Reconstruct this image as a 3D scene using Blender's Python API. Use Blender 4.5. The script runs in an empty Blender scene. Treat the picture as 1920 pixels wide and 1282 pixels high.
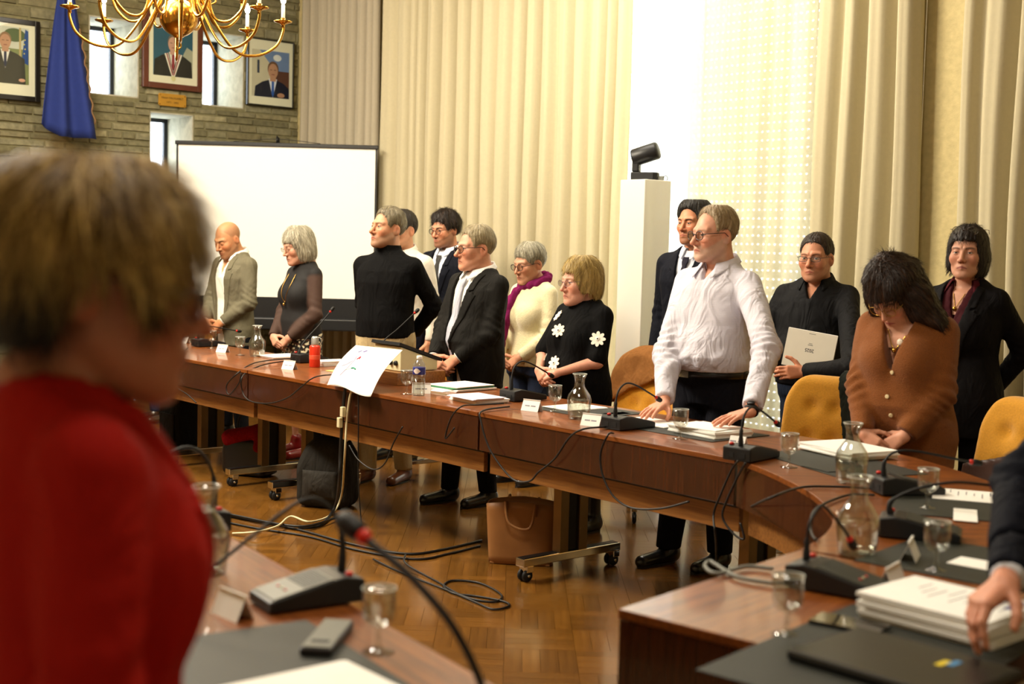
import bpy, bmesh, math, random
import numpy as np
from mathutils import Vector, Matrix, Euler
SC = bpy.context.scene
COL = SC.collection
PI = math.pi
rnd = random.Random(7)

# ---------------------------------------------------------------- camera
CAM_H = 1.58; FPX = 2450.0; PITCH = math.radians(4.2); ROLL = math.radians(1.5)
_f = np.array([0, math.cos(PITCH), -math.sin(PITCH)]); _r0 = np.array([1.0, 0, 0]); _u0 = np.cross(_r0, _f)
_r = math.cos(ROLL) * _r0 + math.sin(ROLL) * _u0
_u = -math.sin(ROLL) * _r0 + math.cos(ROLL) * _u0
cam = bpy.data.cameras.new('camera'); camo = bpy.data.objects.new('camera', cam); COL.objects.link(camo)
camo.matrix_world = Matrix(((_r[0], _u[0], -_f[0], 0), (_r[1], _u[1], -_f[1], 0), (_r[2], _u[2], -_f[2], CAM_H), (0, 0, 0, 1)))
cam.sensor_width = 36; cam.lens = FPX / 1920 * 36; cam.clip_start = 0.05; cam.clip_end = 200
cam.dof.use_dof = True; cam.dof.focus_distance = 7.4; cam.dof.aperture_fstop = 2.6
SC.camera = camo

# ---------------------------------------------------------------- light
SC.view_settings.view_transform = 'Standard'; SC.view_settings.look = 'None'
SC.view_settings.exposure = 0.6; SC.view_settings.gamma = 1.0; SC.view_settings.use_curve_mapping = False
SC.cycles.use_denoising = True
SC.cycles.max_bounces = 8; SC.cycles.transparent_max_bounces = 16
SC.cycles.caustics_reflective = False; SC.cycles.caustics_refractive = False
SC.cycles.sample_clamp_indirect = 6.0
wd = bpy.data.worlds.new('sky'); SC.world = wd; wd.use_nodes = True
bg = wd.node_tree.nodes['Background']; bg.inputs[0].default_value = (0.86, 0.93, 1.0, 1); bg.inputs[1].default_value = 6.0

# room frame: u runs along the long table (towards the right), v towards the curtained wall
J3 = np.array([0.88, 5.02]); E1 = np.array([0.646, -0.763]); E2 = np.array([0.763, 0.646])
RA = math.atan2(E1[1], E1[0])
U_STONE = -8.75; V_CURT = 3.24; V_OPP = -5.6; U_END = 6.0; Z_CEIL = 4.6
def W(u, v, z=0.0):
    p = J3 + u * E1 + v * E2
    return Vector((p[0], p[1], z))
def area(name, loc, target, sx, sy, power, col):
    l = bpy.data.lights.new(name, 'AREA'); l.shape = 'RECTANGLE'; l.size = sx; l.size_y = sy; l.energy = power; l.color = col
    o = bpy.data.objects.new(name, l); COL.objects.link(o); o.location = loc
    o.rotation_euler = (Vector(target) - Vector(loc)).to_track_quat('-Z', 'Y').to_euler()
    return o
# unseen ceiling lights, some added only to brighten, and daylight at the tall windows
area('unseen_ceiling_light', W(-4.0, -2.0, 4.35), W(-1.8, 1.2, 0.9), 2.4, 1.2, 360, (1.0, 0.90, 0.74))
area('unseen_ceiling_light', W(-6.2, -0.6, 4.4), W(-6.0, 1.6, 0.9), 1.6, 1.0, 120, (1.0, 0.88, 0.70))
area('unseen_ceiling_light', Vector((-0.1, 2.5, 4.4)), Vector((0.1, 2.9, 0.8)), 1.2, 0.8, 55, (1.0, 0.90, 0.74))  # added fill for the near tables and the red-jacketed person's hair
area('unseen_ceiling_light', W(-3.0, 1.9, 4.4), W(-3.0, 1.5, 0.0), 2.4, 0.8, 62, (1.0, 0.92, 0.78))  # added fill for the back row and the floor behind the table
area('window_daylight', W(-1.2, 4.05, 2.2), W(-1.2, 0, 1.6), 2.6, 3.4, 90, (0.95, 0.97, 1.0))

# ---------------------------------------------------------------- pixel helpers: where a sight line meets a real plane
def ray(px, py):
    return _f + _r * (px - 960) / FPX - _u * (py - 641) / FPX
def onz(px, py, z=0.0):
    d = ray(px, py); t = (z - CAM_H) / d[2]
    return Vector((d[0] * t, d[1] * t, z))
def aty(px, py, y):
    d = ray(px, py); t = y / d[1]
    return Vector((d[0] * t, y, CAM_H + d[2] * t))
def uv_of(p):
    r = np.array([p[0], p[1]]) - J3
    return float(r @ E1), float(r @ E2)
def on_u(px, py, u):
    d = ray(px, py); t = (u + J3 @ E1) / (d[:2] @ E1)
    return Vector((d[0] * t, d[1] * t, CAM_H + d[2] * t))
def on_v(px, py, v):
    d = ray(px, py); t = (v + J3 @ E2) / (d[:2] @ E2)
    return Vector((d[0] * t, d[1] * t, CAM_H + d[2] * t))

# ---------------------------------------------------------------- object helpers
def empty(name, loc=(0, 0, 0), rz=0.0, label=None, cat=None, group=None, kind=None):
    o = bpy.data.objects.new(name, None); COL.objects.link(o); o.location = loc; o.rotation_euler = (0, 0, rz)
    o.empty_display_size = 0.1
    return tag(o, label, cat, group, kind)
def tag(o, label=None, cat=None, group=None, kind=None):
    if label: o['label'] = label
    if cat: o['category'] = cat
    if group: o['group'] = group
    if kind: o['kind'] = kind
    return o
def link(name, me, mat=None, parent=None, loc=None, rz=None):
    o = bpy.data.objects.new(name, me); COL.objects.link(o)
    if mat is not None and not me.materials: me.materials.append(mat)
    if parent is not None: o.parent = parent
    if loc is not None: o.location = loc
    if rz is not None: o.rotation_euler = (0, 0, rz)
    return o
def bevel(o, w=0.004, seg=2):
    m = o.modifiers.new('bevel', 'BEVEL'); m.width = w; m.segments = seg; m.limit_method = 'ANGLE'; m.angle_limit = math.radians(40)
    return o
def copy_tree(o, parent=None, loc=None, rz=None):
    c = o.copy(); COL.objects.link(c)
    if parent is not None: c.parent = parent
    if loc is not None: c.location = loc
    if rz is not None: c.rotation_euler = (0, 0, rz)
    for ch in list(o.children): copy_tree(ch, c)
    return c

class MB:
    def __init__(s): s.v = []; s.f = []; s.sm = []
    def add(s, vs, fs, smooth=False):
        b = len(s.v); s.v += [tuple(map(float, p)) for p in vs]
        for f in fs: s.f.append([i + b for i in f]); s.sm.append(smooth)
        return s
    def box(s, x0, x1, y0, y1, z0, z1, M=None):
        vs = [(x0, y0, z0), (x1, y0, z0), (x1, y1, z0), (x0, y1, z0), (x0, y0, z1), (x1, y0, z1), (x1, y1, z1), (x0, y1, z1)]
        if M is not None: vs = [M @ Vector(p) for p in vs]
        return s.add(vs, [(0, 3, 2, 1), (4, 5, 6, 7), (0, 1, 5, 4), (1, 2, 6, 5), (2, 3, 7, 6), (3, 0, 4, 7)])
    def prism(s, poly, z0, z1, M=None, smooth=False):
        n = len(poly); vs = [(p[0], p[1], z0) for p in poly] + [(p[0], p[1], z1) for p in poly]
        if M is not None: vs = [M @ Vector(p) for p in vs]
        s.add(vs, [tuple(range(n - 1, -1, -1)), tuple(range(n, 2 * n))])
        b = len(s.v) - 2 * n
        for i in range(n):
            j = (i + 1) % n; s.f.append([b + i, b + j, b + n + j, b + n + i]); s.sm.append(smooth)
        return s
    def lathe(s, prof, seg=24, M=None, smooth=True, scale=(1, 1)):
        n = len(prof); vs = []
        for r, z in prof:
            for k in range(seg):
                a = 2 * PI * k / seg; vs.append((r * math.cos(a) * scale[0], r * math.sin(a) * scale[1], z))
        if M is not None: vs = [M @ Vector(p) for p in vs]
        fs = []
        for i in range(n - 1):
            for k in range(seg):
                k2 = (k + 1) % seg; fs.append((i * seg + k, i * seg + k2, (i + 1) * seg + k2, (i + 1) * seg + k))
        if prof[0][0] > 1e-5: fs.append(tuple(range(seg - 1, -1, -1)))
        if prof[-1][0] > 1e-5: fs.append(tuple(range((n - 1) * seg, n * seg)))
        return s.add(vs, fs, smooth)
    def tube(s, pts, r, seg=8, closed=False, smooth=True, caps=True):
        P = [Vector(p) for p in pts]; n = len(P); R = r if hasattr(r, '__len__') else [r] * n
        T = []
        for i in range(n):
            a = P[i - 1] if (i > 0 or closed) else P[0]; b = P[(i + 1) % n] if (i < n - 1 or closed) else P[-1]
            t = (b - a); T.append(t.normalized() if t.length > 1e-9 else Vector((0, 0, 1)))
        nrm = T[0].orthogonal().normalized(); vs = []
        for i in range(n):
            nrm = (nrm - T[i] * nrm.dot(T[i]));
            nrm = nrm.normalized() if nrm.length > 1e-6 else T[i].orthogonal().normalized()
            bi = T[i].cross(nrm)
            for k in range(seg):
                a = 2 * PI * k / seg; vs.append(P[i] + (nrm * math.cos(a) + bi * math.sin(a)) * R[i])
        fs = []
        for i in range(n if closed else n - 1):
            i2 = (i + 1) % n
            for k in range(seg):
                k2 = (k + 1) % seg; fs.append((i * seg + k, i * seg + k2, i2 * seg + k2, i2 * seg + k))
        if caps and not closed: fs += [tuple(range(seg - 1, -1, -1)), tuple(range((n - 1) * seg, n * seg))]
        return s.add(vs, fs, smooth)
    def sheet(s, fn, nu, nv, smooth=True, thick=0.0, flip=False):
        g = [[Vector(fn(i / nu, j / nv)) for j in range(nv + 1)] for i in range(nu + 1)]
        vs = [p for row in g for p in row]; m = nv + 1
        fs = [(i * m + j, (i + 1) * m + j, (i + 1) * m + j + 1, i * m + j + 1) for i in range(nu) for j in range(nv)]
        if thick:
            nr = []
            for i in range(nu + 1):
                for j in range(nv + 1):
                    du = g[min(i + 1, nu)][j] - g[max(i - 1, 0)][j]; dv = g[i][min(j + 1, nv)] - g[i][max(j - 1, 0)]
                    c = du.cross(dv); nr.append(c.normalized() if c.length > 1e-12 else Vector((0, 0, 1)))
            N = len(vs); vs = vs + [p - q * thick for p, q in zip(vs, nr)]
            fs = fs + [tuple(k + N for k in reversed(f)) for f in fs[:]]
            rim = [(i, 0) for i in range(nu + 1)] + [(nu, j) for j in range(1, nv + 1)] + [(i, nv) for i in range(nu - 1, -1, -1)] + [(0, j) for j in range(nv - 1, 0, -1)]
            ids = [i * m + j for i, j in rim]
            for a in range(len(ids)):
                b = (a + 1) % len(ids); fs.append((ids[b], ids[a], ids[a] + N, ids[b] + N))
        return s.add(vs, fs, smooth)
    def mesh(s, name='mesh'):
        me = bpy.data.meshes.new(name); me.from_pydata(s.v, [], s.f)
        me.polygons.foreach_set('use_smooth', s.sm); me.update()
        return me
    def build(s, name, mat=None, parent=None, loc=None, rz=None):
        return link(name, s.mesh(name), mat, parent, loc, rz)

def spline(pts, n=8):
    P = [Vector(p) for p in pts]; out = []
    for i in range(len(P) - 1):
        p0 = P[max(i - 1, 0)]; p1 = P[i]; p2 = P[i + 1]; p3 = P[min(i + 2, len(P) - 1)]
        for k in range(n):
            t = k / n
            out.append(0.5 * ((2 * p1) + (p2 - p0) * t + (2 * p0 - 5 * p1 + 4 * p2 - p3) * t * t + (3 * p1 - p0 - 3 * p2 + p3) * t ** 3))
    return out + [P[-1]]

# ---------------------------------------------------------------- materials
def srgb(h):
    h = h.lstrip('#'); c = [int(h[i:i + 2], 16) / 255 for i in (0, 2, 4)]
    return tuple(((x + 0.055) / 1.055) ** 2.4 if x > 0.04045 else x / 12.92 for x in c)
def mat(name, col, rough=0.5, metal=0.0, vary=0.08, scale=20.0, bump=0.0, coat=0.0, stretch=(1, 1, 1), trans=0.0, ior=1.45, attr=False, sheen=0.0, emit=None, spec=0.5, alpha=1.0, detail=3.0):
    m = bpy.data.materials.new(name); m.use_nodes = True; nt = m.node_tree; N = nt.nodes; L = nt.links
    b = N['Principled BSDF']
    if isinstance(col, str): col = srgb(col)
    b.inputs['Roughness'].default_value = rough; b.inputs['Metallic'].default_value = metal
    b.inputs['Coat Weight'].default_value = coat; b.inputs['Coat Roughness'].default_value = 0.08
    b.inputs['Transmission Weight'].default_value = trans; b.inputs['IOR'].default_value = ior
    b.inputs['Sheen Weight'].default_value = sheen; b.inputs['Specular IOR Level'].default_value = spec
    b.inputs['Alpha'].default_value = alpha
    tc = N.new('ShaderNodeTexCoord'); mp = N.new('ShaderNodeMapping'); mp.inputs['Scale'].default_value = stretch
    nz = N.new('ShaderNodeTexNoise'); nz.inputs['Scale'].default_value = scale; nz.inputs['Detail'].default_value = detail
    L.new(tc.outputs['Object'], mp.inputs[0]); L.new(mp.outputs[0], nz.inputs['Vector'])
    mr = N.new('ShaderNodeMapRange'); mr.inputs['From Min'].default_value = 0.25; mr.inputs['From Max'].default_value = 0.75
    mr.inputs['To Min'].default_value = 1 - vary; mr.inputs['To Max'].default_value = 1 + vary
    L.new(nz.outputs['Fac'], mr.inputs['Value'])
    mx = N.new('ShaderNodeVectorMath'); mx.operation = 'SCALE'
    if attr:
        at = N.new('ShaderNodeAttribute'); at.attribute_name = 'Col'; L.new(at.outputs['Color'], mx.inputs[0])
    else: mx.inputs[0].default_value = col
    L.new(mr.outputs[0], mx.inputs['Scale']); L.new(mx.outputs[0], b.inputs['Base Color'])
    if bump:
        bp = N.new('ShaderNodeBump'); bp.inputs['Strength'].default_value = bump; bp.inputs['Distance'].default_value = 0.01
        L.new(nz.outputs['Fac'], bp.inputs['Height']); L.new(bp.outputs[0], b.inputs['Normal'])
    if emit:
        b.inputs['Emission Color'].default_value = (*emit[0], 1); b.inputs['Emission Strength'].default_value = emit[1]
    return m
def wood(name, dark, light, axis=0, rough=0.22, coat=0.5, scale=6.0, rand=0.0):
    m = bpy.data.materials.new(name); m.use_nodes = True; nt = m.node_tree; N = nt.nodes; L = nt.links; b = N['Principled BSDF']
    tc = N.new('ShaderNodeTexCoord'); mp = N.new('ShaderNodeMapping'); st = [14, 14, 14]; st[axis] = 0.8
    mp.inputs['Scale'].default_value = st; L.new(tc.outputs['Object'], mp.inputs[0])
    nz = N.new('ShaderNodeTexNoise'); nz.inputs['Scale'].default_value = scale; nz.inputs['Detail'].default_value = 5; nz.inputs['Distortion'].default_value = 0.4
    L.new(mp.outputs[0], nz.inputs['Vector'])
    cr = N.new('ShaderNodeValToRGB'); cr.color_ramp.elements[0].position = 0.3; cr.color_ramp.elements[1].position = 0.72
    cr.color_ramp.elements[0].color = (*srgb(dark), 1); cr.color_ramp.elements[1].color = (*srgb(light), 1)
    L.new(nz.outputs['Fac'], cr.inputs[0])
    if rand:
        oi = N.new('ShaderNodeObjectInfo'); mr = N.new('ShaderNodeMapRange'); mr.inputs['To Min'].default_value = 1 - rand; mr.inputs['To Max'].default_value = 1 + rand
        at = N.new('ShaderNodeAttribute'); at.attribute_name = 'tone'; ad = N.new('ShaderNodeMath'); ad.operation = 'ADD'
        L.new(oi.outputs['Random'], ad.inputs[0]); L.new(at.outputs['Fac'], ad.inputs[1])
        fr = N.new('ShaderNodeMath'); fr.operation = 'FRACT'; L.new(ad.outputs[0], fr.inputs[0]); L.new(fr.outputs[0], mr.inputs['Value'])
        vm = N.new('ShaderNodeVectorMath'); vm.operation = 'SCALE'; L.new(cr.outputs[0], vm.inputs[0]); L.new(mr.outputs[0], vm.inputs['Scale']); L.new(vm.outputs[0], b.inputs['Base Color'])
    else: L.new(cr.outputs[0], b.inputs['Base Color'])
    b.inputs['Roughness'].default_value = rough; b.inputs['Coat Weight'].default_value = coat; b.inputs['Coat Roughness'].default_value = 0.1
    return m
def clear(name, tint=(1, 1, 1), gloss=0.12, rough=0.02, power=2.2):
    m = bpy.data.materials.new(name); m.use_nodes = True; nt = m.node_tree; N = nt.nodes; L = nt.links
    for n in list(N): N.remove(n)
    out = N.new('ShaderNodeOutputMaterial'); tr = N.new('ShaderNodeBsdfTransparent'); tr.inputs[0].default_value = (*tint, 1)
    gl = N.new('ShaderNodeBsdfGlossy'); gl.inputs['Roughness'].default_value = rough
    lw = N.new('ShaderNodeLayerWeight'); lw.inputs[0].default_value = 0.3; fr = N.new('ShaderNodeMath'); fr.operation = 'POWER'; fr.inputs[1].default_value = power; L.new(lw.outputs['Facing'], fr.inputs[0]); mx = N.new('ShaderNodeMixShader')
    ad = N.new('ShaderNodeMath'); ad.operation = 'MULTIPLY_ADD'; ad.inputs[1].default_value = 0.75; ad.inputs[2].default_value = gloss * 0.25
    L.new(fr.outputs[0], ad.inputs[0]); L.new(ad.outputs[0], mx.inputs[0]); L.new(tr.outputs[0], mx.inputs[1]); L.new(gl.outputs[0], mx.inputs[2]); L.new(mx.outputs[0], out.inputs[0])
    return m
def cloth_trans(name, col, trans=0.5, open_=0.0, vary=0.05, weave=900.0):
    m = bpy.data.materials.new(name); m.use_nodes = True; nt = m.node_tree; N = nt.nodes; L = nt.links
    for n in list(N): N.remove(n)
    out = N.new('ShaderNodeOutputMaterial'); col = srgb(col)
    tc = N.new('ShaderNodeTexCoord'); nz = N.new('ShaderNodeTexNoise'); nz.inputs['Scale'].default_value = 40; L.new(tc.outputs['Object'], nz.inputs['Vector'])
    mr = N.new('ShaderNodeMapRange'); mr.inputs['To Min'].default_value = 1 - vary; mr.inputs['To Max'].default_value = 1 + vary; L.new(nz.outputs['Fac'], mr.inputs['Value'])
    vm = N.new('ShaderNodeVectorMath'); vm.operation = 'SCALE'; vm.inputs[0].default_value = col; L.new(mr.outputs[0], vm.inputs['Scale'])
    d = N.new('ShaderNodeBsdfDiffuse'); t = N.new('ShaderNodeBsdfTranslucent'); L.new(vm.outputs[0], d.inputs[0]); L.new(vm.outputs[0], t.inputs[0])
    mx = N.new('ShaderNodeMixShader'); mx.inputs[0].default_value = trans; L.new(d.outputs[0], mx.inputs[1]); L.new(t.outputs[0], mx.inputs[2])
    if open_:
        tp = N.new('ShaderNodeBsdfTransparent'); m2 = N.new('ShaderNodeMixShader'); m2.inputs[0].default_value = open_
        L.new(mx.outputs[0], m2.inputs[1]); L.new(tp.outputs[0], m2.inputs[2]); L.new(m2.outputs[0], out.inputs[0])
    else: L.new(mx.outputs[0], out.inputs[0])
    return m
M = {}
M['plaster'] = mat('plaster', '#d9d0b4', 0.9, vary=0.03)
M['wallpaper'] = mat('wallpaper', '#cdbd8a', 0.85, vary=0.10, scale=26, bump=0.35)
M['stone'] = None
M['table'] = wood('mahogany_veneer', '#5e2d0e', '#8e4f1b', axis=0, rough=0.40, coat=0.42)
M['table'].node_tree.nodes['Principled BSDF'].inputs['Specular IOR Level'].default_value = 0.3
M['table'].node_tree.nodes['Principled BSDF'].inputs['Coat Roughness'].default_value = 0.05
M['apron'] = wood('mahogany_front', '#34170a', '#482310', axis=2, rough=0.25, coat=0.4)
M['rail'] = wood('rail_wood', '#7a4c22', '#a06c34', axis=0, rough=0.4, coat=0.2)
M['floor'] = wood('oak_parquet', '#613d12', '#7c521d', axis=0, rough=0.24, coat=0.35, scale=4.0, rand=0.20)
M['chrome'] = mat('chrome', (0.72, 0.70, 0.66), 0.14, 1.0, vary=0.03)
M['bronze'] = mat('bronzed_steel', '#7d6544', 0.3, 0.9, vary=0.05)
M['brass'] = mat('brass', '#b98a3a', 0.2, 1.0, vary=0.05)
M['black'] = mat('black_plastic', '#17181a', 0.42, vary=0.05)
M['blackmetal'] = mat('black_metal', '#141414', 0.35, 0.3, vary=0.05)
M['grille'] = mat('grey_plastic', '#6f7068', 0.5, vary=0.05)
M['red'] = mat('red_plastic', '#c8281c', 0.35, vary=0.03)
M['rubber'] = mat('rubber', '#0e0e0e', 0.6, vary=0.05)
M['paper'] = mat('white_paper', '#f2f0ea', 0.8, vary=0.02)
M['cream'] = mat('cream_plastic', '#d8cfa6', 0.45, vary=0.03)
M['ink'] = mat('ink', '#35353c', 0.8, vary=0.02)
M['glass'] = clear('clear_glass', (0.93, 0.94, 0.92), gloss=0.35, power=1.5)
M['water'] = clear('water', (0.96, 0.97, 0.94), gloss=0.1)
M['pane'] = clear('window_pane', (0.97, 0.99, 1.0), gloss=0.05)
M['frame_dark'] = mat('dark_frame', '#20242c', 0.5, vary=0.05)
M['pad'] = mat('desk_pad', '#23251f', 0.6, vary=0.06)
M['mustard'] = mat('mustard_wool', '#c98d1c', 0.9, vary=0.10, scale=120, bump=0.15, sheen=0.3)
# ================================================================ the room
def wall_mesh(u_axis, lo, hi, z0, z1, holes, d0, d1):
    """wall slab with rectangular holes; coordinate a along the wall, depth d0..d1; u_axis True: a is u, depth is v"""
    A = sorted({lo, hi, *[h[0] for h in holes], *[h[1] for h in holes]}); Z = sorted({z0, z1, *[h[2] for h in holes], *[h[3] for h in holes]})
    mb = MB()
    for i in range(len(A) - 1):
        for j in range(len(Z) - 1):
            ca = (A[i] + A[i + 1]) / 2; cz = (Z[j] + Z[j + 1]) / 2
            if any(h[0] < ca < h[1] and h[2] < cz < h[3] for h in holes): continue
            if u_axis: mb.box(A[i], A[i + 1], d0, d1, Z[j], Z[j + 1])
            else: mb.box(d0, d1, A[i], A[i + 1], Z[j], Z[j + 1])
    return mb
ROOM_ORG = W(0, 0, 0)
def room_obj(mb, name, m, kind='structure', parent=None):
    o = mb.build(name, m, parent, None if parent else ROOM_ORG, None if parent else RA)
    if kind and parent is None: o['kind'] = kind
    return o
# --- slit windows of the stone wall, measured on its face
SL = []
for (xl, xr, yt, yb) in ((166, 260, 34, 180), (378, 457, 62, 201), (280, 362, 212, 340)):
    a = on_u(xl, (yt + yb) / 2, U_STONE); b = on_u(xr, (yt + yb) / 2, U_STONE)
    zt = on_u((xl + xr) / 2, yt, U_STONE).z; zb = on_u((xl + xr) / 2, yb, U_STONE).z
    SL.append((uv_of(a)[1], uv_of(b)[1], zb, zt))
wall_back = room_obj(wall_mesh(False, V_OPP, V_CURT + 0.3, 0, Z_CEIL, SL, U_STONE - 0.62, U_STONE), 'wall_back', mat('mortar', '#7d7858', 0.95, vary=0.15, scale=30))
# stone material: each stone its own tone
def stone_mat():
    m = bpy.data.materials.new('rubble_stone'); m.use_nodes = True; nt = m.node_tree; N = nt.nodes; L = nt.links; b = N['Principled BSDF']
    oi = N.new('ShaderNodeObjectInfo'); at = N.new('ShaderNodeAttribute'); at.attribute_name = 'tone'
    ad = N.new('ShaderNodeMath'); ad.operation = 'ADD'; L.new(oi.outputs['Random'], ad.inputs[0]); L.new(at.outputs['Fac'], ad.inputs[1])
    fr = N.new('ShaderNodeMath'); fr.operation = 'FRACT'; L.new(ad.outputs[0], fr.inputs[0])
    cr = N.new('ShaderNodeValToRGB'); E = cr.color_ramp.elements
    E[0].position = 0; E[0].color = (*srgb('#646046'), 1); E[1].position = 1; E[1].color = (*srgb('#a39d7c'), 1)
    for p, c in ((0.3, '#7d785a'), (0.55, '#8a866a'), (0.78, '#787050')):
        e = E.new(p); e.color = (*srgb(c), 1)
    L.new(fr.outputs[0], cr.inputs[0])
    tc = N.new('ShaderNodeTexCoord'); nz = N.new('ShaderNodeTexNoise'); nz.inputs['Scale'].default_value = 18; nz.inputs['Detail'].default_value = 6
    L.new(tc.outputs['Object'], nz.inputs['Vector'])
    mr = N.new('ShaderNodeMapRange'); mr.inputs['From Min'].default_value = 0.3; mr.inputs['From Max'].default_value = 0.7; mr.inputs['To Min'].default_value = 0.72; mr.inputs['To Max'].default_value = 1.22
    L.new(nz.outputs['Fac'], mr.inputs['Value']); vm = N.new('ShaderNodeVectorMath'); vm.operation = 'SCALE'
    L.new(cr.outputs[0], vm.inputs[0]); L.new(mr.outputs[0], vm.inputs['Scale']); L.new(vm.outputs[0], b.inputs['Base Color'])
    bp = N.new('ShaderNodeBump'); bp.inputs['Strength'].default_value = 0.5; bp.inputs['Distance'].default_value = 0.02; L.new(nz.outputs['Fac'], bp.inputs['Height']); L.new(bp.outputs[0], b.inputs['Normal'])
    b.inputs['Roughness'].default_value = 0.92
    return m
M['stone'] = stone_mat()
def tone_attr(me, vals):
    a = me.attributes.new('tone', 'FLOAT', 'FACE'); a.data.foreach_set('value', vals)
def stone_block(mb, y0, y1, z0, z1, d, r):
    g = 0.004; e = 0.008; x0 = U_STONE - 0.01; x1 = U_STONE + d
    j = lambda: r.uniform(-0.003, 0.003)
    vs = [(x0, y0 + g, z0 + g), (x0, y1 - g, z0 + g), (x0, y1 - g, z1 - g), (x0, y0 + g, z1 - g),
          (x1 + j(), y0 + g + e + j(), z0 + g + e + j()), (x1 + j(), y1 - g - e + j(), z0 + g + e + j()), (x1 + j(), y1 - g - e + j(), z1 - g - e + j()), (x1 + j(), y0 + g + e + j(), z1 - g - e + j())]
    mb.add(vs, [(4, 5, 6, 7), (0, 1, 5, 4), (1, 2, 6, 5), (2, 3, 7, 6), (3, 0, 4, 7)])
sr = random.Random(3); stones = []
z = 0.0
while z < Z_CEIL - 0.03:
    hgt = sr.choice((0.062, 0.07, 0.078, 0.09, 0.105)); z1 = min(z + hgt, Z_CEIL)
    y = -1.2 - sr.uniform(0, 0.2)
    while y < V_CURT:
        y1 = min(y + sr.uniform(0.12, 0.42), V_CURT)
        segs = [(y, y1)]
        for (a, b, c, d) in SL:
            if z1 > c and z < d:
                new = []
                for (p, q) in segs:
                    if q <= a or p >= b: new.append((p, q)); continue
                    if p < a: new.append((p, a))
                    if q > b: new.append((b, q))
                segs = new
        for (p, q) in segs:
            if q - p > 0.03: stones.append((p, q, z, z1, sr.uniform(0.008, 0.022)))
        y = y1
    z = z1
vis = [s for s in stones if s[2] > 2.2 and s[0] > 0.1 and s[3] < 4.15][:300]; vs_ = set(vis)
for s in vis:
    mb = MB(); stone_block(mb, *s[:4], s[4], sr); o = mb.build('stone', M['stone'], wall_back)
mb = MB(); tv = []
for s in stones:
    if s in vs_: continue
    stone_block(mb, *s[:4], s[4], sr); tv += [sr.random()] * 5
o = mb.build('stone_field', M['stone'], wall_back); tone_attr(o.data, tv); o['kind'] = 'stuff'
# reveals and panes of the slit windows
M['reveal'] = mat('pale_reveal', '#b8b4a0', 0.9, vary=0.18, scale=14, bump=0.4)
for k, (a, b, c, d) in enumerate(SL):
    w = empty('window_%d' % (k + 1), W(U_STONE, (a + b) / 2, c), RA, kind='structure')
    hw = (b - a) / 2; hh = d - c
    t = 0.012
    mb = MB()
    for y0, y1, z0, z1 in ((-hw, -hw + t, 0, hh), (hw - t, hw, 0, hh), (-hw, hw, 0, t), (-hw, hw, hh - t, hh)): mb.box(-0.60, 0.0, y0, y1, z0, z1)
    mb.build('reveal', M['reveal'], w)
    mb = MB()
    for y0, y1, z0, z1 in ((-hw, -hw + 0.05, 0, hh), (hw - 0.05, hw, 0, hh), (-hw, hw, 0, 0.05), (-hw, hw, hh - 0.05, hh)): mb.box(-0.60, -0.55, y0, y1, z0, z1)
    mb.build('window_frame', M['frame_dark'], w)
    MB().box(-0.58, -0.575, -hw + 0.05, hw - 0.05, 0.05, hh - 0.05).build('pane', M['pane'], w)
# --- the curtained wall with its tall window
def u_on(px, v): return uv_of(on_v(px, 400, v))[0]
UW0 = u_on(1075, V_CURT); UW1 = u_on(1545, V_CURT)
wall_right = room_obj(wall_mesh(True, U_STONE, U_END, 0, Z_CEIL, [(UW0, UW1, 0.06, 4.3)], V_CURT, V_CURT + 0.3), 'wall_right', M['wallpaper'])
w = empty('window_4', W((UW0 + UW1) / 2, V_CURT, 0.06), RA, kind='structure'); hw = (UW1 - UW0) / 2
mb = MB()
for x0, x1, z0, z1 in ((-hw, -hw + 0.06, 0, 4.24), (hw - 0.06, hw, 0, 4.24), (-hw, hw, 0, 0.06), (-hw, hw, 4.18, 4.24)): mb.box(x0, x1, 0.10, 0.16, z0, z1)
mb.build('window_frame', mat('white_paint', '#e9e7df', 0.5, vary=0.02), w)
MB().box(-hw + 0.06, hw - 0.06, 0.125, 0.13, 0.06, 4.18).build('pane', M['pane'], w)
# roller shutters with rows of light slots
M['shutter'] = mat('shutter_slat', '#b9b8ad', 0.6, vary=0.03)
def shutter(pa, pb, label):
    ua = u_on(pa, V_CURT + 0.2); ub = u_on(pb, V_CURT + 0.2); L = ub - ua
    r = empty('roller_shutter', W(ua, V_CURT + 0.2, 0.12), RA, label, 'shutter')
    mb = MB(); mb.box(0, L, -0.006, 0.006, 0, 0.047); n = int(L / 0.05)
    for i in range(n + 1):
        x0 = i * 0.05; x1 = min(x0 + 0.027, L)
        if x0 < L: mb.box(x0, x1, -0.004, 0.004, 0.046, 0.062)
    me = mb.mesh('slat'); me.materials.append(M['shutter'])
    for k in range(68): o = link('slat', me, None, r, (0, 0, 0.061 * k))
shutter(1288, 1560, 'grey roller shutter with rows of glowing light slots behind the sheer curtain')
shutter(1110, 1172, 'narrow strip of roller shutter behind the pale curtain edge left of the white column')
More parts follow.
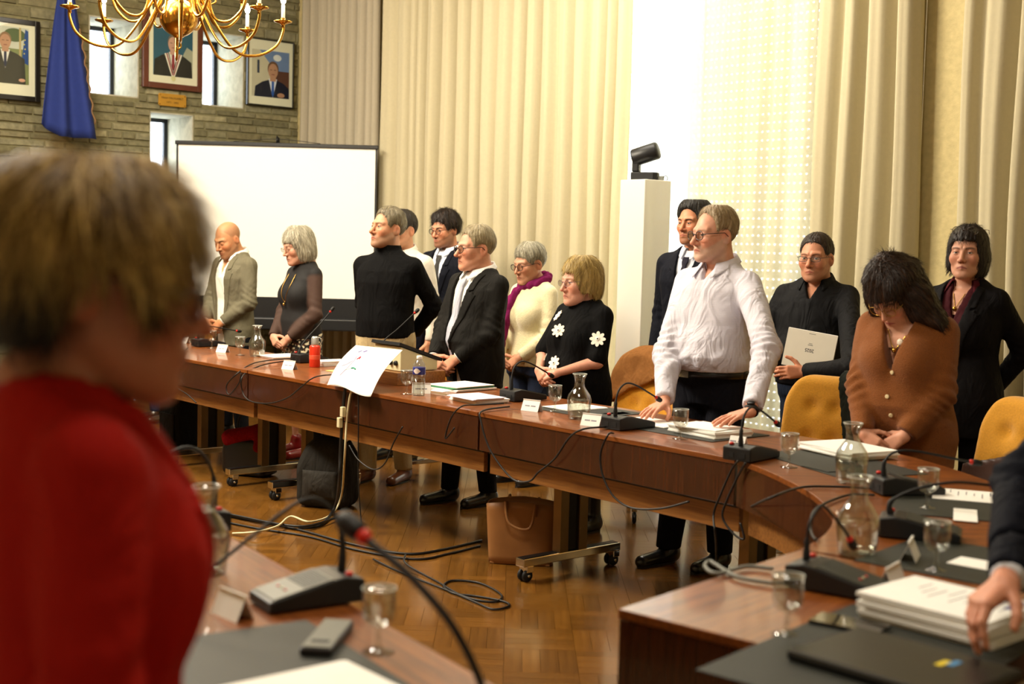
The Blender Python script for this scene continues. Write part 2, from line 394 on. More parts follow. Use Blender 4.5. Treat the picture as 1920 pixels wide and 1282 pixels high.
# --- remaining shell
room_obj(wall_mesh(True, U_STONE, U_END, 0, Z_CEIL, [], V_OPP - 0.2, V_OPP), 'wall_front', M['plaster'])
room_obj(wall_mesh(False, V_OPP, V_CURT, 0, Z_CEIL, [], U_END, U_END + 0.2), 'wall_left', M['plaster'])
room_obj(MB().box(U_STONE - 0.6, U_END + 0.2, V_OPP - 0.2, V_CURT + 0.3, Z_CEIL, Z_CEIL + 0.2), 'ceiling', mat('ceiling_paint', '#cfc6aa', 0.9, vary=0.03))
mb = MB(); mb.box(U_STONE + 0.0, U_STONE + 0.03, V_OPP, V_CURT, 0, 0.12); room_obj(mb, 'baseboard_back', wood('skirting', '#4b2a14', '#6a3f1f'))
mb = MB(); mb.box(U_STONE, UW0, V_CURT - 0.025, V_CURT, 0, 0.12); room_obj(mb, 'baseboard_right', wood('skirting_b', '#4b2a14', '#6a3f1f'))
# --- parquet floor: squares of four strips, alternating
floor = room_obj(MB().box(U_STONE, U_END, V_OPP, V_CURT, -0.06, -0.008), 'floor', mat('screed', '#3a2815', 0.8))
T = 0.28; SW = T / 4
def plank_mesh():
    g = 0.0002; e = 0.0005; x0, x1, y0, y1 = -T / 2 + g, T / 2 - g, -SW / 2 + g, SW / 2 - g
    vs = [(x0, y0, -0.008), (x1, y0, -0.008), (x1, y1, -0.008), (x0, y1, -0.008), (x0 + e, y0 + e, 0), (x1 - e, y0 + e, 0), (x1 - e, y1 - e, 0), (x0 + e, y1 - e, 0)]
    return vs, [(4, 5, 6, 7), (0, 1, 5, 4), (1, 2, 6, 5), (2, 3, 7, 6), (3, 0, 4, 7)]
pv, pf = plank_mesh(); pme = MB().add(pv, pf).mesh('plank'); pme.materials.append(M['floor'])
planks = []
for i in range(-40, 60):
    for j in range(2, 52):
        cx, cy = (i + 0.5) * T, (j + 0.5) * T; u, v = uv_of((cx, cy))
        if not (U_STONE < u < U_END and V_OPP < v < V_CURT): continue
        for k in range(4):
            o = (k - 1.5) * SW
            planks.append((cx, cy + o, 0) if (i + j) % 2 == 0 else (cx + o, cy, 1))
def px_of(p):
    d = np.array([p[0], p[1], p[2] - CAM_H]); w_ = d @ _f
    return 960 + FPX * (d @ _r) / w_, 641 - FPX * (d @ _u) / w_
def in_view(p):
    x, y = px_of((p[0], p[1], 0)); return 430 < x < 1420 and 880 < y < 1282
near = sorted([p for p in planks if in_view(p)], key=lambda p: p[1])[:300]; ns = set(near)
inv = floor.matrix_basis.inverted()
for p in near:
    o = link('plank', pme, None, floor); lc = inv @ Vector((p[0], p[1], 0)); o.location = lc; o.rotation_euler = (0, 0, -RA + (PI / 2 if p[2] else 0))
mb = MB(); tv = []
cs = {0: Matrix.Rotation(-RA, 4, 'Z'), 1: Matrix.Rotation(-RA + PI / 2, 4, 'Z')}
for p in planks:
    if p in ns: continue
    Mx = Matrix.Translation(inv @ Vector((p[0], p[1], 0))) @ cs[p[2]]
    mb.add([Mx @ Vector(q) for q in pv], pf); tv += [rnd.random()] * 5
o = mb.build('plank_field', M['floor'], floor); tone_attr(o.data, tv); o['kind'] = 'stuff'

# ================================================================ curtains
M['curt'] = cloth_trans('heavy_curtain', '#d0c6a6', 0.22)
M['curt_shade'] = cloth_trans('shade_toned_curtain', '#b7ad98', 0.12)  # curtain cloth greyed to stand in for the shadow it hangs in
M['sheer'] = cloth_trans('sheer_curtain', '#f4eed6', 0.62, 0.38)
def curtain(name, u0, u1, vmid, label, m, amp=0.07, per=0.18, z0=0.03, z1=4.5, seed=0, flare=0.0, cat='curtain'):
    r = random.Random(seed); L = u1 - u0; n = max(3, int(L / per)); xs = [0.0]
    for i in range(n): xs.append(xs[-1] + r.uniform(0.6, 1.5))
    xs = [x / xs[-1] * L for x in xs]; am = [r.uniform(0.55, 1.25) * amp for _ in xs]; ph = [r.uniform(-0.5, 0.5) for _ in xs]
    def fold(s):
        for i in range(n):
            if s <= xs[i + 1] + 1e-9: break
        t = (s - xs[i]) / (xs[i + 1] - xs[i]); A = am[i] * (1 - t) + am[i + 1] * t
        return A * (math.cos(2 * PI * t) * 0.8 + 0.28 * math.cos(4 * PI * t + ph[i]))
    o = empty(name, W(u0, vmid, z0), RA, label, cat)
    NU = max(24, int(L / 0.014)); NV = 14
    sway = [r.uniform(-0.02, 0.02) for _ in range(4)]
    def fn(a, b):
        s = a * L; zz = (z1 - z0) * b; dep = fold(s) * (0.75 + 0.35 * (1 - b))
        x = s + 0.018 * math.sin(9 * b + s * 7 + sway[0] * 60) * (1 - b) + flare * (1 - b) * (a - 0.5)
        return (x, dep, zz)
    MB().sheet(fn, NU, NV, thick=0.003).build('fabric', m, o)
    mb = MB(); mb.box(0, L, -0.02, 0.02, z1 - z0, z1 - z0 + 0.03); mb.build('rail', M['plaster'], o)
    return o
VC = V_CURT - 0.16
curtain('curtain', u_on(556, VC), u_on(701, VC + 0.04), VC + 0.04, 'greyish shaded curtain beside the stone wall corner', M['curt_shade'], seed=1, per=0.13)
curtain('curtain', u_on(706, VC), u_on(948, VC), VC, 'cream pleated curtain right of the projection screen', M['curt'], seed=2)
curtain('curtain', u_on(952, VC), u_on(1168, VC), VC, 'cream pleated curtain left of the white column', M['curt'], seed=5, per=0.15)
curtain('sheer_curtain', u_on(1174, VC + 0.03), u_on(1514, VC + 0.03), VC + 0.03, 'translucent sheer curtain glowing in front of the light slots', M['sheer'], seed=11, per=0.2, amp=0.035, cat='curtain')
curtain('curtain', u_on(1518, VC), u_on(1700, VC), VC, 'beige pleated curtain between glowing window and bare wallpaper strip', M['curt'], seed=4, per=0.16, flare=0.1)
curtain('curtain', u_on(1784, VC - 0.02), u_on(1985, VC - 0.02), VC - 0.02, 'beige curtain behind the person in the black jacket and maroon shirt', M['curt'], seed=8, per=0.15, z0=0.76)
# curtain cords over the wallpaper
for (xa, xb, lab) in ((1725, 1700, 'thin white pull cord hanging by the curtain edge'), (1738, 1712, 'thin pale pull cord hanging over the bare wallpaper')):
    p0 = on_v(xa, 10, V_CURT - 0.05); p1 = on_v(xb, 600, V_CURT - 0.05)
    d = (p1 - p0); q0 = p0 - d * 0.15; q1 = p0 + d * 1.3
    o = MB().tube([q0 - q1, (q0 + q1) / 2 - q1, Vector((0, 0, 0))], 0.0035, 6).build('pull_cord', M['paper'], None, q1); tag(o, lab, 'cord')
# radiator box under the right curtain
rb = empty('radiator_cover', W(u_on(1862, V_CURT - 0.1), V_CURT - 0.14, 0), RA, 'pale radiator cover below the curtain at the wall', 'radiator')
MB().box(0, 1.6, -0.12, 0.12, 0.0, 0.70).build('casing', M['plaster'], rb); MB().box(-0.01, 1.6, -0.14, 0.13, 0.70, 0.735).build('sill', M['plaster'], rb)
for k in range(14): MB().box(0.06 + k * 0.1, 0.12 + k * 0.1, -0.124, -0.118, 0.12, 0.6).build('grille_slot', M['frame_dark'], rb)
# ================================================================ tables
TZ = 0.78; AP = 0.185; TD = 0.75
def caster(mb, x, y):
    for s in (-1, 1):
        mb.lathe([(0, -0.009), (0.026, -0.009), (0.03, -0.004), (0.03, 0.004), (0.026, 0.009), (0, 0.009)], 14, Matrix.Translation((x + 0.017 * s, y, 0.030)) @ Matrix.Rotation(PI / 2, 4, 'Y'))
def t_leg(parent, x, y0, y1, zr, chrome='bronze'):
    """twin-column leg on a long foot with twin casters; foot runs along y"""
    yc = (y0 + y1) / 2
    c = MB(); c.box(x - 0.028, x + 0.028, yc - 0.09, yc - 0.035, 0.10, zr); c.box(x - 0.028, x + 0.028, yc + 0.035, yc + 0.09, 0.10, zr)
    lg = bevel(c.build('leg', M[chrome], parent), 0.003)
    MB().box(x - 0.014, x + 0.014, yc - 0.035, yc + 0.035, 0.12, zr).build('leg_infill', M['blackmetal'], lg)
    f = MB(); f.box(x - 0.03, x + 0.03, y0, y1, 0.075, 0.115); ft = bevel(f.build('foot', M['chrome'], parent), 0.004)
    MB().box(x - 0.022, x + 0.022, y0 + 0.01, y1 - 0.01, 0.1152, 0.117).build('foot_inlay', M['blackmetal'], ft)
    for y in (y0 + 0.035, y1 - 0.035):
        k = MB(); caster(k, x, y); cs_ = k.build('caster', M['rubber'], ft)
        h = MB(); h.box(x - 0.03, x + 0.03, y - 0.012, y + 0.03, 0.045, 0.077); h.tube([(x - 0.034, y, 0.03), (x + 0.034, y, 0.03)], 0.008, 8); bevel(h.build('caster_fork', M['chrome'], cs_), 0.004)
def straight_table(u0, u1, legs, label, rot=RA, org=None, depth=TD, ends=(True, True)):
    L = u1 - u0
    t = empty('conference_table', org if org is not None else W(u0, 0, 0), rot, label, 'table')
    g = 0.003
    bevel(MB().box(g, L - g, 0, depth, TZ - 0.022, TZ).build('tabletop', M['table'], t), 0.0025)
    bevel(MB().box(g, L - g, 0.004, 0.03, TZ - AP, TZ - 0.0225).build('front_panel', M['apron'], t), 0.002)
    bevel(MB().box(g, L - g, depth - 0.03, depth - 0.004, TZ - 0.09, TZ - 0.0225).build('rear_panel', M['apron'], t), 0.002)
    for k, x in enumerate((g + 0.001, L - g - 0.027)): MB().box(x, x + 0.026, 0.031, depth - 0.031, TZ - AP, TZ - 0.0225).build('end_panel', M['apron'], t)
    MB().box(0.02, L - 0.02, 0.05, 0.10, TZ - AP - 0.018, TZ - AP + 0.02).build('shadow_strip', M['blackmetal'], t)  # black strip standing in for the shadow gap below the front panel
    bevel(MB().box(0.02, L - 0.02, 0.06, 0.085, TZ - AP - 0.115, TZ - AP - 0.018).build('under_rail', M['rail'], t), 0.002)
    for x in legs: t_leg(t, x, 0.05, 0.69, TZ - AP - 0.02)
    return t
straight_table(-1.594, -0.004, (0.27, 1.42), 'long conference table section with a tan tote bag beside its leg')
straight_table(-3.86, -1.602, (0.2,), 'long conference table section carrying the red flask and the draped drawing')
straight_table(-5.9, -3.868, (0.85, 1.7), 'far conference table section where the person in the grey suit stands')
# curved corner piece and right arm
CX = [(0.883, 5.017), (0.945, 4.80), (0.99, 4.56), (1.018, 4.30), (1.0, 3.98), (0.92, 3.72), (0.795, 3.495)]
inner = [Vector((x, y, 0)) for x, y in CX]
def offs(poly, d):
    out = []
    for i, p in enumerate(poly):
        a = poly[max(i - 1, 0)]; b = poly[min(i + 1, len(poly) - 1)]; t = (b - a).normalized(); out.append(p + Vector((-t.y, t.x, 0)) * d)
    return out
inner = spline(inner, 5); c0 = inner[0].copy(); org = c0.copy()
back = offs(inner, TD); back[0] = W(0, TD); ap_in = offs(inner, 0.03); r0 = offs(inner, 0.06); r1 = offs(inner, 0.085)
ct = empty('conference_table', org, 0, 'curved corner section joining the long table and the right arm', 'table')
loc = lambda P: [(p - org) for p in P]
ctop = bevel(MB().prism(loc(inner) + loc(back)[::-1], TZ - 0.022, TZ).build('tabletop', M['table'], ct), 0.0025)
MB().prism(loc(offs(inner, 0.004)) + loc(ap_in)[::-1], TZ - AP, TZ - 0.0225, smooth=False).build('front_panel', M['apron'], ct)
MB().prism(loc(offs(inner, TD - 0.03)) + loc(offs(inner, TD - 0.006))[::-1], TZ - 0.09, TZ - 0.0225).build('rear_panel', M['apron'], ct)
MB().prism(loc(r0) + loc(r1)[::-1], TZ - AP - 0.115, TZ - AP - 0.001).build('under_rail', M['rail'], ct)
a0 = inner[5] - org; t_leg_dir = math.atan2(E2[1], E2[0])
cl = MB(); px_, py_ = (W(0.12, 0.36) - org).x, (W(0.12, 0.36) - org).y
R_ = Matrix.Translation((px_, py_, 0)) @ Matrix.Rotation(RA, 4, 'Z')
cl.box(-0.028, 0.028, -0.09, -0.035, 0.10, TZ - AP - 0.02, R_).box(-0.028, 0.028, 0.035, 0.09, 0.10, TZ - AP - 0.02, R_); cl.build('leg', M['bronze'], ct)
MB().box(-0.03, 0.03, -0.3, 0.3, 0.0, 0.115, R_).build('foot', M['chrome'], ct)
# right arm: ends near the camera
NC = Vector((0.25, 2.86, 0)); NB = Vector((0.795, 3.495, 0)); d = (NB - NC); LA = d.length; ang = math.atan2(-d.y, -d.x)
# local x from NB to NC, y (left of travel) must point outwards
rt = straight_table(0, LA, (0.42,), 'near end of the right table arm with the thick paper stack', rot=ang, org=NB, depth=TD)
# left foreground table: far edge runs (-0.78,3.61) -> (0.04,2.34)
LF = Vector((0.42, 1.66, 0)); LB = Vector((-1.42, 4.52, 0)); d = LB - LF; ang2 = math.atan2(d.y, d.x)
lt = straight_table(0, d.length, (0.6, d.length - 0.5), 'foreground table in front of the person in the red jacket', rot=ang2, org=LF, depth=0.62)
# ================================================================ people: bodies and clothes grown from distance fields
F32 = np.float32
def grid(lo, hi, h):
    ax = [np.arange(lo[i] - 2 * h, hi[i] + 3 * h, h, dtype=F32) for i in range(3)]
    X, Y, Z = np.meshgrid(*ax, indexing='ij', sparse=True)
    return X, Y, Z, (float(ax[0][0]), float(ax[1][0]), float(ax[2][0]))
def surfnet(D, org, h):
    nx, ny, nz = D.shape; S = D < 0
    cs = np.zeros((nx - 1, ny - 1, nz - 1), np.uint8)
    for i in (0, 1):
        for j in (0, 1):
            for k in (0, 1): cs += S[i:nx - 1 + i, j:ny - 1 + j, k:nz - 1 + k]
    act = np.argwhere((cs > 0) & (cs < 8))
    if len(act) == 0: return np.zeros((0, 3)), np.zeros((0, 4), int)
    idx = -np.ones((nx - 1, ny - 1, nz - 1), np.int32); idx[act[:, 0], act[:, 1], act[:, 2]] = np.arange(len(act))
    c = np.empty((len(act), 8), F32); o8 = [(i, j, k) for i in (0, 1) for j in (0, 1) for k in (0, 1)]
    for n, (i, j, k) in enumerate(o8): c[:, n] = D[act[:, 0] + i, act[:, 1] + j, act[:, 2] + k]
    sm = np.zeros((len(act), 3), F32); ct = np.zeros(len(act), F32)
    for a in range(8):
        for b in range(a + 1, 8):
            df = [o8[b][q] - o8[a][q] for q in range(3)]
            if sum(abs(x) for x in df) != 1: continue
            m = (c[:, a] < 0) != (c[:, b] < 0)
            t = np.where(m, c[:, a] / (c[:, a] - c[:, b] + 1e-12), 0)
            for q in range(3): sm[:, q] += np.where(m, o8[a][q] + t * df[q], 0)
            ct += m
    V = (act + sm / ct[:, None]) * h + np.array(org)
    quads = []
    for ax in range(3):
        sl0 = [slice(None)] * 3; sl1 = [slice(None)] * 3; sl0[ax] = slice(0, -1); sl1[ax] = slice(1, None)
        s0 = S[tuple(sl0)]; s1 = S[tuple(sl1)]; e = np.argwhere(s0 != s1)
        b, c_ = [(1, 2), (2, 0), (0, 1)][ax]
        ok = (e[:, b] > 0) & (e[:, c_] > 0) & (e[:, b] < D.shape[b] - 1) & (e[:, c_] < D.shape[c_] - 1); e = e[ok]
        fl = s0[e[:, 0], e[:, 1], e[:, 2]]
        def cell(db, dc):
            q = e.copy(); q[:, b] += db; q[:, c_] += dc; return idx[q[:, 0], q[:, 1], q[:, 2]]
        Q = np.stack([cell(-1, -1), cell(0, -1), cell(0, 0), cell(-1, 0)], 1)
        Q = np.where(fl[:, None], Q, Q[:, ::-1]); quads.append(Q[(Q >= 0).all(1)])
    return V.astype(np.float64), np.concatenate(quads)
def np_mesh(name, V, Q, col=None):
    me = bpy.data.meshes.new(name); me.vertices.add(len(V)); me.vertices.foreach_set('co', V.ravel())
    me.loops.add(Q.size); me.loops.foreach_set('vertex_index', Q.ravel().astype(np.int32)); me.polygons.add(len(Q))
    me.polygons.foreach_set('loop_start', np.arange(0, Q.size, 4, dtype=np.int32)); me.polygons.foreach_set('loop_total', np.full(len(Q), 4, np.int32))
    me.polygons.foreach_set('use_smooth', np.ones(len(Q), bool)); me.update(calc_edges=True); me.validate()
    if col is not None:
        a = me.attributes.new('Col', 'FLOAT_COLOR', 'POINT'); a.data.foreach_set('color', np.concatenate([col, np.ones((len(col), 1))], 1).astype(F32).ravel())
    return me
def smin(a, b, k): h = np.clip(0.5 + 0.5 * (b - a) / k, 0, 1); return b + (a - b) * h - k * h * (1 - h)
def smax(a, b, k): return -smin(-a, -b, k)
def rc(P, a, b, ra, rb):
    a = [F32(x) for x in a]; b = [F32(x) for x in b]; d = [b[i] - a[i] for i in range(3)]; dd = sum(x * x for x in d) + F32(1e-9)
    q = [P[i] - a[i] for i in range(3)]; t = np.clip((q[0] * d[0] + q[1] * d[1] + q[2] * d[2]) / dd, 0, 1)
    return np.sqrt((q[0] - d[0] * t) ** 2 + (q[1] - d[1] * t) ** 2 + (q[2] - d[2] * t) ** 2) - (F32(ra) + F32(rb - ra) * t)
def ell(P, c, r):
    q = [(P[i] - F32(c[i])) / F32(r[i]) for i in range(3)]; k0 = np.sqrt(q[0] ** 2 + q[1] ** 2 + q[2] ** 2)
    k1 = np.sqrt((q[0] / F32(r[0])) ** 2 + (q[1] / F32(r[1])) ** 2 + (q[2] / F32(r[2])) ** 2) + F32(1e-6)
    return k0 * (k0 - 1) / k1
def loft(P, prof, grow=0.0, ztop=None, zbot=None):
    z = P[2]; zs = prof[0]
    a, b, cy = [np.interp(z, zs, prof[i]).astype(F32) for i in (1, 2, 3)]
    a = a + F32(grow); b = b + F32(grow); x = P[0] / a; y = (P[1] - cy) / b
    k0 = (np.abs(x) ** 2.3 + np.abs(y) ** 2.3) ** (1 / 2.3); k1 = np.sqrt((x / a) ** 2 + (y / b) ** 2) + F32(1e-6)
    d = k0 * (k0 - 1) / k1
    if ztop is not None: d = smax(d, z - F32(ztop), 0.02)
    if zbot is not None: d = np.maximum(d, F32(zbot) - z)
    return d
def wav(P, seed, f, n=5, an=(1, 1, 1)):
    r = np.random.RandomState(seed); s = 0
    for i in range(n):
        d = r.normal(size=3) * np.array(an); d = d / np.linalg.norm(d) * f * r.uniform(0.6, 1.5)
        s = s + np.sin(P[0] * F32(d[0]) + P[1] * F32(d[1]) + P[2] * F32(d[2]) + F32(r.uniform(0, 6.28)))
    return s / n
def rotm(yaw=0, pitch=0, roll=0):
    """head turn: yaw>0 to the person's left, pitch>0 nods down"""
    return np.array(Euler((math.radians(pitch), math.radians(roll), math.radians(yaw)), 'YXZ').to_matrix())
def xf(P, R, c, s):
    q = [(P[i] - F32(c[i])) / F32(s) for i in range(3)]
    return [R[0][i].astype(F32) * q[0] + R[1][i].astype(F32) * q[1] + R[2][i].astype(F32) * q[2] for i in range(3)]
def frame(f, b):
    f = np.array(f, float); f /= np.linalg.norm(f); b = np.array(b, float); b -= f * (b @ f); b /= np.linalg.norm(b)
    return np.stack([f, np.cross(b, f), b], 1)      # columns: fingers, thumb side, back of the hand
SKULL = ((0, 0.016, 0.042), (0.0745, 0.094, 0.087))
def head_sdf(q, hp):
    fem = hp.get('fem', 0); jw = hp.get('jaw', 1.0) * (0.93 if fem else 1.0); fat = hp.get('fat', 0.0)
    ax = [np.abs(q[0]), q[1], q[2]]
    d = ell(q, *SKULL)
    d = smin(d, ell(q, (0, -0.026, -0.018), (0.062 + fat * 0.4, 0.066, 0.088)), 0.035)
    d = smin(d, ell(q, (0, -0.040, -0.072), (0.047 * jw + fat, 0.047, 0.036)), 0.03)
    d = smin(d, rc(ax, (0.052 * jw + fat * .6, 0.0, -0.045), (0.016, -0.074, -0.094), 0.016, 0.014), 0.03)
    d = smin(d, ell(q, (0, -0.080, -0.096), (0.018, 0.016, 0.014)), 0.02)
    d = smin(d, ell(ax, (0.040 + fat * .5, -0.064, -0.018), (0.024, 0.024, 0.026)), 0.022)
    d = smin(d, rc(ax, (0.010, -0.088, 0.030), (0.044, -0.070, 0.030), 0.0105 if not fem else 0.008, 0.010), 0.016)
    d = smax(d, -ell(ax, (0.031, -0.104, 0.010), (0.019, 0.020, 0.0135)), 0.014)
    nl = hp.get('nose', 1.0)
    d = smin(d, rc(q, (0, -0.089, 0.016), (0, -0.098 - 0.017 * nl, -0.026), 0.0072, 0.0105 * nl), 0.011)
    d = smin(d, ell(ax, (0.0115, -0.098, -0.030), (0.0085, 0.011, 0.0085)), 0.008)
    d = smin(d, ell(q, (0, -0.082, -0.058), (0.028, 0.016, 0.020)), 0.014)
    lo = hp.get('lips', 1.0); cv = 0.0035 * hp.get('frown', 0.6)
    d = smin(d, rc(ax, (0.0, -0.0985, -0.0535), (0.021, -0.088, -0.0565 - cv), 0.0048 * lo, 0.003), 0.005)
    d = smin(d, rc(ax, (0.0, -0.0975, -0.0655), (0.019, -0.088, -0.0625 - cv), 0.0058 * lo, 0.003), 0.006)
    ld = hp.get('lid', 0.0022)
    e = ell(ax, (0.031, -0.0775, 0.0095), (0.0150, 0.0145, 0.0145))
    d = smin(d, smax(e, (F32(ld) + F32(0.0095) - q[2]) - 0.15 * (q[1] + F32(0.09)), 0.002), 0.004)
    d = smin(d, smax(ell(ax, (0.031, -0.0775, 0.0095), (0.0148, 0.014, 0.0142)), q[2] - F32(0.0095 - 0.0046), 0.002), 0.005)
    ear = ell(xf(ax, rotm(-18, 0, 0), (0.0765, 0.016, -0.002), 1), (0, 0, 0), (0.0085, 0.020, 0.032))
    ear = smax(ear, -ell(ax, (0.089, 0.011, 0.002), (0.010, 0.011, 0.019)), 0.005)
    d = smin(d, ear, 0.008)
    return d
def head_col(V, hp):
    """skin tones in the head's own frame"""
    sk = np.array(srgb(hp['skin'])); x, y, z = np.abs(V[:, 0]), V[:, 1], V[:, 2]; C = np.tile(sk, (len(V), 1))
    def mixc(m, c): C[:] = C * (1 - m[:, None]) + np.array(c)[None] * m[:, None]
    g = lambda v, s: np.exp(-(v / s) ** 2)
    red = sk * np.array([1.08, 0.66, 0.56])
    mixc(0.45 * g(x - 0.045, 0.022) * g(z + 0.022, 0.022) * (y < -0.03), red)
    mixc(0.5 * g(x, 0.013) * g(z + 0.030, 0.012) * (y < -0.09), red)
    mixc(0.45 * (x > 0.072) * g(y - 0.012, 0.03) * g(z, 0.04), red)
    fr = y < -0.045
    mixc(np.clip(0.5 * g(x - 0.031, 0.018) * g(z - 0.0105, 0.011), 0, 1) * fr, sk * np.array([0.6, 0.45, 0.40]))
    bw = hp.get('brow'); lip = np.array(srgb(hp.get('lipc', '#a5574a')))
    if bw:
        zb = 0.0305 - 0.0035 * ((x - 0.034) / 0.018) ** 2
        mixc(hp.get('browk', 0.85) * (np.clip(1.6 - np.abs(z - zb) / 0.0036, 0, 1)) * np.clip((0.054 - x) / 0.008, 0, 1) * np.clip((x - 0.010) / 0.006, 0, 1) * fr, srgb(bw))
    cv = 0.0035 * hp.get('frown', 0.6)
    zl = -0.0595 - cv * (x / 0.021) ** 2
    mixc(0.85 * np.clip(1.5 - np.abs(z - zl) / (0.0062 * np.clip(1.1 - x / 0.030, 0.1, 1)), 0, 1) * np.clip((0.026 - x) / 0.005, 0, 1) * (y < -0.078), lip)
    mixc(0.75 * np.clip(1 - np.abs(z - zl) / 0.0022, 0, 1) * np.clip((0.026 - x) / 0.005, 0, 1) * (y < -0.078), lip * 0.28)  # shade of the crease between the lips, painted into the colour
    mixc(0.7 * g(x - 0.007, 0.004) * g(z + 0.0385, 0.003) * (y < -0.095), sk * 0.22)  # nostril shade, painted into the colour
    # upper lash line
    mixc(0.75 * np.clip(1 - np.abs(z - 0.0095 - hp.get('lid', 0.0022)) / 0.0022, 0, 1) * np.clip((0.0135 - np.abs(x - 0.031)) / 0.004, 0, 1) * (y < -0.07), sk * 0.12)
    if hp.get('beard'):
        bc, k = hp['beard']; edge = -0.048 + 0.045 * np.clip((y + 0.085) / 0.085, 0, 1.2)
        m = np.clip((edge - z) / 0.012, 0, 1) * np.clip((0.03 - y) / 0.02, 0, 1)
        mus = np.clip(1.5 - np.abs(z + 0.047) / 0.008, 0, 1) * np.clip((0.032 - x) / 0.008, 0, 1) * (y < -0.07)
        m = np.maximum(m, mus); lipm = np.clip(1.4 - np.abs(z - zl) / 0.008, 0, 1) * np.clip((0.026 - x) / 0.005, 0, 1)
        mixc(k * m * (1 - lipm) * (z > -0.125), srgb(bc))
    if hp.get('scalp'):
        sc_, k = hp['scalp']; zm = np.interp(y, [-0.09, -0.05, -0.02, 0.02, 0.1], [0.12, 0.085, 0.03, 0.015, -0.05])
        mixc(k * np.clip((z - zm) / 0.015, 0, 1) * np.clip((0.115 - z - 0.2 * np.clip(-y, 0, 1)) / 0.03, 0, 1), srgb(sc_))
    return np.clip(C, 0, 1)
def eyeball(hp, R, c, s):
    Vs, Fs, Cs = [], [], []; nseg, nr = 14, 10; iris = np.array(srgb(hp.get('eye', '#4a3524')))
    gz = np.array([hp.get('gx', 0.0), -1.0, hp.get('gz', 0.0)]); gz /= np.linalg.norm(gz)
    for sd in (-1, 1):
        b = len(Vs); ce = np.array([0.031 * sd, -0.0772, 0.0095])
        for i in range(nr + 1):
            th = PI * i / nr
            for k in range(nseg):
                a = 2 * PI * k / nseg; n = np.array([math.sin(th) * math.cos(a), -math.cos(th), math.sin(th) * math.sin(a)])
                Vs.append(R @ ((ce + n * 0.0128) * s) + c); dt = math.acos(np.clip(n @ gz, -1, 1))
                Cs.append((0.004, 0.004, 0.004) if dt < 0.22 else (iris if dt < 0.5 else (0.55, 0.50, 0.46)))
        for i in range(nr):
            for k in range(nseg): Fs.append((b + i * nseg + k, b + i * nseg + (k + 1) % nseg, b + (i + 1) * nseg + (k + 1) % nseg, b + (i + 1) * nseg + k))
    return np.array(Vs), np.array(Fs), np.array(Cs)
def strands(phi, z, y, seed):
    r = np.random.RandomState(seed * 7 + 1); s = 0
    for f in (9, 17, 26, 41, 63):
        s = s + np.sin(phi * (f * r.uniform(.8, 1.2)) + r.uniform(0, 6) + (2.5 * np.sin(z * r.uniform(15, 45) + r.uniform(0, 6)) + y * r.uniform(-60, 60)))
    return s / 2.6
def hair_sdf(q, hs):
    st = hs['style']; t = hs.get('t', 0.014); ax = [np.abs(q[0]), q[1], q[2]]
    lump = hs.get('lump', 0.0); seed = hs.get('seed', 1)
    if st == 'short' and hs.get('taper', 1):
        pr0 = np.array(hs['edge']); z_0 = np.interp(q[1], pr0[:, 0], pr0[:, 1]).astype(F32); gr = np.clip((q[2] - z_0) / F32(hs.get('tl', 0.07)), 0, 1); gr = np.sqrt(gr) * F32(0.85) + F32(0.15)
        d = ell(q, (0, 0.017, 0.043), (0.0755, 0.095, 0.0875)) - gr * F32(t) * (F32(hs.get('side', 0.7)) + F32(hs.get('top', 1.1) - hs.get('side', 0.7)) * np.clip(q[2] / F32(0.12), 0, 1))
    else: d = ell(q, (0, 0.018, 0.045 + hs.get('lift', 0.0)), (0.0765 + t * hs.get('side', 0.8), 0.0955 + t, 0.087 + t * hs.get('top', 1.1)))
    if st in ('bob', 'long', 'bobshort', 'fg'):
        L = hs.get('len', 0.11)
        d = smin(d, ell(q, (0, 0.028, 0.02 - L * 0.42), (0.080 + t * 1.1, 0.078 + t, 0.06 + L * 0.5)), 0.03)
    if st == 'long':
        for (a, b, ra, rb) in hs['locks']: d = smin(d, rc(q, a, b, ra, rb), 0.03)
    phi = np.arctan2(q[0], q[1] - F32(0.02)); rr = hs.get('groove', 0.0018)
    zz = q[2] + 0 * q[0]
    d = d + F32(rr) * strands(phi, zz, q[1] + 0 * q[0], seed).astype(F32)
    if lump: d = d + F32(lump) * wav(q, seed, hs.get('lfreq', 95), 6)
    pr = np.array(hs['edge']); zm = np.interp(q[1], pr[:, 0], pr[:, 1]).astype(F32) + F32(hs.get('jag', 0.0025)) * (np.sin(phi * 23 + seed) + np.sin(phi * 41 + 2 * seed) + np.sin(phi * 11)).astype(F32) * F32(0.7)
    if 'part' in hs: zm = zm + F32(hs['part']) * q[0]
    if 'temple' in hs:   # receding temples
        tx, tz = hs['temple']; zm = zm + F32(tz) * np.exp(-((ax[0] - F32(tx)) / F32(0.018)) ** 2) * (q[1] < -0.02)
    d = smax(d, (zm - q[2]) * F32(0.75), 0.008)
    if hs.get('face', 1) and st in ('bob', 'long', 'bobshort', 'fg'):
        fw = hs.get('fw', 0.058)
        d = smax(d, -smax(smax(ax[0] - F32(fw), q[1] + F32(hs.get('fy', 0.035)), 0.01), q[2] - F32(hs.get('fz', 0.045)), 0.01), 0.012)
    return d
